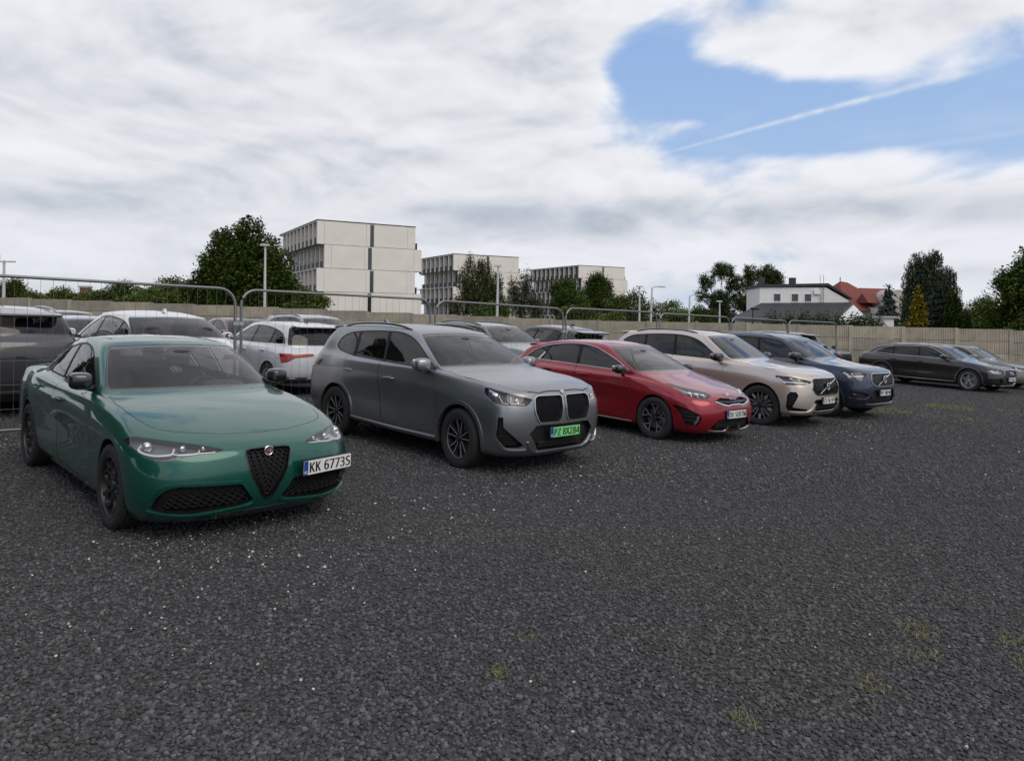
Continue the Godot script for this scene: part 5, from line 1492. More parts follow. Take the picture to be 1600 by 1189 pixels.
	number_plate(c, "PO 7N01W", Transform3D(Basis(Vector3.UP.cross(pn), Vector3.UP, pn), surf(c.sk, WRAP, Vector2(0.0, 0.56))[0] + pn * 0.02), M.plate_white)
	var ws := wheel_set(0.36, 0.25, 0.235, 5, [[v2([0.0, 0.12, -0.1, 0.5, -0.28, 0.95]), 0.11], [v2([0.05, 0.12, 0.2, 0.95]), 0.11]], [], M.alloy, null, 0.15)
	for x in [0.0, -2.702]:
		for z in [0.80, -0.80]: put_wheel(c, ws, x, z, 0.0)

func cars_estate(at: Transform3D) -> void:
	var spec := {"wb": 2.905, "wr": 0.35, "loops": SPEC_estate, "creases": CREASE_estate, "subs": SUBS_estate, "liner": 0.87}
	var c := start_car(spec, "parked_estate", at, "dark brown estate car with silver roof rails standing before the concrete wall", "car", "cars by the wall", paint(lin(0.022, 0.018, 0.016), 0.4, 0.36))
	arches(c, 0.39, 0.035, 0.06, M.grey_plastic)
	var dlo := smooth2(v2([-3.35, 1.065, -3.09, 1.20, -2.85, 1.285, -2.55, 1.34, -1.8, 1.368, -1.35, 1.345, -0.95, 1.17, -0.72, 1.03]), 4)
	dlo.append_array(v2([-0.67, 1.005, -1.65, 1.015, -2.6, 1.03]))
	side_glass(c, dlo, [[-1.64, 0.9, -1.76, 1.5], [-2.56, 0.9, -2.64, 1.5]], 0.06, [M.tint, M.dark_tint, M.dark_tint])
	put(c, "window_chrome", strip(c.sk, SIDE, dlo, 0.018, -0.003, 0.008, true), M.satin, true)
	screens(c, 17.8, 62.0, 15.4)
	headlamp(c, rounded(v2([1.03, 0.735, 0.92, 0.758, 0.60, 0.74, 0.47, 0.705, 0.49, 0.64, 0.70, 0.605, 0.96, 0.63]), 0.015, 2), M.lamp_grey, [[[0.98, 0.74, 0.90, 0.65, 0.70, 0.63, 0.55, 0.66], 0.022, true]], [[0.84, 0.69, 0.032], [0.66, 0.68, 0.028]])
	var gr := recess(c, "grille", WRAP, v2([-0.01, 0.735, 0.38, 0.73, 0.42, 0.68, 0.36, 0.36, 0.30, 0.28, -0.01, 0.27]), 0.04, M.black, M.gloss, false)
	var b := Bag.new()
	for i in 8: strip(c.sk, WRAP, v2([0.02 + i * 0.05, 0.725, 0.02 + i * 0.045, 0.5, 0.02 + i * 0.037, 0.285]), 0.012, -0.035, -0.004, false, b)
	put(c, "grille_slats", b, M.grey_metal, false, gr[0])
	put(c, "grille_frame", strip(c.sk, WRAP, v2([0.0, 0.74, 0.38, 0.735, 0.425, 0.68, 0.365, 0.355, 0.30, 0.272, 0.0, 0.262]), 0.024, -0.01, 0.010), M.satin, false, gr[0])
	# four linked rings
	for k in 4:
		var ring := PackedVector3Array()
		var q0 := surf(c.sk, WRAP, Vector2(0.05, 0.64))
		for i in 20: ring.push_back(Vector3(q0[0].x + 0.014, 0.64 + sin(TAU * i / 20) * 0.042, (k - 1.5) * 0.062 + cos(TAU * i / 20) * 0.042))
		var rb := Bag.new()
		rb.tube(ring, 0.006, 5, true)
		mesh_node("emblem_ring", rb.mesh(), M.chrome, c.node)
	var si := recess(c, "bumper_vent", WRAP, v2([1.0, 0.46, 0.55, 0.46, 0.50, 0.34, 0.60, 0.30, 1.0, 0.32]), 0.05, M.black, M.gloss, true)
	put(c, "skid_plate", strip(c.sk, WRAP, v2([0.0, 0.235, 0.4, 0.235, 0.8, 0.245, 1.1, 0.265]), 0.03, -0.01, 0.014), M.satin, false)
	panel(c, "hood", TOP, v2([-0.28, -0.01, -0.30, 0.45, -0.37, 0.70, -0.32, 0.785, -0.1, 0.83, 0.15, 0.82, 0.35, 0.76, 0.55, 0.66, 0.68, 0.52, 0.75, 0.35, 0.765, -0.01]), false)
	var fd := panel(c, "door", SIDE, v2([-0.68, 1.02, -0.62, 0.93, -0.56, 0.75, -0.56, 0.40, -0.68, 0.315, -1.60, 0.32, -1.68, 0.40, -1.74, 0.70, -1.78, 1.03]), true)
	var rd := panel(c, "door", SIDE, v2([-1.78, 1.03, -1.74, 0.70, -1.68, 0.40, -1.60, 0.32, -2.36, 0.325, -2.46, 0.42, -2.50, 0.64, -2.64, 0.80, -2.72, 1.04]), true)
	handles(c, fd + rd, [[-1.56, 0.86], [-2.48, 0.88]], c.paint)
	tail_lamp(c, v2([0.40, 0.93, 0.80, 0.94, 1.10, 0.96, 1.08, 0.84, 0.75, 0.80, 0.40, 0.84]), M.dark_red_lens)
	finish_body(c)
	put(c, "sill_chrome", strip(c.sk, SIDE, v2([-0.45, 0.275, -1.4, 0.275, -2.48, 0.285]), 0.03, -0.006, 0.014), M.satin, true)
	rails(c, 21.5, 57.0, 9.1, 0.035, 0.017, M.chrome)
	mirrors(c, Vector3(-0.74, 1.065, 0.975), Vector3(0.085, 0.07, 0.11), c.paint, Vector3(-0.82, 1.01, 0.82))
	cabin(c, -0.32, 1.0, M.cloth)
	var pn := Vector3(1, 0, 0)
	number_plate(c, "PO 4K52E", Transform3D(Basis(Vector3.UP.cross(pn), Vector3.UP, pn), surf(c.sk, WRAP, Vector2(0.0, 0.45))[0] + pn * 0.02), M.plate_white)
	var ws := wheel_set(0.35, 0.242, 0.235, 5, [[v2([-0.03, 0.12, -0.14, 0.95]), 0.10], [v2([0.03, 0.12, 0.14, 0.95]), 0.10]], [], M.alloy, null, 0.17)
	for x in [0.0, -2.905]:
		for z in [0.81, -0.81]: put_wheel(c, ws, x, z, 0.0)


# ---------------------------------------------------------------- sky
var n_big := FastNoiseLite.new()
var n_mid := FastNoiseLite.new()
var n_warp := FastNoiseLite.new()
var n_fine := FastNoiseLite.new()

func _blob(az: float, el: float, a0: float, e0: float, wa: float, we: float) -> float:
	var x := (az - a0) / wa
	var y := (el - e0) / we
	return exp(-x * x - y * y)

# colour of the sky (linear) in a direction, degrees to the right of straight ahead and above the horizon
func sky_color(az: float, el: float) -> Vector3:
	var e := deg_to_rad(maxf(el, 0.0))
	var a := deg_to_rad(az)
	var p := Vector3(sin(a) * cos(e), sin(e) * 2.1, cos(a) * cos(e)) * 57.3
	var w := Vector3(n_warp.get_noise_3d(p.x, p.y, p.z), n_warp.get_noise_3d(p.z, p.x, p.y + 40.0) * 0.7, 0.0) * 7.0
	var q := p + w
	var big := n_big.get_noise_3d(q.x, q.y, q.z)
	var mid := n_mid.get_noise_3d(q.x, q.y, q.z)
	var fine := n_fine.get_noise_3d(q.x, q.y * 1.15, q.z)
	# how much cloud: mostly covered, with open patches
	var cover := 0.60 + big * 0.9 + mid * 0.55 + fine * 0.22
	cover -= 1.15 * _blob(az, el, 15.0, 15.6, 9.0, 2.6) + 1.1 * _blob(az, el, 29.0, 13.6, 11.0, 1.5) + 0.75 * _blob(az, el, 10.0, 20.0, 5.0, 3.4)
	cover += 0.95 * _blob(az, el, 24.0, 19.6, 8.5, 2.5) + 0.5 * _blob(az, el, -18.0, 14.0, 22.0, 9.0) + 0.6 * _blob(az, el, 20.0, 8.6, 26.0, 2.6)
	cover += 0.75 * _blob(az, el, 2.5, 17.0, 5.5, 4.5) + 0.55 * _blob(az, el, 13.5, 14.6, 3.0, 0.9)
	var c := smoothstep(0.10, 0.52, cover)
	# lit from above: edges and tops bright, thick undersides grey
	var lit := mid - n_mid.get_noise_3d(q.x, q.y + 3.4, q.z)
	var thick := smoothstep(0.5, 1.6, cover + 0.15)
	var g := 0.84 + lit * 0.36 - thick * 0.15 + mid * 0.14 + (fine - n_fine.get_noise_3d(q.x, q.y * 1.15 + 1.6, q.z)) * 0.16
	g -= 0.38 * _blob(az, el, 17.0, 7.6, 24.0, 1.5) * clampf(0.95 + mid * 1.1 + fine * 0.8, 0.4, 1.4) + 0.08 * _blob(az, el, -2.0, 8.4, 8.0, 1.8)
	g += 0.08 * _blob(az, el, 20.0, 10.4, 24.0, 1.4) + 0.14 * _blob(az, el, 32.0, 4.6, 4.0, 0.8)
	g -= 0.16 * _blob(az, el, -34.0, 7.4, 9.0, 0.8) + 0.10 * _blob(az, el, -20.0, 12.2, 14.0, 1.6) + 0.08 * _blob(az, el, -8.0, 10.8, 9.0, 1.2)
	g = 0.33 + 0.57 * smoothstep(-0.05, 1.02, g)
	var warm := clampf((g - 0.40) * 2.6, 0.0, 1.0)
	var cloud := Vector3(g * lerpf(0.84, 0.985, warm), g * lerpf(0.97, 1.0, warm), g * lerpf(1.16, 1.06, warm))
	var t := pow(clampf(el / 60.0, 0.0, 1.0), 0.55)
	var clear := Vector3(lerpf(0.54, 0.10, t), lerpf(0.70, 0.27, t), lerpf(0.88, 0.68, t))
	# thin vapour trail and fainter ones beside it
	var along := (az - 11.9) / (33.1 - 11.9)
	var trail := 12.55 + along * 3.75 + 0.35 * sin(along * 3.1)
	var wide := 0.07 + 0.17 * clampf(along, 0.0, 1.0)
	var off := (el - trail) / wide
	var v := exp(-off * off) * smoothstep(-0.05, 0.15, along) * smoothstep(1.15, 0.7, along) * (0.62 + 0.6 * n_mid.get_noise_2d(az * 9.0, el * 14.0))
	v += 0.20 * exp(-pow((el - 11.6 - (az - 25.0) * 0.05) / 0.22, 2.0)) * smoothstep(20.0, 26.0, az) * smoothstep(46.0, 40.0, az)
	v += clampf(0.30 * n_mid.get_noise_2d(az * 1.1 + 60.0, el * 3.5), 0.0, 0.3)
	clear = clear.lerp(Vector3(0.74, 0.80, 0.88), clampf(v, 0.0, 0.85))
	var out := clear.lerp(cloud, c)
	# pale layered air near the horizon
	var hz := exp(-el / 4.2)
	var band := 0.70 + 0.16 * n_mid.get_noise_2d(az * 0.55 + 100.0, el * 9.0)
	return out.lerp(Vector3(band * 0.93, band * 1.01, band * 1.10), hz * 0.66)

func make_sky() -> Sky:
	for n in [n_big, n_mid, n_warp, n_fine]:
		n.noise_type = FastNoiseLite.TYPE_SIMPLEX_SMOOTH
		n.fractal_type = FastNoiseLite.FRACTAL_FBM
	n_big.seed = 11; n_big.frequency = 0.018; n_big.fractal_octaves = 3
	n_mid.seed = 23; n_mid.frequency = 0.05; n_mid.fractal_octaves = 6; n_mid.fractal_gain = 0.54
	n_fine.seed = 31; n_fine.frequency = 0.13; n_fine.fractal_octaves = 5; n_fine.fractal_gain = 0.55
	n_warp.seed = 5; n_warp.frequency = 0.03; n_warp.fractal_octaves = 3
	var im := _sky_image(1024, 512, 0, 1024, 256)
	im.resize(4096, 2048, Image.INTERPOLATE_BILINEAR)
	# the part before the camera in full detail
	for side in [[0, 620], [3476, 620]]:
		var d := _sky_image(4096, 2048, side[0], side[1], 400)
		im.blit_rect(d, Rect2i(0, 624, side[1], 400), Vector2i(side[0], 624))
	var s := Sky.new()
	var m := PanoramaSkyMaterial.new()
	m.panorama = ImageTexture.create_from_image(im)
	s.sky_material = m
	return s

# columns x0 .. x0 + wide of a full panorama, the last rows above the horizon; the rest one plain tone
func _sky_image(w: int, h: int, x0: int, wide: int, rows: int) -> Image:
	var data := PackedFloat32Array()
	data.resize(wide * h * 3)
	data.fill(0.30)
	for y in range(h / 2 - rows, h / 2):
		var el := 90.0 - (y + 0.5) * 180.0 / h
		for x in wide:
			var az := (x + x0 + 0.5) * 360.0 / w
			if az > 180.0: az -= 360.0
			var c := sky_color(az, el)
			var i := (y * wide + x) * 3
			data[i] = c.x; data[i + 1] = c.y; data[i + 2] = c.z
	return Image.create_from_data(wide, h, false, Image.FORMAT_RGBF, data.to_byte_array())


# ---------------------------------------------------------------- ground
func ground_y(x: float) -> float:
	return lot(clampf(x, -42.0, 48.0), 0, 0).y

# paler gravel spilled along the foot of the fence, at its near end
func pale_strip(x: float, d: float) -> bool:
	var off := (x + 4.06) * 0.682 - (d - 10.9) * 0.731
	return off > -0.15 and off < 0.42 and d < 9.9

func rgb_image(w: int, h: int, data: PackedByteArray) -> Image:
	return Image.create_from_data(w, h, false, Image.FORMAT_RGB8, data)

func build_ground() -> void:
	# crushed dark stone as a texture for where single stones can no longer be told apart
	var cells := FastNoiseLite.new()
	cells.seed = 3
	cells.noise_type = FastNoiseLite.TYPE_CELLULAR
	cells.frequency = 0.055
	cells.cellular_jitter = 1.1
	cells.cellular_return_type = FastNoiseLite.RETURN_CELL_VALUE
	var size := 1024
	var tone := cells.get_seamless_image(size, size).get_data()
	cells.cellular_return_type = FastNoiseLite.RETURN_DISTANCE2_SUB
	var edge := cells.get_seamless_image(size, size)
	var ed := edge.get_data()
	# coarser blotches, a hand's breadth across
	var blot := FastNoiseLite.new()
	blot.seed = 12
	blot.frequency = 0.012
	blot.fractal_octaves = 3
	var bl := blot.get_seamless_image(size, size).get_data()
	var col := PackedByteArray()
	col.resize(size * size * 3)
	for i in size * size:
		var v := float(tone[i]) / 255.0
		var c := 50.0 + 38.0 * v * v + (22.0 if v > 0.97 else 0.0)
		if ed[i] < 38: c *= 0.72
		c *= 0.70 + 0.50 * (bl[i] / 255.0)
		col[i * 3] = int(c); col[i * 3 + 1] = int(c); col[i * 3 + 2] = int(c * 1.02)
	var m := mat(Color.WHITE, 0.92)
	var ci := rgb_image(size, size, col)
	ci.generate_mipmaps()
	m.albedo_texture = ImageTexture.create_from_image(ci)
	edge.bump_map_to_normal_map(9.0)
	m.normal_enabled = true
	m.normal_texture = ImageTexture.create_from_image(edge)
	m.normal_scale = 0.9
	m.uv1_triplanar = true
	m.uv1_world_triplanar = true
	m.uv1_scale = Vector3(0.47, 0.47, 0.47)
	m.vertex_color_use_as_albedo = true
	# one sheet out to the horizon: fine near the camera, coarse far away
	var xs := PackedFloat32Array()
	var zs := PackedFloat32Array()
	for v in [-2500, -1200, -600, -300, -160, -100, -70, -55]: xs.push_back(v)
	for i in 181: xs.push_back(-45.0 + i * 0.52)
	for v in [55, 70, 100, 160, 300, 600, 1200, 2500]: xs.push_back(v)
	for i in 91: zs.push_back(8.0 - i * 0.45)
	for v in [-36, -42, -55, -75, -110, -180, -300, -600, -1200, -2500]: zs.push_back(v)
	var patch := FastNoiseLite.new()
	patch.seed = 8
	patch.frequency = 0.16
	patch.fractal_octaves = 4
	var b := Bag.new()
	var pc := func(x: float, z: float) -> Color:
		if z < -32.0: return Color(0.75, 0.9, 0.5)
		var n := patch.get_noise_2d(x, z)
		var r := patch.get_noise_2d(x + 300.0, z * 1.4)
		var g := patch.get_noise_2d(x * 0.8, z - 500.0)
		var c := Color(1, 1, 1) * (0.97 + 0.22 * n)
		if r > 0.16: c = c.lerp(c * Color(1.18, 0.98, 0.90), clampf((r - 0.16) * 5.0, 0, 1.0))
		# mossy ground in front of the navy car and the estate
		var moss := exp(-pow((x - 11.0) / 3.2, 2) - pow((z + 17.5) / 1.7, 2)) + 0.25 * exp(-pow((x - 15.0) / 5.0, 2) - pow((z + 17.0) / 2.5, 2))
		if moss > 0.06: c = c.lerp(c * Color(0.92, 1.10, 0.55), clampf(moss * (0.9 + 2.4 * g), 0, 1.0))
		if pale_strip(x, -z): c *= 2.2
		return c
	for i in xs.size() - 1:
		for j in zs.size() - 1:
			var q := []
			for o in [[0, 0], [1, 0], [1, 1], [0, 1]]:
				var x := xs[i + o[0]]
				var z := zs[j + o[1]]
				q.push_back(Vector3(x, ground_y(x), z))
			b.tri(q[0], q[1], q[2], Vector3.UP, Vector3.UP, Vector3.UP)
			for k in 3: b.c.push_back(pc.call(b.p[b.c.size()].x, b.p[b.c.size()].z))
			b.tri(q[0], q[2], q[3], Vector3.UP, Vector3.UP, Vector3.UP)
			for k in 3: b.c.push_back(pc.call(b.p[b.c.size()].x, b.p[b.c.size()].z))
	mesh_node("ground", b.mesh(), m).set_meta("kind", "structure")
	gravel()

# broken stone: a lumpy, flattened shape with flat faces
func stone_mesh(rng: RandomNumberGenerator) -> ArrayMesh:
	var pts := []
	var t := (1.0 + sqrt(5.0)) / 2.0
	for v in [[-1, t, 0], [1, t, 0], [-1, -t, 0], [1, -t, 0], [0, -1, t], [0, 1, t], [0, -1, -t], [0, 1, -t], [t, 0, -1], [t, 0, 1], [-t, 0, -1], [-t, 0, 1]]:
		pts.push_back(Vector3(v[0], v[1], v[2]).normalized() * rng.randf_range(0.68, 1.15) * Vector3(1.0, 0.66, 0.85))
	var b := Bag.new()
	for f in [[0, 11, 5], [0, 5, 1], [0, 1, 7], [0, 7, 10], [0, 10, 11], [1, 5, 9], [5, 11, 4], [11, 10, 2], [10, 7, 6], [7, 1, 8], [3, 9, 4], [3, 4, 2], [3, 2, 6], [3, 6, 8], [3, 8, 9], [4, 9, 5], [2, 4, 11], [6, 2, 10], [8, 6, 7], [9, 8, 1]]:
		b.flat(pts[f[0]], pts[f[1]], pts[f[2]], pts[f[0]] + pts[f[1]] + pts[f[2]])
	return b.mesh()

func scatter(parent: Node3D, mesh: Mesh, m: Material, rows: PackedFloat32Array, called := "stones") -> void:
	var mm := MultiMesh.new()
	mm.transform_format = MultiMesh.TRANSFORM_3D
	mm.use_colors = true
	mm.mesh = mesh
	mm.instance_count = rows.size() / 16
	mm.buffer = rows
	var o := MultiMeshInstance3D.new()
	o.name = called
	o.multimesh = mm
	o.material_override = m
	parent.add_child(o, true)

func _row(to: PackedFloat32Array, b: Basis, o: Vector3, c: Color) -> void:
	to.append_array(PackedFloat32Array([b.x.x, b.y.x, b.z.x, o.x, b.x.y, b.y.y, b.z.y, o.y, b.x.z, b.y.z, b.z.z, o.z, c.r, c.g, c.b, 1.0]))

func gravel() -> void:
	var rng := RandomNumberGenerator.new()
	rng.seed = 77
	var g := Node3D.new()
	g.name = "gravel"
	add_child(g)
	tag(g, "dark crushed stone gravel covering the parking lot", "gravel", "", "stuff")
	var m := mat(Color.WHITE, 0.9)
	m.vertex_color_use_as_albedo = true
	var patch := FastNoiseLite.new()
	patch.seed = 8
	patch.frequency = 0.16
	patch.fractal_octaves = 4
	for k in 5:
		var mesh := stone_mesh(rng)
		var rows := PackedFloat32Array()
		for i in 53000:
			# denser near the camera
			var d := 2.2 + 12.5 * pow(rng.randf(), 1.25)
			var x := rng.randf_range(-0.98, 0.98) * (d + 0.9)
			var s := rng.randf_range(0.007, 0.0165) * (1.0 if rng.randf() < 0.93 else 1.35)
			if d > 8.0: s *= 1.25
			var v := 0.036 + 0.10 * rng.randf() * rng.randf() + (0.05 * rng.randf() if rng.randf() < 0.03 else 0.0)
			var c := Color(v, v, v * 1.03)
			if pale_strip(x, d): c *= rng.randf_range(1.2, 3.4)
			if patch.get_noise_2d(x + 300.0, -d * 1.4) > 0.16 and rng.randf() < 0.4: c = Color(v * 1.14, v * 1.0, v * 0.96)
			var up := lot(x, s * 0.25, d)
			_row(rows, Basis.from_euler(Vector3(rng.randf_range(-0.5, 0.5), rng.randf() * TAU, rng.randf_range(-0.5, 0.5))).scaled_local(Vector3(s, s, s)), up, c)
		scatter(g, mesh, m, rows)
	for k in 2:
		var mesh := stone_mesh(rng)
		var rows := PackedFloat32Array()
		for i in 42000:
			var d := rng.randf_range(13.0, 27.0)
			var x := rng.randf_range(-0.6, 0.9) * d
			var s := rng.randf_range(0.010, 0.024)
			var v := 0.036 + 0.10 * rng.randf() * rng.randf()
			_row(rows, Basis.from_euler(Vector3(rng.randf_range(-0.5, 0.5), rng.randf() * TAU, rng.randf_range(-0.5, 0.5))).scaled_local(Vector3(s, s, s)), lot(x, s * 0.2, d), Color(v, v, v * 1.02))
		scatter(g, mesh, m, rows)
	# pale limestone chips, thicker in front of the parked cars
	var w := Node3D.new()
	w.name = "limestone_chips"
	add_child(w)
	tag(w, "small white limestone chips scattered over the dark gravel", "chips", "", "stuff")
	var rows := PackedFloat32Array()
	for i in 720:
		var t := rng.randf() * 14.0 - 2.0
		var off := absf(rng.randfn(0.0, 1.0)) * 0.9 - 0.2
		if rng.randf() < 0.28: off = rng.randf_range(0.0, 5.0)
		var x := -1.5 + t * 0.72 + off * 0.68
		var d := 6.4 + t * 0.68 - off * 0.73
		if i % 9 == 0:
			x = rng.randf_range(-3.5, -1.0); d = rng.randf_range(3.6, 5.4)
		if d < 2.4: continue
		var s := rng.randf_range(0.004, 0.012) * (1.6 if rng.randf() < 0.10 else 1.0)
		var v := rng.randf_range(0.28, 0.62)
		_row(rows, Basis.from_euler(Vector3(rng.randf_range(-0.5, 0.5), rng.randf() * TAU, rng.randf_range(-0.5, 0.5))).scaled_local(Vector3(s, s, s)), lot(x, 0.010 + s * 0.4, d), Color(v, v * 0.96, v * 0.90))
	scatter(w, stone_mesh(rng), m, rows)
	grass(rng)

func grass(rng: RandomNumberGenerator) -> void:
	var g := Node3D.new()
	g.name = "grass"
	add_child(g)
	tag(g, "thin tufts of yellow green grass growing through the gravel", "grass", "", "stuff")
	var m := mat(Color.WHITE, 0.8)
	m.vertex_color_use_as_albedo = true
	m.backlight_enabled = true
	m.backlight = Color(0.3, 0.3, 0.3)
	var rows := PackedFloat32Array()
	var b := Bag.new()
	for k in 3:
		var y0 := k / 3.0
		var y1 := (k + 1) / 3.0
		var bend := func(y: float) -> Vector3: return Vector3(0.55 * y * y, y, 0)
		var w0 := 0.045 * (1.0 - y0)
		var w1 := 0.045 * (1.0 - y1)
		var a: Vector3 = bend.call(y0)
		var d: Vector3 = bend.call(y1)
		b.quad(a + Vector3(0, 0, -w0), a + Vector3(0, 0, w0), d + Vector3(0, 0, w1), d + Vector3(0, 0, -w1), Vector3(-1, 0.5, 0))
	# x, depth, radius, blades
	var spots := [[1.9, 3.70, 0.10, 60], [2.55, 4.38, 0.13, 90], [2.35, 4.12, 0.14, 60], [3.05, 4.30, 0.09, 45], [2.92, 3.98, 0.08, 40], [0.02, 3.66, 0.05, 40], [1.13, 3.30, 0.07, 45], [0.16, 4.05, 0.05, 18], [2.95, 3.45, 0.08, 24], [10.9, 17.9, 0.55, 420], [8.6, 16.6, 0.6, 260], [12.6, 17.2, 0.9, 200], [9.6, 15.6, 0.7, 120], [13.9, 16.7, 0.7, 110]]
	for s in spots:
		for i in s[3]:
			var r: float = s[2] * sqrt(rng.randf())
			var a := rng.randf() * TAU
			var h := rng.randf_range(0.022, 0.06) * (1.0 if s[1] < 8.0 else 1.9)
			var v := rng.randf_range(0.7, 1.2)
			_row(rows, Basis.from_euler(Vector3(rng.randf_range(-0.7, 0.7), rng.randf() * TAU, rng.randf_range(-0.9, 0.2))).scaled_local(Vector3(h, h, h)), lot(s[0] + r * cos(a), 0.006, s[1] + r * sin(a)), Color(0.24 * v, 0.235 * v, 0.07 * v))
	scatter(g, b.mesh(), m, rows, "blades")


# ---------------------------------------------------------------- concrete wall and site fence
func concrete(tone: Vector3, s: int, scale := 0.35, vary := 0.4) -> StandardMaterial3D:
	var n := FastNoiseLite.new()
	n.seed = s
	n.frequency = 0.012
	n.fractal_octaves = 5
	var im := n.get_seamless_image(256, 256)
	var d := im.get_data()
	var col := PackedByteArray()
	for i in d.size():
		var v := 1.0 - vary / 2 + vary * (d[i] / 255.0)
		var c := lin(tone.x * v, tone.y * v, tone.z * v)
		col.append_array(PackedByteArray([c.r8, c.g8, c.b8]))
	var m := mat(Color.WHITE, 0.92)
	m.albedo_texture = ImageTexture.create_from_image(rgb_image(256, 256, col))
	m.uv1_triplanar = true
	m.uv1_world_triplanar = true
	m.uv1_scale = Vector3.ONE * scale
	return m

func build_wall() -> void:
	var a := Vector2(-33.0, 35.5)
	var e := Vector2(31.0, 28.0)
	var dir := (e - a).normalized()
	var total := a.distance_to(e)
	var step := 2.06
	var up := Keys.new([-33.0, 1.64, -24.0, 1.66, -12.0, 1.72, 0.0, 1.72, 9.6, 1.91, 20.5, 2.09, 31.0, 2.12])
	var wall := Node3D.new()
	wall.name = "concrete_wall"
	add_child(wall)
	wall.position = lot(0, 0, 26.0)
	tag(wall, "long wall of ribbed precast concrete panels behind the cars", "wall")
	var rng := RandomNumberGenerator.new()
	rng.seed = 4
	var mats := []
	for t in [Vector3(0.36, 0.32, 0.25), Vector3(0.33, 0.295, 0.235), Vector3(0.39, 0.345, 0.27), Vector3(0.31, 0.28, 0.23)]: mats.push_back(concrete(t, 10 + mats.size(), 0.5))
	# ribbed panel, 2 m wide and half a metre high
	var panels := []
	for v in 3:
		var b := Bag.new()
		b.box(Vector3(0, 0.006, -0.03), Vector3(step - 0.10, 0.494, 0.02))
		var x := 0.02
		while x < step - 0.16:
			var w := rng.randf_range(0.05, 0.10)
			b.box(Vector3(x, 0.012, 0.019), Vector3(minf(x + w, step - 0.12), 0.488, 0.028 + rng.randf() * 0.008))
			x += w + rng.randf_range(0.012, 0.02)
		panels.push_back(b.mesh())
	var pb := Bag.new()
	pb.prism(v2([-0.07, -0.06, 0.07, -0.06, 0.07, 0.045, 0.05, 0.065, -0.05, 0.065, -0.07, 0.045]), -0.6, 2.03, Transform3D(Basis(Vector3(1, 0, 0), Vector3(0, 0, -1), Vector3(0, 1, 0)).orthonormalized(), Vector3.ZERO))
	var post := pb.mesh()
	for i in int(total / step) + 1:
		var p := a + dir * (i * step)
		var base := lot(p.x, up.at(p.x) - 2.0, p.y)
		var bs := Basis(Vector3(dir.x, 0, -dir.y).normalized(), Vector3.UP, Vector3(dir.x, 0, -dir.y).normalized().cross(Vector3.UP))
		var o := mesh_node("post", post, mats[rng.randi() % 4], wall)
		o.transform = Transform3D(bs, base - wall.position)
		for k in range(-1, 4):
			var q := mesh_node("panel", panels[rng.randi() % 3], mats[rng.randi() % 4], wall)
			q.transform = Transform3D(bs, base - wall.position + bs.x * 0.05 + Vector3(0, k * 0.5, 0))

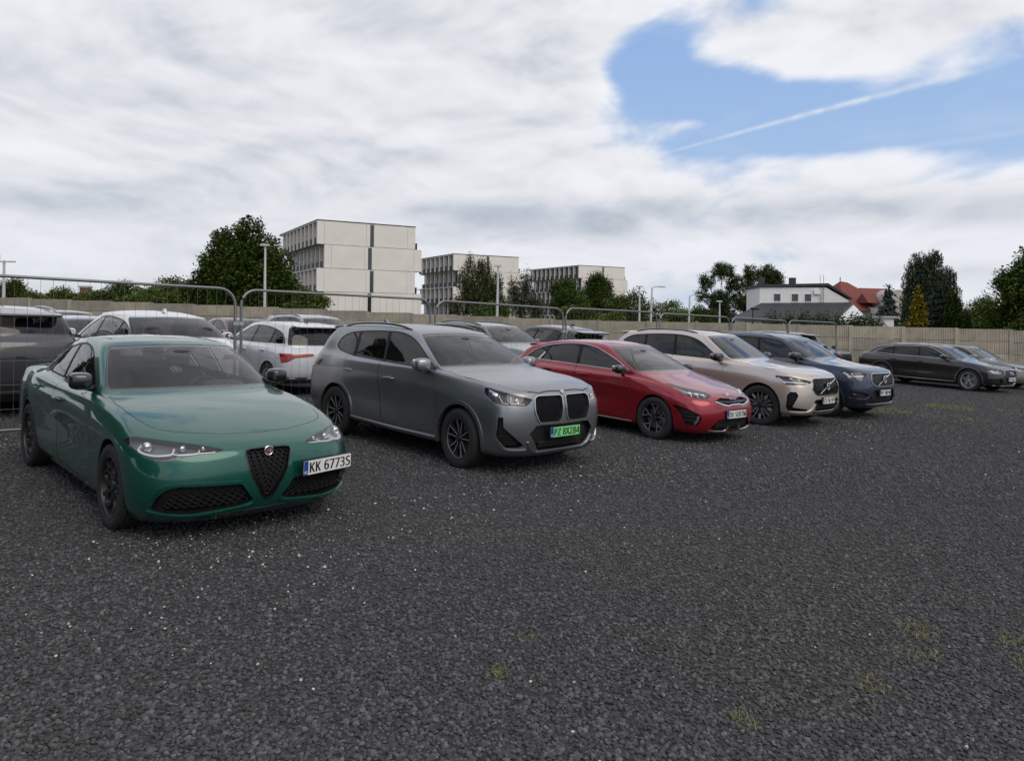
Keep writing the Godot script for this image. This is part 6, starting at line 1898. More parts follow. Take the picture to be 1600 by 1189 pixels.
func build_fence() -> void:
	var steel := mat(lin(0.22, 0.228, 0.235), 0.45, 0.7)
	var dir := Vector2(0.731, 0.682)
	var p0 := Vector2(-4.06, 10.9)
	var joints := [-3.55, 0.0, 3.63, 7.2, 10.65, 14.1, 17.55, 21.2]
	var where := ["cut off by the picture's left edge", "between the green sedan and the grey SUV", "behind the roof of the grey SUV", "behind the roof of the red estate car", "behind the beige SUV's rear", "behind the beige SUV's bonnet", "farthest along, ending behind the navy SUV"]
	for i in joints.size() - 1:
		var wide: float = joints[i + 1] - joints[i] - 0.10
		var p: Vector2 = p0 + dir * (joints[i] + 0.05)
		var x := (lot(dir.x, 0, dir.y) - lot(0, 0, 0)).normalized()
		var up := Vector3.UP
		var z := x.cross(up).normalized()
		var tilt := [0.0, 0.004, -0.006, 0.005, 0.0, -0.004, 0.006][i] as float
		var o := thing("fence_panel", Transform3D(Basis(x, up, z) * Basis(Vector3(0, 0, 1), tilt), lot(p.x, 0, p.y)), "temporary steel mesh fence panel " + where[i], "fence panel", "mobile fence panels between the car rows")
		var top := 2.04
		var r := 0.24
		var path := PackedVector3Array([Vector3(0, 0.02, 0), Vector3(0, top - r, 0)])
		for k in range(1, 7): path.push_back(Vector3(r - cos(k * PI / 12) * r, top - r + sin(k * PI / 12) * r, 0))
		for k in range(6, 0, -1): path.push_back(Vector3(wide - r + cos(k * PI / 12) * r, top - r + sin(k * PI / 12) * r, 0))
		path.append_array(PackedVector3Array([Vector3(wide, top - r, 0), Vector3(wide, 0.02, 0)]))
		var b := Bag.new()
		b.tube(path, 0.021, 10)
		b.tube(PackedVector3Array([Vector3(0, 0.14, 0), Vector3(wide, 0.14, 0)]), 0.018, 8)
		mesh_node("frame", b.mesh(), steel, o)
		b = Bag.new()
		var count := int(wide / 0.135)
		for k in range(1, count):
			var vx := wide * k / count
			var h := top
			if vx < r: h = top - r + sqrt(r * r - (r - vx) * (r - vx))
			if vx > wide - r: h = top - r + sqrt(maxf(0, r * r - (vx - wide + r) * (vx - wide + r)))
			b.tube(PackedVector3Array([Vector3(vx, 0.14, 0), Vector3(vx, h, 0)]), 0.0019, 4)
		for hy in [0.40, 0.70, 1.0, 1.30, 1.60]: b.tube(PackedVector3Array([Vector3(0, hy, 0), Vector3(wide, hy, 0)]), 0.0019, 4)
		var wires := mesh_node("wire_mesh", b.mesh(), steel, o)
		wires.set_meta("kind", "stuff")
		b = Bag.new()
		b.prism(rounded(v2([-0.34, 0.0, 0.34, 0.0, 0.30, 0.13, -0.30, 0.13]), 0.02, 2), -0.11, 0.11, Transform3D(Basis(Vector3(0, 0, 1), Vector3.UP, Vector3(-1, 0, 0)), Vector3(-0.05, 0, 0)))
		mesh_node("foot_block", b.mesh(), M.grey_plastic, o)
		b = Bag.new()
		b.box(Vector3(-0.13, 1.50, -0.03), Vector3(0.03, 1.55, 0.03))
		b.tube(PackedVector3Array([Vector3(-0.05, 1.525, -0.05), Vector3(-0.05, 1.525, 0.05)]), 0.012, 6)
		mesh_node("clamp", b.mesh(), M.satin, o)


# ---------------------------------------------------------------- buildings behind the wall
func apartment_block(corner: Vector3, wide: float, deep: float, label: String, white: Array) -> void:
	# local x along the end wall, z away from the camera along the side, origin at the near corner
	var e := Vector3(0.866, 0, -0.5)
	var back := Vector3(-0.5, 0, -0.866)
	var o := thing("apartment_block", Transform3D(Basis(e, Vector3.UP, -back), corner), label, "building", "white apartment blocks with staggered storeys")
	var sh := 3.36
	var glass_m := paint(lin(0.015, 0.018, 0.022), 0.0, 0.2, 1.0, 0.04)
	var dark := mat(lin(0.025, 0.026, 0.028), 0.6)
	var pane := BoxMesh.new()
	pane.size = Vector3(0.05, sh - 0.5, 1.9)
	var rail := BoxMesh.new()
	rail.size = Vector3(0.08, 1.0, 2.1)
	var fin := BoxMesh.new()
	fin.size = Vector3(1.0, sh - 0.16, 0.22)
	var slit := BoxMesh.new()
	slit.size = Vector3(0.55, sh - 0.02, 0.06)
	for k in 5:
		var y := k * sh - 2.2
		# storeys step to the left and right in turn
		var out := -1.05 if k % 2 == 0 else 0.0
		var st := Node3D.new()
		st.name = "storey"
		o.add_child(st, true)
		var b := Bag.new()
		b.box(Vector3(out + 1.0, y + 0.02, -deep), Vector3(out + wide - 0.4, y + sh - 0.02, -0.12))
		b.box(Vector3(out, y + sh - 0.16, -deep), Vector3(out + wide, y + sh - 0.025, -0.04))
		mesh_node("core", b.mesh(), white[1], st)
		# end wall panels left and right of a narrow window strip
		var cut_at := 7.2 + (0.6 if k % 2 == 0 else -0.75)
		for q in [[0.02, 1.02], [1.05, cut_at - 0.6], [cut_at - 0.57, cut_at - 0.02], [cut_at + 0.58, wide - 1.3], [wide - 1.27, wide - 0.02]]:
			var p := Bag.new()
			p.box(Vector3(out + q[0], y + 0.03, -0.12), Vector3(out + q[1], y + sh - 0.03, 0.0))
			mesh_node("facade_panel", p.mesh(), white[0], st)
		var sl := mesh_node("window", slit, glass_m, st)
		sl.position = Vector3(out + cut_at + 0.28, y + sh / 2, -0.13)
		# long side: fins, panes and railings
		var n := int(deep / 2.35)
		for i in n:
			var z := -0.25 - i * 2.35
			var f := mesh_node("fin", fin, white[0], st)
			f.position = Vector3(out + 0.5, y + sh / 2, z)
			var w := mesh_node("window", pane, glass_m, st)
			w.position = Vector3(out + 0.72, y + sh / 2, z - 1.17)
			var r := mesh_node("railing", rail, dark, st)
			r.position = Vector3(out + (0.06 if k % 2 == 1 else 0.30), y + 0.55, z - 1.17)
		# far side balcony seen past the end wall
		var br := mesh_node("balcony", rail, dark, st)
		br.position = Vector3(out + wide + (0.35 if k % 2 == 0 else -0.2), y + 0.5, -1.3)
	var rb := Bag.new()
	rb.box(Vector3(-1.1, 5 * sh - 2.2 + 0.0, -deep), Vector3(wide - 1.0, 5 * sh - 2.2 + 0.12, 0.05))
	mesh_node("roof_edge", rb.mesh(), dark, o)

func gable_prism(b: Bag, lo: Vector3, hi: Vector3, ridge: float, over := 0.0) -> void:
	# roof over a box, ridge along x
	var zm := (lo.z + hi.z) / 2
	var a := [Vector3(lo.x - over, hi.y, lo.z - over), Vector3(hi.x + over, hi.y, lo.z - over), Vector3(hi.x + over, ridge, zm), Vector3(lo.x - over, ridge, zm), Vector3(lo.x - over, hi.y, hi.z + over), Vector3(hi.x + over, hi.y, hi.z + over)]
	b.quad(a[0], a[1], a[2], a[3], Vector3(0, 1, -1))
	b.quad(a[4], a[5], a[2], a[3], Vector3(0, 1, 1))
	b.flat(a[0], a[3], a[4], Vector3.LEFT)
	b.flat(a[1], a[2], a[5], Vector3.RIGHT)
	b.quad(a[0], a[1], a[5], a[4], Vector3.DOWN)

func build_houses() -> void:
	var plaster := concrete(Vector3(0.74, 0.735, 0.72), 31, 0.2, 0.1)
	var slate := mat(lin(0.028, 0.030, 0.036), 0.55)
	var tiles := concrete(Vector3(0.18, 0.052, 0.040), 33, 1.5)
	var grey := concrete(Vector3(0.42, 0.40, 0.37), 34, 0.3)
	var gl := paint(lin(0.012, 0.014, 0.018), 0.0, 0.2, 1.0, 0.04)
	# white house with a dark lean-to roof
	var o := thing("white_house", Transform3D(Basis(Vector3.UP, -0.10), Vector3(37.6, -1.5, -110)), "white rendered house with dark slate lean-to roof and small square windows", "house")
	var b := Bag.new()
	b.box(Vector3(0, 0, -9), Vector3(9.8, 8.1, 0))
	b.prism(v2([9.8, 0, 13.0, 0, 13.0, 6.2, 9.8, 8.05]), -9, 0)
	mesh_node("upper_wall", b.mesh(), plaster, o)
	b = Bag.new()
	b.prism(v2([-0.25, 8.1, 9.9, 8.35, 13.4, 6.3, 13.4, 6.55, 9.95, 8.75, -0.25, 8.5]), -9.2, 0.25)
	mesh_node("flat_roof", b.mesh(), slate, o)
	for x in [2.1, 4.7, 6.6]:
		b = Bag.new()
		b.box(Vector3(x, 6.0, -0.1), Vector3(x + 0.95, 7.1, 0.03))
		var w := mesh_node("window", b.mesh(), gl, o)
		b = Bag.new()
		for q in [[-0.08, -0.08, 1.03, 0.0], [-0.08, 1.1, 1.03, 1.18], [-0.08, 0.0, 0.0, 1.1], [0.95, 0.0, 1.03, 1.1]]:
			b.box(Vector3(x + q[0], 6.0 + q[1], -0.1), Vector3(x + q[2], 6.0 + q[3], 0.07))
		mesh_node("window_frame", b.mesh(), M.white, w)
	for x in [0.9, 5.6]:
		b = Bag.new()
		b.box(Vector3(x, 8.3, -5), Vector3(x + 0.9, 9.8, -4.2))
		mesh_node("chimney", b.mesh(), slate, o)
	b = Bag.new()
	b.box(Vector3(7.9, 7.1, 0), Vector3(8.8, 7.75, 0.35))
	mesh_node("air_conditioner", b.mesh(), M.white, o)
	b = Bag.new()
	for x in [8.8, 9.3]: b.tube(PackedVector3Array([Vector3(x, 5.5, 0.25), Vector3(x, 10.0, 0.1)]), 0.035, 5)
	for i in 9: b.tube(PackedVector3Array([Vector3(8.8, 5.6 + i * 0.3, 0.25), Vector3(9.3, 5.6 + i * 0.3, 0.25)]), 0.025, 4)
	mesh_node("ladder", b.mesh(), M.grey_metal, o)
	# lower wing in front
	b = Bag.new()
	b.box(Vector3(-3.6, 0, 0.05), Vector3(8.6, 3.25, 6.5))
	b.prism(v2([-6.5, 0, -0.05, 0, -0.05, 5.6, -6.5, 3.25]), 8.6, 13.6, Transform3D(Basis(Vector3(0, 0, -1), Vector3.UP, Vector3(1, 0, 0)), Vector3(0, 0, 0)))
	mesh_node("wing_wall", b.mesh(), plaster, o)
	b = Bag.new()
	var lo_l := Vector3(-4.4, 3.2, 7.0)
	var lo_r := Vector3(8.4, 3.2, 7.0)
	var hi_l := Vector3(0.2, 5.7, 0.1)
	var hi_r := Vector3(13.2, 5.9, 0.1)
	b.quad(lo_l, lo_r, hi_r, hi_l, Vector3(0, 1, 1))
	b.flat(lo_l, hi_l, Vector3(-4.4, 3.2, 0.1), Vector3(-1, 1, 0))
	b.quad(lo_l + Vector3(0, -0.25, 0), lo_r + Vector3(0, -0.25, 0), lo_r, lo_l, Vector3(0, 0, 1))
	b.quad(lo_r + Vector3(0.4, -0.1, 0), lo_r, hi_r, hi_r + Vector3(0.6, -0.1, 0), Vector3(1, 1, 1))
	b.quad(lo_r + Vector3(0, -0.3, 0), lo_r, hi_r, hi_r + Vector3(0, -0.3, 0), Vector3(1, 0, 0.5))
	mesh_node("wing_roof", b.mesh(), slate, o)
	# steep red roof behind
	o = thing("red_roofed_house", Transform3D(Basis(Vector3.UP, 0.35), Vector3(63.4, -1.5, -138)), "tall house with a steep hipped red tile roof behind the white house", "house")
	b = Bag.new()
	b.box(Vector3(-5, 0, -5), Vector3(6, 5.0, 5))
	mesh_node("wall", b.mesh(), grey, o)
	b = Bag.new()
	var ap := [Vector3(-1.2, 10.6, 0), Vector3(0.6, 10.4, 0)]
	var cr := [Vector3(-6, 5.0, 6), Vector3(7, 5.0, 6), Vector3(7, 5.0, -6), Vector3(-6, 5.0, -6)]
	b.quad(cr[0], cr[1], ap[1], ap[0], Vector3(0, 1, 1))
	b.flat(cr[1], cr[2], ap[1], Vector3(1, 1, 0))
	b.quad(cr[2], cr[3], ap[0], ap[1], Vector3(0, 1, -1))
	b.flat(cr[3], cr[0], ap[0], Vector3(-1, 1, 0))
	var rf := mesh_node("roof", b.mesh(), tiles, o)
	b = Bag.new()
	b.tube(PackedVector3Array([Vector3(-1.2, 10.5, 0), Vector3(-1.2, 11.4, 0)]), 0.08, 6)
	mesh_node("finial", b.mesh(), slate, rf)
	b = Bag.new()
	gable_prism(b, Vector3(-1, 3.0, 4), Vector3(2.0, 6.4, 6.6), 8.2, 0.3)
	mesh_node("dormer_roof", b.mesh(), tiles, rf)
	b = Bag.new()
	b.box(Vector3(3.4, 5.0, -2), Vector3(9.5, 7.2, 3))
	gable_prism(b, Vector3(3.4, 5.0, -2), Vector3(9.5, 7.2, 3), 9.4, 0.5)
	mesh_node("side_roof", b.mesh(), tiles, rf)
	# pale house with a round-topped gable
	o = thing("round_gabled_house", Transform3D(Basis(Vector3.UP, 0.2), Vector3(69.4, -1.5, -130)), "pale grey house wall with a rounded gable top beside the red roof", "house")
	b = Bag.new()
	var rg := v2([-1.9, 0, 1.9, 0, 1.9, 6.9])
	rg.append_array(arc2(0, 6.9, 1.9, 0, 180, 14))
	b.prism(rg, -4, 0)
	mesh_node("gable_wall", b.mesh(), grey, o)
	b = Bag.new()
	b.box(Vector3(-3.2, 0, -6), Vector3(-1.9, 5.6, -0.3))
	mesh_node("side_wall", b.mesh(), plaster, o)
	# small red roof far right
	o = thing("small_red_roofed_house", Transform3D(Basis(Vector3.UP, 0.3), Vector3(56.0, -1.5, -90)), "low house with a small red roof among the trees on the right", "house")
	b = Bag.new()
	b.box(Vector3(-1.5, 0, -3), Vector3(2.5, 2.9, 2))
	mesh_node("wall", b.mesh(), grey, o)
	b = Bag.new()
	gable_prism(b, Vector3(-1.5, 0, -3), Vector3(2.5, 2.9, 2), 4.6, 0.3)
	mesh_node("roof", b.mesh(), tiles, o)
	# brick stack far left
	o = thing("brick_chimney", Transform3D(Basis.IDENTITY, Vector3(-58.8, 0.8, -100)), "square red brick chimney stack rising above the left hedge", "chimney")
	b = Bag.new()
	b.box(Vector3(-0.55, 0, -0.5), Vector3(0.55, 4.3, 0.5))
	mesh_node("stack", b.mesh(), concrete(Vector3(0.15, 0.085, 0.06), 35, 0.8), o)
	b = Bag.new()
	b.box(Vector3(-0.65, 4.3, -0.6), Vector3(0.65, 4.55, 0.6))
	mesh_node("cap", b.mesh(), grey, o)
	# low white shed by the wall
	o = thing("white_shed", Transform3D(Basis(Vector3.UP, -0.1), Vector3(17.5, -0.72, -34)), "low flat white shed roof showing above the wall beside the clipped hedge", "shed")
	b = Bag.new()
	b.box(Vector3(-0.45, 0, -2), Vector3(0.45, 2.62, 0))
	mesh_node("wall", b.mesh(), plaster, o)
	b = Bag.new()
	b.box(Vector3(-0.55, 2.62, -2.1), Vector3(0.55, 2.72, 0.1))
	mesh_node("roof", b.mesh(), grey, o)

func lamp_post(at: Vector3, top: float, kind: int, label: String, lean := 0.0) -> void:
	var o := thing("lamp_post", Transform3D(Basis(Vector3(0, 0, 1), lean), at), label, "lamp post", "lamp posts beyond the wall")
	var m: Material = M.dark_metal if kind == 2 else mat(lin(0.55, 0.55, 0.55), 0.5, 0.2)
	var h := top - at.y
	var b := Bag.new()
	var r := 0.085 if kind != 2 else 0.05
	b.lathe(PackedVector2Array([Vector2(0, r * 1.2), Vector2(h * 0.5, r), Vector2(h, r * 0.7)]), 8, Transform3D(Basis(Vector3(1, 0, 0), Vector3(0, 0, -1), Vector3(0, 1, 0)), Vector3.ZERO))
	mesh_node("pole", b.mesh(), m, o)
	b = Bag.new()
	if kind == 0:
		b.box(Vector3(-0.28, h - 0.10, -0.15), Vector3(0.22, h + 0.02, 0.15))
	elif kind == 1:
		b.tube(PackedVector3Array([Vector3(0, h - 0.05, 0), Vector3(0.25, h + 0.08, 0), Vector3(0.6, h + 0.10, 0)]), 0.045, 6)
		b.blob(Vector3(0.32, 0.06, 0.12), 0.6, xf(Vector3(0.8, h + 0.10, 0)))
	elif kind == 2:
		b.blob(Vector3(0.28, 0.09, 0.12), 0.7, xf(Vector3(0.12, h + 0.04, 0)))
	else:
		b.box(Vector3(-0.75, h - 0.12, -0.08), Vector3(0.6, h - 0.04, 0.08))
		b.box(Vector3(-0.8, h - 0.1, -0.2), Vector3(-0.2, h + 0.32, -0.1), Transform3D(Basis(Vector3(0, 1, 0), 0.5), Vector3.ZERO))
		b.box(Vector3(0.3, h - 0.1, -0.2), Vector3(0.9, h + 0.32, -0.1), Transform3D(Basis(Vector3(0, 0, 1), 0.5), Vector3(0.5, -1.2, 0)) if false else Transform3D(Basis(Vector3(1, 0, 0), 0.4), Vector3(0, 0.3, 0)))
	mesh_node("lamp_head", b.mesh(), m, o)

# ---------------------------------------------------------------- trees
var leaf_meshes := {}

# a spray of small leaves
func leaf_spray(key: String, n: int, leaf: float, spread: Vector3, droop: float, rng: RandomNumberGenerator) -> ArrayMesh:
	if leaf_meshes.has(key): return leaf_meshes[key]
	var b := Bag.new()
	for i in n:
		var p := Vector3(rng.randfn(0, 0.5), rng.randfn(0, 0.5), rng.randfn(0, 0.5)) * spread
		var x := Basis.from_euler(Vector3(rng.randf_range(-0.9, 0.9) - droop, rng.randf() * TAU, rng.randf_range(-0.6, 0.6)))
		var s := leaf * rng.randf_range(0.7, 1.25)
		var q := [p + x * Vector3(0, 0, -s), p + x * Vector3(s * 0.55, s * 0.08, 0), p + x * Vector3(0, 0, s), p + x * Vector3(-s * 0.55, s * 0.08, 0)]
		b.quad(q[0], q[1], q[2], q[3], x.y)
	leaf_meshes[key] = b.mesh()
	return leaf_meshes[key]

func leaf_mat() -> StandardMaterial3D:
	if not M.has("leaf"):
		var m := mat(Color.WHITE, 0.75)
		m.metallic_specular = 0.25
		m.vertex_color_use_as_albedo = true
		m.backlight_enabled = true
		m.backlight = Color(0.35, 0.35, 0.3)
		M.leaf = m
		M.bark = concrete(Vector3(0.055, 0.045, 0.036), 40, 2.0)
		M.birch_bark = concrete(Vector3(0.32, 0.30, 0.27), 41, 2.0)
	return M.leaf

# lobes: [x, y, z, rx, ry, rz]; tone linear; gaps 0..1 share of holes
func tree(called: String, label: String, category: String, group: String, at: Vector3, lobes: Array, count: int, leaf: float, tone: Vector3, gaps: float, s: int, trunk := 0.22, style := 0, bark := "bark") -> void:
	var rng := RandomNumberGenerator.new()
	rng.seed = s
	var lm := leaf_mat()
	var o := thing(called, Transform3D(Basis.IDENTITY, at), label, category, group)
	var noise := FastNoiseLite.new()
	noise.seed = s
	noise.frequency = 0.55
	var rows := PackedFloat32Array()
	var vol := PackedFloat32Array()
	var total := 0.0
	var top := 0.0
	for l in lobes:
		total += l[3] * l[4] * l[5]
		vol.push_back(total)
		top = maxf(top, l[1] + l[4])
	var spread := Vector3(0.42, 0.30, 0.42)
	if style == 1: spread = Vector3(0.16, 0.75, 0.16)
	if style == 2: spread = Vector3(0.34, 0.10, 0.34)
	if style == 3: spread = Vector3(0.18, 0.30, 0.18)
	var made := 0
	var tries := 0
	while made < count and tries < count * 4:
		tries += 1
		var pick := rng.randf() * total
		var k := 0
		while vol[k] < pick: k += 1
		var l: Array = lobes[k]
		var d := Vector3(rng.randfn(), rng.randfn(), rng.randfn()).normalized() * pow(rng.randf(), 0.42)
		var p := Vector3(l[0], l[1], l[2]) + d * Vector3(l[3], l[4], l[5])
		if p.y < 0.15: continue
		if noise.get_noise_3dv(p * 1.6) < lerpf(-0.7, 0.12, gaps) and rng.randf() < 0.93: continue
		var v := rng.randf_range(0.6, 1.3)
		var c := Color(tone.x * v * rng.randf_range(0.85, 1.2), tone.y * v, tone.z * v * rng.randf_range(0.8, 1.15))
		var sc := rng.randf_range(0.75, 1.25)
		var bs := Basis.from_euler(Vector3(rng.randf_range(-0.6, 0.6), rng.randf() * TAU, rng.randf_range(-0.6, 0.6)))
		if style == 1 or style == 3: bs = Basis(Vector3.UP, rng.randf() * TAU)
		if style == 2:
			var r := Vector2(p.x, p.z)
			bs = Basis(Vector3.UP, atan2(-p.z, p.x)) * Basis(Vector3(0, 0, 1), -0.30)
		_row(rows, bs.scaled_local(Vector3(sc, sc, sc)), p, c)
		made += 1
	scatter(o, leaf_spray("%d_%.2f" % [style, leaf], 11, leaf, spread, 0.0, rng), lm, rows, "crown")
	if trunk > 0.0:
		var b := Bag.new()
		var stem := lobes[0][1] + lobes[0][4] * 0.4 as float
		var p := PackedVector3Array()
		for i in 6: p.push_back(Vector3(lobes[0][0] * i / 5.0 + rng.randf_range(-0.06, 0.06) * i, stem * i / 5.0, lobes[0][2] * i / 5.0))
		for i in 5: b.tube(PackedVector3Array([p[i], p[i + 1]]), trunk * (1.0 - 0.14 * i), 7)
		for l in lobes:
			var f := p[2 + rng.randi() % 3]
			var e := Vector3(l[0], l[1] + l[4] * 0.35, l[2])
			b.tube(PackedVector3Array([f, f.lerp(e, 0.5) + Vector3(0, 0.2, 0), e]), trunk * 0.36, 5)
			for j in 3:
				var e2 := e + Vector3(rng.randfn(0, 0.5) * l[3], rng.randf_range(0.1, 0.5) * l[4], rng.randfn(0, 0.5) * l[5])
				b.tube(PackedVector3Array([f.lerp(e, 0.6), e2]), trunk * 0.16, 4)
		mesh_node("trunk", b.mesh(), M[bark], o)

func lobes_round(h: float, w: float, low: float, s: int, n := 9) -> Array:
	var rng := RandomNumberGenerator.new()
	rng.seed = s
	var out := [[0.0, low + (h - low) * 0.5, 0.0, w * 0.34, (h - low) * 0.42, w * 0.34]]
	for i in n:
		var a := TAU * i / n + rng.randf() * 0.6
		var t := rng.randf()
		var y := lerpf(low + (h - low) * 0.18, h - (h - low) * 0.22, t)
		var r := w * 0.33 * sqrt(maxf(0.08, 1.0 - pow(2.0 * (y - low) / (h - low) - 0.85, 2.0)))
		out.push_back([cos(a) * r, y, sin(a) * r, w * rng.randf_range(0.15, 0.24), (h - low) * rng.randf_range(0.12, 0.20), w * rng.randf_range(0.15, 0.24)])
	out.push_back([rng.randf_range(-0.1, 0.1) * w, h - (h - low) * 0.14, 0.0, w * 0.16, (h - low) * 0.15, w * 0.16])
	return out

func lobes_cone(h: float, w: float, tiers: int) -> Array:
	var out := []
	for i in tiers:
		var t := float(i) / (tiers - 1)
		out.push_back([0.0, lerpf(0.4, h - 0.25, t), 0.0, lerpf(w * 0.5, 0.12, pow(t, 0.9)), h / tiers * 0.42, lerpf(w * 0.5, 0.12, pow(t, 0.9))])
	return out

func build_background() -> void:
	var white := [concrete(Vector3(0.74, 0.70, 0.64), 21, 0.12, 0.12), concrete(Vector3(0.62, 0.59, 0.54), 22, 0.15, 0.12)]
	apartment_block(Vector3(-26.7, 0.5, -103), 14.9, 24.0, "largest white apartment block, end wall facing, right of the big round tree", white)
	apartment_block(Vector3(-11.2, -0.1, -150), 15.6, 20.0, "middle white apartment block half hidden by pale birches", white)
	apartment_block(Vector3(18.8, 1.0, -195), 15.6, 26.0, "farthest white apartment block behind the dark green trees", white)
	build_houses()
	lamp_post(Vector3(-15.3, 0, -45), 6.1, 0, "white lamp post in front of the big round tree")
	lamp_post(Vector3(-1.0, 0, -50), 5.3, 0, "white lamp post in front of the pale birches", -0.015)
	lamp_post(Vector3(10.6, 0, -60), 4.4, 0, "straight white lamp post, left one of the pair over the bushes")
	lamp_post(Vector3(11.5, 0, -60), 4.3, 1, "curved-arm white lamp post, right one of the pair over the bushes", -0.03)
	lamp_post(Vector3(15.9, 0, -65), 3.8, 1, "small white lamp post between the bushes and the tall thin trees", -0.02)
	lamp_post(Vector3(20.1, 0, -70), 3.5, 0, "low grey lamp post at the foot of the tall thin trees")
	lamp_post(Vector3(-28.0, 0, -40), 4.6, 3, "floodlight mast at the left edge of the picture")
	lamp_post(Vector3(15.0, 0, -45), 2.4, 2, "black garden lamp in front of the white house")
	var ty := "trees beyond the wall"
	var bu := "bushes beyond the wall"
	var g1 := Vector3(0.060, 0.098, 0.019)
	var g2 := Vector3(0.090, 0.125, 0.028)
	tree("maple_tree", "big round dark green maple left of the largest apartment block", "tree", ty, Vector3(-22.0, 0.4, -60), [[0, 4.6, 0, 3.2, 2.8, 3.0], [-2.6, 4.0, 0.6, 1.6, 1.4, 1.6], [2.6, 4.2, 0.4, 1.8, 1.6, 1.6], [-1.2, 6.8, 0.3, 1.8, 1.5, 1.8], [1.2, 6.6, -0.3, 1.7, 1.5, 1.7], [0.1, 8.3, 0, 1.3, 1.2, 1.3], [-2.4, 5.6, 0.2, 1.4, 1.2, 1.4], [3.0, 2.6, 0.8, 1.5, 1.4, 1.4], [-3.9, 2.2, 0.5, 1.9, 1.3, 1.4], [-3.2, 3.6, 0.3, 1.5, 1.2, 1.3], [3.6, 3.2, 0.3, 1.4, 1.5, 1.3], [1.0, 2.4, 1.2, 2.2, 1.6, 1.6], [-1.4, 2.2, 1.2, 2.2, 1.5, 1.6], [2.9, 5.6, 0, 1.1, 1.1, 1.2], [-1.9, 7.7, 0.2, 0.9, 0.8, 0.9]], 6200, 0.13, g1, 0.40, 101, 0.30)
	var bs := [[-42.7, 62, 3.8, 2.6, 0], [-45.0, 67, 2.9, 3.4, 1], [-43.4, 70, 3.3, 4.6, 0], [-38.2, 66, 2.9, 4.0, 1], [-34.4, 64, 3.8, 5.6, 0], [-30.6, 66, 4.3, 6.2, 0], [-26.6, 60, 3.5, 4.0, 1], [-39.5, 60, 2.5, 3.6, 1], [-29.0, 58, 2.9, 5.0, 1], [-16.3, 58, 3.0, 3.0, 1]]
	var bl := ["bush at the left picture edge beside the floodlight mast", "low bush second from the left edge above the wall", "wide dark bush left of the brick chimney", "pale bush under the brick chimney", "tall bush just right of the brick chimney", "tallest bush between the chimney and the maple", "yellowish bush touching the maple's left side", "low pale bush in front of the chimney", "low yellow green bush below the tallest one", "small bush between the maple and the largest apartment block"]
	for i in bs.size():
		var q: Array = bs[i]
		tree("bush", bl[i], "bush", bu, Vector3(q[0], 0.9, -q[1]), lobes_round(q[2] - 0.1, q[3] * 1.15, 0.0, 200 + i, 7), 1300, 0.11, g2 * (1.0 if q[4] else 0.75), 0.2, 210 + i, 0.08)
	tree("birch_tree", "tall pale birch with thin foliage before the middle apartment block", "tree", ty, Vector3(-3.4, 0.1, -75), [[0, 3.4, 0, 1.9, 2.0, 1.8], [-1.4, 5.0, 0.2, 1.0, 1.6, 1.0], [0.3, 6.0, 0, 1.1, 1.4, 1.0], [1.5, 4.6, 0.3, 1.1, 1.5, 1.0], [-0.9, 6.9, 0, 0.6, 0.9, 0.6], [-2.0, 2.4, 0.3, 1.2, 1.3, 1.2], [2.0, 2.4, 0.3, 1.4, 1.5, 1.2]], 3400, 0.095, Vector3(0.085, 0.105, 0.042), 0.5, 301, 0.13, 1, "birch_bark")
	tree("birch_tree", "smaller half bare birch right of the tall pale one", "tree", ty, Vector3(1.0, 0.0, -78), [[0, 3.0, 0, 1.6, 1.7, 1.4], [0.6, 5.0, 0, 0.8, 1.5, 0.8], [-0.8, 4.4, 0.2, 0.8, 1.2, 0.8], [1.6, 2.4, 0.4, 1.2, 1.2, 1.0]], 1700, 0.085, Vector3(0.09, 0.10, 0.05), 0.65, 302, 0.12, 1, "birch_bark")
	tree("bush", "low dark bush at the foot of the middle apartment block", "bush", bu, Vector3(-2.0, 0.1, -68), lobes_round(3.0, 4.6, 0.0, 303, 6), 900, 0.10, g1, 0.2, 304, 0.08)
	tree("linden_tree", "dark green linden covering the farthest block's side", "tree", ty, Vector3(6.2, -0.2, -82), lobes_round(6.5, 4.8, 0.8, 311), 1900, 0.115, g1, 0.35, 312, 0.16)
	tree("linden_tree", "taller dark linden right of the other, before the farthest block", "tree", ty, Vector3(10.3, -0.3, -85), lobes_round(7.4, 5.2, 0.8, 313), 2000, 0.115, g1 * 0.85, 0.4, 314, 0.17)
	var sh := [[11.4, 70, 4.7, 6.4, 0], [15.8, 72, 3.7, 6.0, 1], [6.4, 64, 3.1, 5.6, 0], [19.3, 75, 3.2, 4.6, 0], [8.2, 58, 2.35, 2.6, 1], [33.5, 128, 3.6, 7.0, 0]]
	var sl := ["broad dark bush under the pair of white lamp posts", "yellow green bush right of the pair of lamp posts", "low dark bush before the farthest apartment block", "dark bush left of the tall thin trees", "small round pale bush just behind the wall", "low bush under the tall thin trees"]
	for i in sh.size():
		var q: Array = sh[i]
		tree("bush", sl[i], "bush", bu, Vector3(q[0], -0.5, -q[1]), lobes_round(q[2] + 0.4, q[3], 0.0, 320 + i, 7), 1100, 0.105, g2 * (1.15 if q[4] else 0.72), 0.22, 330 + i, 0.08)
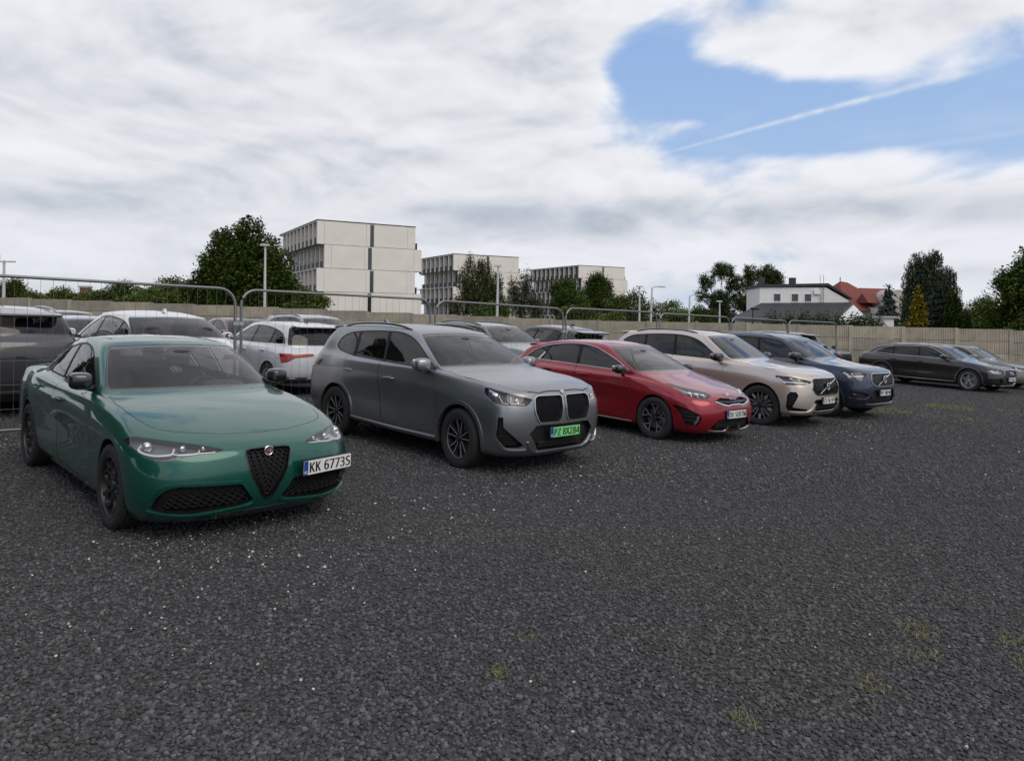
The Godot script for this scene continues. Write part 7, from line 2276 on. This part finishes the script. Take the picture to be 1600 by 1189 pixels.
	tree("ash_tree", "tall airy ash with gaps of sky left of the white house", "tree", ty, Vector3(36.2, -1.4, -126), [[0, 6.0, 0, 2.3, 2.2, 2.0], [-2.4, 9.6, 0, 1.5, 1.6, 1.4], [0.4, 11.4, 0, 2.0, 1.6, 1.7], [2.6, 9.0, 0.2, 1.7, 1.9, 1.5], [-3.2, 7.0, 0.3, 1.3, 1.4, 1.3], [3.0, 6.2, 0, 1.4, 1.5, 1.4], [0.2, 3.4, 0.3, 3.2, 2.0, 2.0]], 2400, 0.15, Vector3(0.04, 0.07, 0.022), 0.8, 341, 0.16)
	tree("ash_tree", "second airy ash, partly behind the white house", "tree", ty, Vector3(42.6, -1.4, -128), [[-0.6, 9.8, 0, 1.3, 3.0, 1.3], [2.4, 10.6, 0, 2.1, 2.1, 1.7], [0.4, 6.0, 0, 2.2, 2.5, 2.0], [4.0, 10.2, 0.2, 1.3, 1.4, 1.3], [-1.7, 5.6, 0.2, 1.2, 1.9, 1.2]], 2200, 0.15, Vector3(0.055, 0.085, 0.025), 0.72, 342, 0.16)
	tree("weeping_birch", "tall weeping birch with hanging branches behind the conifers", "tree", ty, Vector3(56.3, -1.4, -98), [[0, 7.4, 0, 2.9, 3.0, 2.4], [-1.3, 10.6, 0, 1.3, 1.9, 1.2], [0.6, 11.0, 0, 1.2, 1.9, 1.2], [-2.6, 8.4, 0.3, 1.1, 2.6, 1.1], [2.3, 8.6, 0.3, 1.3, 2.0, 1.2], [-3.3, 4.6, 0.5, 0.8, 3.0, 0.9], [3.3, 6.0, 0.4, 1.0, 2.2, 1.0], [1.4, 4.0, 0, 2.4, 3.0, 1.4], [-1.6, 4.0, 0, 2.0, 3.0, 1.4], [3.9, 4.4, 0.3, 0.8, 2.0, 0.8]], 5600, 0.12, Vector3(0.070, 0.090, 0.056), 0.6, 351, 0.22, 1, "birch_bark")
	tree("spruce_tree", "dark spruce with silvery tips in front of the weeping birch", "tree", ty, Vector3(35.3, -1.4, -60), lobes_cone(6.6, 3.6, 12), 4200, 0.11, Vector3(0.030, 0.048, 0.030), 0.0, 352, 0.12, 2)
	tree("blue_spruce", "grey blue spruce next to the rounded gable", "tree", ty, Vector3(31.2, -1.4, -60), lobes_cone(6.2, 3.2, 11), 3200, 0.11, Vector3(0.06, 0.080, 0.076), 0.1, 353, 0.12, 2)
	tree("blue_spruce", "smaller grey blue spruce at the wall, left of the other", "tree", ty, Vector3(28.6, -1.4, -56), lobes_cone(4.4, 3.0, 8), 2200, 0.11, Vector3(0.055, 0.072, 0.066), 0.1, 354, 0.10, 2)
	tree("golden_cypress", "golden yellow cypress between the two spruces", "tree", ty, Vector3(32.0, -1.4, -57), lobes_cone(5.9, 2.3, 9), 2600, 0.11, Vector3(0.22, 0.18, 0.02), 0.15, 355, 0.10, 3)
	tree("thuja_tree", "smooth dark green columnar thuja right of the dark spruce", "tree", ty, Vector3(35.4, -1.4, -58), [[0, 1.6, 0, 0.80, 1.7, 0.8], [0, 3.0, 0, 0.72, 1.7, 0.7], [0.0, 4.3, 0, 0.45, 1.1, 0.45]], 2600, 0.085, Vector3(0.034, 0.062, 0.014), 0.0, 356, 0.10, 3)
	tree("thuja_tree", "shorter columnar thuja hugging the first one's right side", "tree", ty, Vector3(36.5, -1.4, -58.6), [[0, 1.4, 0, 0.75, 1.5, 0.7], [0, 2.6, 0, 0.6, 1.3, 0.6]], 1900, 0.085, Vector3(0.030, 0.055, 0.013), 0.0, 357, 0.10, 3)
	tree("chestnut_tree", "large dark broadleaf tree at the right picture edge", "tree", ty, Vector3(40.8, -1.3, -56), lobes_round(9.0, 7.4, 0.3, 361, 12), 4200, 0.13, g1 * 0.95, 0.4, 362, 0.24)
	tree("bush", "broad bush left of the large tree at the right edge", "bush", bu, Vector3(38.2, -1.4, -53), lobes_round(3.9, 4.2, 0.0, 363, 7), 1300, 0.11, g1, 0.2, 364, 0.08)
	tree("tree", "rounded light green tree behind the thuja and the small red roof", "tree", ty, Vector3(54.6, -1.4, -84), lobes_round(6.4, 6.4, 0.0, 365, 8), 1500, 0.12, g2 * 0.85, 0.25, 366, 0.14)
	# trees along the lot's left side, out of the picture, dark in the car doors
	for i in 10:
		var px := [-15.5, -16.5, -15.0, -17.0, -15.5, -14.0, -11.0, -19.0, -22.0, -26.0][i] as float
		var pz := [-7.5, -3.5, 0.5, 4.5, 8.5, 12.5, 15.5, -11.0, -14.5, -18.0][i] as float
		tree("roadside_tree", ["tall tree standing level with the dark SUV", "tall tree next along the lot's left side", "third tree along the lot's left side", "fourth tree along the lot's left side", "fifth tree along the lot's left side", "sixth tree along the lot's left side", "last tree at the lot's back corner", "tree beyond the dark SUV at the lot's left side", "second tree beyond the dark SUV", "tree nearest the wall on the lot's left side"][i] + ", outside the view", "tree", "trees along the left of the lot", Vector3(px, ground_y(px), pz), lobes_round(8.5 + (i % 3) * 0.7, 6.0, 0.2, 400 + i, 8), 1500, 0.26, g1 * 0.8, 0.1, 410 + i, 0.25)
	# clipped hedge and dark shrubs just behind the wall
	var hb := []
	for i in 7: hb.push_back([-2.4 + i * 0.8, 1.5, 0, 0.6, 1.5, 0.5])
	tree("hedge", "clipped dark green hedge just behind the wall", "hedge", "", Vector3(14.6, -0.95, -34), hb, 3200, 0.065, Vector3(0.036, 0.062, 0.014), 0.0, 371, 0.0, 3)
	tree("bush", "dark shrub between the clipped hedge and the blue spruces", "bush", bu, Vector3(18.6, -1.1, -36), lobes_round(2.9, 2.4, 0.0, 372, 5), 700, 0.07, g1 * 0.7, 0.2, 373, 0.06)


# a plainer car for the rows behind: outlines scaled by k, window outline and pillars with them
func plain_car(kind: String, called: String, at: Transform3D, label: String, group: String, body: Material, o := {}) -> Dictionary:
	var k: Vector3 = o.get("scale", Vector3.ONE)
	var src: Dictionary = {
		"hatch": [SPEC_hatch, CREASE_hatch, SUBS_hatch, 2.65, 0.325, [-3.04, 1.07, -2.98, 1.16, -2.82, 1.265, -2.55, 1.34, -2.2, 1.385, -1.75, 1.40, -1.4, 1.36, -1.0, 1.21, -0.72, 1.06], [-0.66, 1.03, -1.4, 1.035, -2.4, 1.05, -2.95, 1.055], [[-1.62, 0.9, -1.75, 1.5], [-2.45, 0.9, -2.55, 1.5]]],
		"coupe": [SPEC_coupe, CREASE_coupe, SUBS_coupe, 2.64, 0.35, [-2.95, 1.26, -2.8, 1.36, -2.5, 1.46, -2.1, 1.51, -1.7, 1.515, -1.4, 1.47, -1.0, 1.30, -0.76, 1.16], [-0.70, 1.13, -1.4, 1.135, -2.4, 1.165, -2.85, 1.205], [[-1.58, 0.9, -1.72, 1.7], [-2.42, 0.9, -2.55, 1.7]]],
		"suv": [SPEC_grey_suv, CREASE_grey_suv, SUBS_grey_suv, 2.692, 0.352, [-2.96, 1.30, -2.88, 1.41, -2.65, 1.485, -2.2, 1.525, -1.76, 1.540, -1.43, 1.525, -1.13, 1.435, -0.81, 1.265, -0.56, 1.115], [-0.52, 1.10, -1.0, 1.115, -1.67, 1.13, -2.38, 1.155, -2.8, 1.205, -2.93, 1.25], [[-1.62, 1.0, -1.75, 1.6], [-2.35, 1.0, -2.45, 1.6]]],
		"sedan": [SPEC_sedan, CREASE_sedan, SUBS_sedan, 2.82, 0.335, [-2.86, 1.04, -2.74, 1.13, -2.52, 1.25, -2.28, 1.325, -2.0, 1.362, -1.74, 1.362, -1.45, 1.30, -1.1, 1.145, -0.90, 1.02], [-0.86, 0.992, -1.5, 1.005, -2.37, 1.028], [[-1.93, 0.9, -2.06, 1.4], [-2.58, 0.9, -2.58, 1.4]]],
		"estate": [SPEC_estate, CREASE_estate, SUBS_estate, 2.905, 0.35, [-3.35, 1.065, -3.09, 1.20, -2.85, 1.285, -2.55, 1.34, -1.8, 1.368, -1.35, 1.345, -0.95, 1.17, -0.72, 1.03], [-0.67, 1.005, -1.65, 1.015, -2.6, 1.03], [[-1.64, 0.9, -1.76, 1.5], [-2.56, 0.9, -2.64, 1.5]]],
		"tall": [SPEC_navy_suv, CREASE_navy_suv, SUBS_navy_suv, 2.702, 0.36, [-3.05, 1.42, -2.9, 1.51, -2.5, 1.56, -2.0, 1.575, -1.4, 1.56, -1.06, 1.485, -0.74, 1.26, -0.62, 1.18], [-0.58, 1.16, -1.49, 1.165, -2.2, 1.19, -2.75, 1.235, -2.95, 1.33], [[-1.50, 1.0, -1.68, 1.7], [-2.35, 1.0, -2.47, 1.7]]],
	}
	var q: Array = src[kind]
	var loops := []
	for l in q[0]:
		var w := []
		var y := []
		for i in l[6].size(): w.push_back(l[6][i] * (k.x if i % 2 == 0 else k.z))
		for i in l[7].size(): y.push_back(l[7][i] * (k.x if i % 2 == 0 else k.y))
		loops.push_back([l[0] * k.x, l[1] * k.x, l[2], l[3] * k.x, l[4] * k.x, l[5], w, y, l[8] * k.y, l[9] * k.y])
	var flat := Vector2(k.x, k.y)
	var spec := {"wb": q[3] * k.x, "wr": q[4], "loops": loops, "creases": q[1], "subs": q[2], "liner": 0.82 * k.z}
	var c := start_car(spec, called, at, label, "car", group, body)
	arches(c, q[4] + 0.042, 0.035, 0.05 if kind in ["suv", "tall", "coupe"] else 0.0, M.plastic)
	var dlo := smooth2(v2(q[5]), 4)
	dlo.append_array(v2(q[6]))
	for i in dlo.size(): dlo[i] *= flat
	var pil := []
	for p in q[7]: pil.push_back([p[0] * k.x, p[1] * k.y, p[2] * k.x, p[3] * k.y])
	side_glass(c, dlo, pil, 0.06, [M.tint, M.dark_tint if o.get("dark", true) else M.tint, M.dark_tint if o.get("dark", true) else M.tint])
	screens(c, 17.6, o.get("jr", 62.0), 15.4, 7.07, 8.84, o.get("r0", 7.12), o.get("r1", 8.82), M.dark_tint)
	var yh: float = q[0][4][7][1] * k.y
	headlamp(c, rounded(v2([1.10, yh + 0.10, 0.90, yh + 0.11, 0.50, yh + 0.06, 0.52, yh + 0.01, 0.80, yh - 0.03, 1.05, yh + 0.01]), 0.015, 2), M.lamp_grey, [[[1.0, yh + 0.08, 0.8, yh + 0.0, 0.6, yh + 0.02], 0.02]], [[0.80, yh + 0.05, 0.03]])
	recess(c, "grille", WRAP, v2([-0.01, yh + 0.05, 0.38, yh + 0.04, 0.42, yh - 0.06, 0.30, yh - 0.16, -0.01, yh - 0.17]), 0.04, M.black, M.gloss, false)
	if o.has("lamp"):
		for t in o.lamp: tail_lamp(c, v2(t), o.get("lamp_mat", M.red_lens))
	if o.has("tail_panel"): put(c, "tailgate_panel", to_bag(take(c, TAIL, v2(o.tail_panel)), 0.003), M.gloss, false)
	if o.has("bumper"): put(c, "rear_bumper_trim", to_bag(take(c, TAIL, v2(o.bumper)), 0.004), M.plastic, false)
	panel(c, "hood", TOP, v2([-0.33 * k.x, -0.01, -0.36 * k.x, 0.45, -0.44 * k.x, 0.68, -0.38 * k.x, 0.75, 0.0, 0.77, 0.30, 0.74, 0.50, 0.64, 0.62, 0.45, 0.66, -0.01]), false)
	var b0: float = (0.985 if kind in ["sedan", "estate"] else (1.04 if kind == "hatch" else 1.13)) * k.y
	var fd := panel(c, "door", SIDE, v2([-0.66 * k.x, b0, -0.58 * k.x, 0.7, -0.58 * k.x, 0.40, -1.6 * k.x, 0.38, -1.68 * k.x, b0]), true)
	var rd := panel(c, "door", SIDE, v2([-1.68 * k.x, b0, -1.6 * k.x, 0.38, -2.2 * k.x, 0.38, -2.36 * k.x, 0.66, -2.52 * k.x, b0]), true)
	handles(c, fd + rd, [[-1.5 * k.x, b0 - 0.16], [-2.38 * k.x, b0 - 0.14]], body)
	finish_body(c)
	mirrors(c, Vector3(-0.72 * k.x, b0 + 0.075, 0.93 * k.z), Vector3(0.085, 0.075, 0.10), o.get("mirror", body), Vector3(-0.80 * k.x, b0 + 0.02, 0.80 * k.z))
	cabin(c, -0.36 * k.x, b0 - 0.01, o.get("cloth", M.cloth))
	if o.has("rails"): rails(c, 21.5, 57.0, 9.12, 0.035, 0.018, o.rails)
	if o.has("spoiler"): spoiler(c, o.spoiler[0], o.spoiler[1], o.spoiler[2], o.spoiler[3], o.spoiler[4])
	if o.has("fin"): antenna(c, o.fin, o.get("fin_mat", M.gloss))
	var ws := wheel_set(q[4], q[4] - 0.11, 0.22, 5, [[v2([-0.03, 0.12, -0.14, 0.95]), 0.12], [v2([0.03, 0.12, 0.14, 0.95]), 0.12]], [], o.get("rim", M.alloy), null, 0.17)
	for x in [0.0, -q[3] * k.x]:
		for z in [0.785 * k.z, -0.785 * k.z]: put_wheel(c, ws, x, z, 0.0)
	return c

# number plate at the tail
func tail_plate(c: Dictionary, txt: String, y: float, out := 0.02) -> void:
	var r := surf(c.sk, TAIL, Vector2(0.0, y))
	if r.is_empty(): return
	var n := Vector3(-1, 0, 0)
	number_plate(c, txt, Transform3D(Basis(Vector3.UP.cross(n), Vector3.UP, n), r[0] + n * out), M.plate_white)

func build_cars() -> void:
	cars_sedan(lot_frame(-2.47, 6.35, 44.6))
	cars_grey_suv(lot_frame(0.06, 9.15, 45.2))
	cars_red_brake(lot_frame(2.92, 11.81, 41.3))
	cars_beige_suv(lot_frame(5.26, 13.94, 43.7))
	cars_navy_suv(lot_frame(7.20, 15.62, 41.0))
	cars_estate(lot_frame(15.72, 24.15, 34.0))
	var g := "cars in the rows behind the fence"
	var white := paint(lin(0.68, 0.69, 0.70), 0.0, 0.35)
	# white hatchback seen from behind
	var c := plain_car("hatch", "parked_hatchback", lot_frame(-6.15, 17.3, 224), "silvery white hatchback with red L-shaped tail lights, rear facing the fence", g, paint(lin(0.56, 0.58, 0.60), 0.15, 0.35), {"lamp": [[1.03, 0.875, 0.30, 0.88, 0.28, 0.83, 0.66, 0.79, 0.80, 0.71, 0.95, 0.685]], "jr": 62.4, "bumper": [0.0, 0.36, 0.9, 0.37, 0.95, 0.20, 0.0, 0.20], "spoiler": [-3.05, 1.425, 0.56, white, 0.15], "fin": Vector3(-2.5, 1.475, 0), "mirror": white})
	put(c, "reflector", strip(c.sk, TAIL, v2([0.82, 0.40, 0.55, 0.395, 0.40, 0.395]), 0.035, 0.0, 0.012), M.dark_red_lens, true)
	tail_plate(c, "PZ 2L418", 0.70)
	# white coupe SUV
	c = plain_car("coupe", "parked_crossover", lot_frame(-7.28, 13.3, 226), "white coupe crossover with a black rear window band behind the green sedan", g, white, {"lamp": [[1.05, 1.0, 0.55, 1.02, 0.5, 0.95, 0.8, 0.93, 1.02, 0.92]], "scale": Vector3(1, 1.02, 1), "jr": 60.6, "r0": 7.05, "r1": 8.93, "fin": Vector3(-2.3, 1.63, 0), "fin_mat": white, "dark": false, "bumper": [0.0, 0.5, 0.95, 0.5, 0.95, 0.25, 0.0, 0.25]})
	tail_plate(c, "PO 8R31K", 0.78)
	# dark SUV at the left edge
	c = plain_car("suv", "parked_suv", lot_frame(-9.75, 13.1, 226), "dark grey SUV with a black tailgate panel at the left picture edge", g, paint(lin(0.055, 0.056, 0.065), 0.4, 0.36), {"lamp": [[1.15, 1.02, 0.70, 1.0, 0.62, 0.97, 0.9, 0.93, 1.12, 0.94]], "lamp_mat": M.dark_red_lens, "tail_panel": [0.0, 1.06, 0.70, 1.06, 1.10, 0.98, 1.02, 0.76, 0.72, 0.76, 0.45, 0.88, 0.0, 0.88], "bumper": [0.0, 0.56, 1.2, 0.58, 1.25, 0.30, 0.0, 0.28], "spoiler": [-3.34, 1.53, 0.58, M.gloss, 0.20], "rails": M.gloss, "jr": 61.6})
	put(c, "bumper_silver", strip(c.sk, TAIL, v2([0.0, 0.40, 0.4, 0.40, 0.8, 0.42]), 0.05, 0.0, 0.02), M.satin, false)
	# facing us behind the grey SUV
	plain_car("tall", "parked_crossover", lot_frame(0.55, 17.75, 45), "pale green grey crossover whose windscreen shows behind the grey SUV", g, paint(lin(0.16, 0.18, 0.175), 0.35, 0.36), {"scale": Vector3(1.02, 0.97, 0.98), "rails": M.gloss, "dark": false})
	# grey fastback with a black spoiler
	c = plain_car("coupe", "parked_crossover", lot_frame(0.0, 21.3, 225), "dark grey fastback crossover with a black tail spoiler behind the red estate", g, paint(lin(0.05, 0.053, 0.06), 0.35, 0.36), {"scale": Vector3(1, 1.0, 1), "jr": 61.0, "spoiler": [-3.05, 1.46, 0.60, M.gloss, 0.20], "fin": Vector3(-2.3, 1.61, 0), "dark": false, "lamp": [[1.05, 1.0, 0.3, 1.02, 0.3, 0.97, 0.8, 0.93, 1.02, 0.92]]})
	tail_plate(c, "DW 4N208", 0.78)
	# behind the navy SUV
	plain_car("suv", "parked_suv", lot_frame(8.2, 27.6, 225), "dark grey SUV with tail spoiler just behind the navy SUV's windscreen", g, paint(lin(0.04, 0.041, 0.045), 0.35, 0.36), {"scale": Vector3(0.98, 1.03, 0.95), "spoiler": [-3.2, 1.59, 0.54, M.gloss, 0.2], "lamp": [[1.10, 1.02, 0.45, 1.02, 0.45, 0.96, 1.05, 0.93]], "lamp_mat": M.dark_red_lens})
	plain_car("sedan", "parked_sedan", lot_frame(9.5, 28.5, 225), "black sedan with a red tail light left of the brown estate", g, paint(lin(0.03, 0.03, 0.033), 0.35, 0.36), {"scale": Vector3(0.97, 0.98, 0.95), "lamp": [[1.06, 0.94, 0.40, 0.95, 0.42, 0.88, 0.9, 0.82, 1.02, 0.83]]})
	# beside the brown estate
	plain_car("estate", "parked_sedan", lot_frame(17.8, 26.0, 35), "silver beige car with dark windows at the right edge behind the brown estate", "cars by the wall", paint(lin(0.17, 0.165, 0.15), 0.35, 0.36), {"scale": Vector3(0.95, 1.0, 0.97)})
	# farther rows: little more than roofs
	plain_car("suv", "parked_suv", lot_frame(-4.7, 20.2, 45), "silver SUV with black roof rails behind the white hatchback", g, paint(lin(0.34, 0.35, 0.36), 0.35, 0.36), {"rails": M.gloss, "scale": Vector3(1, 0.985, 1), "fin": Vector3(-2.85, 1.60, 0)})
	plain_car("sedan", "parked_sedan", lot_frame(-6.4, 19.3, 45), "copper red car roof showing between the two white cars", g, paint(lin(0.14, 0.07, 0.055), 0.35, 0.36), {})
	plain_car("estate", "parked_estate", lot_frame(-8.6, 15.3, 45), "silver estate car between the dark SUV and the white crossover", g, paint(lin(0.30, 0.31, 0.34), 0.35, 0.36), {"scale": Vector3(0.97, 0.97, 0.97), "rails": M.gloss})
	plain_car("estate", "parked_estate", lot_frame(-11.7, 19.7, 45), "grey car roof farthest left, below the wall", g, paint(lin(0.14, 0.135, 0.15), 0.35, 0.36), {"scale": Vector3(0.97, 0.99, 0.97)})
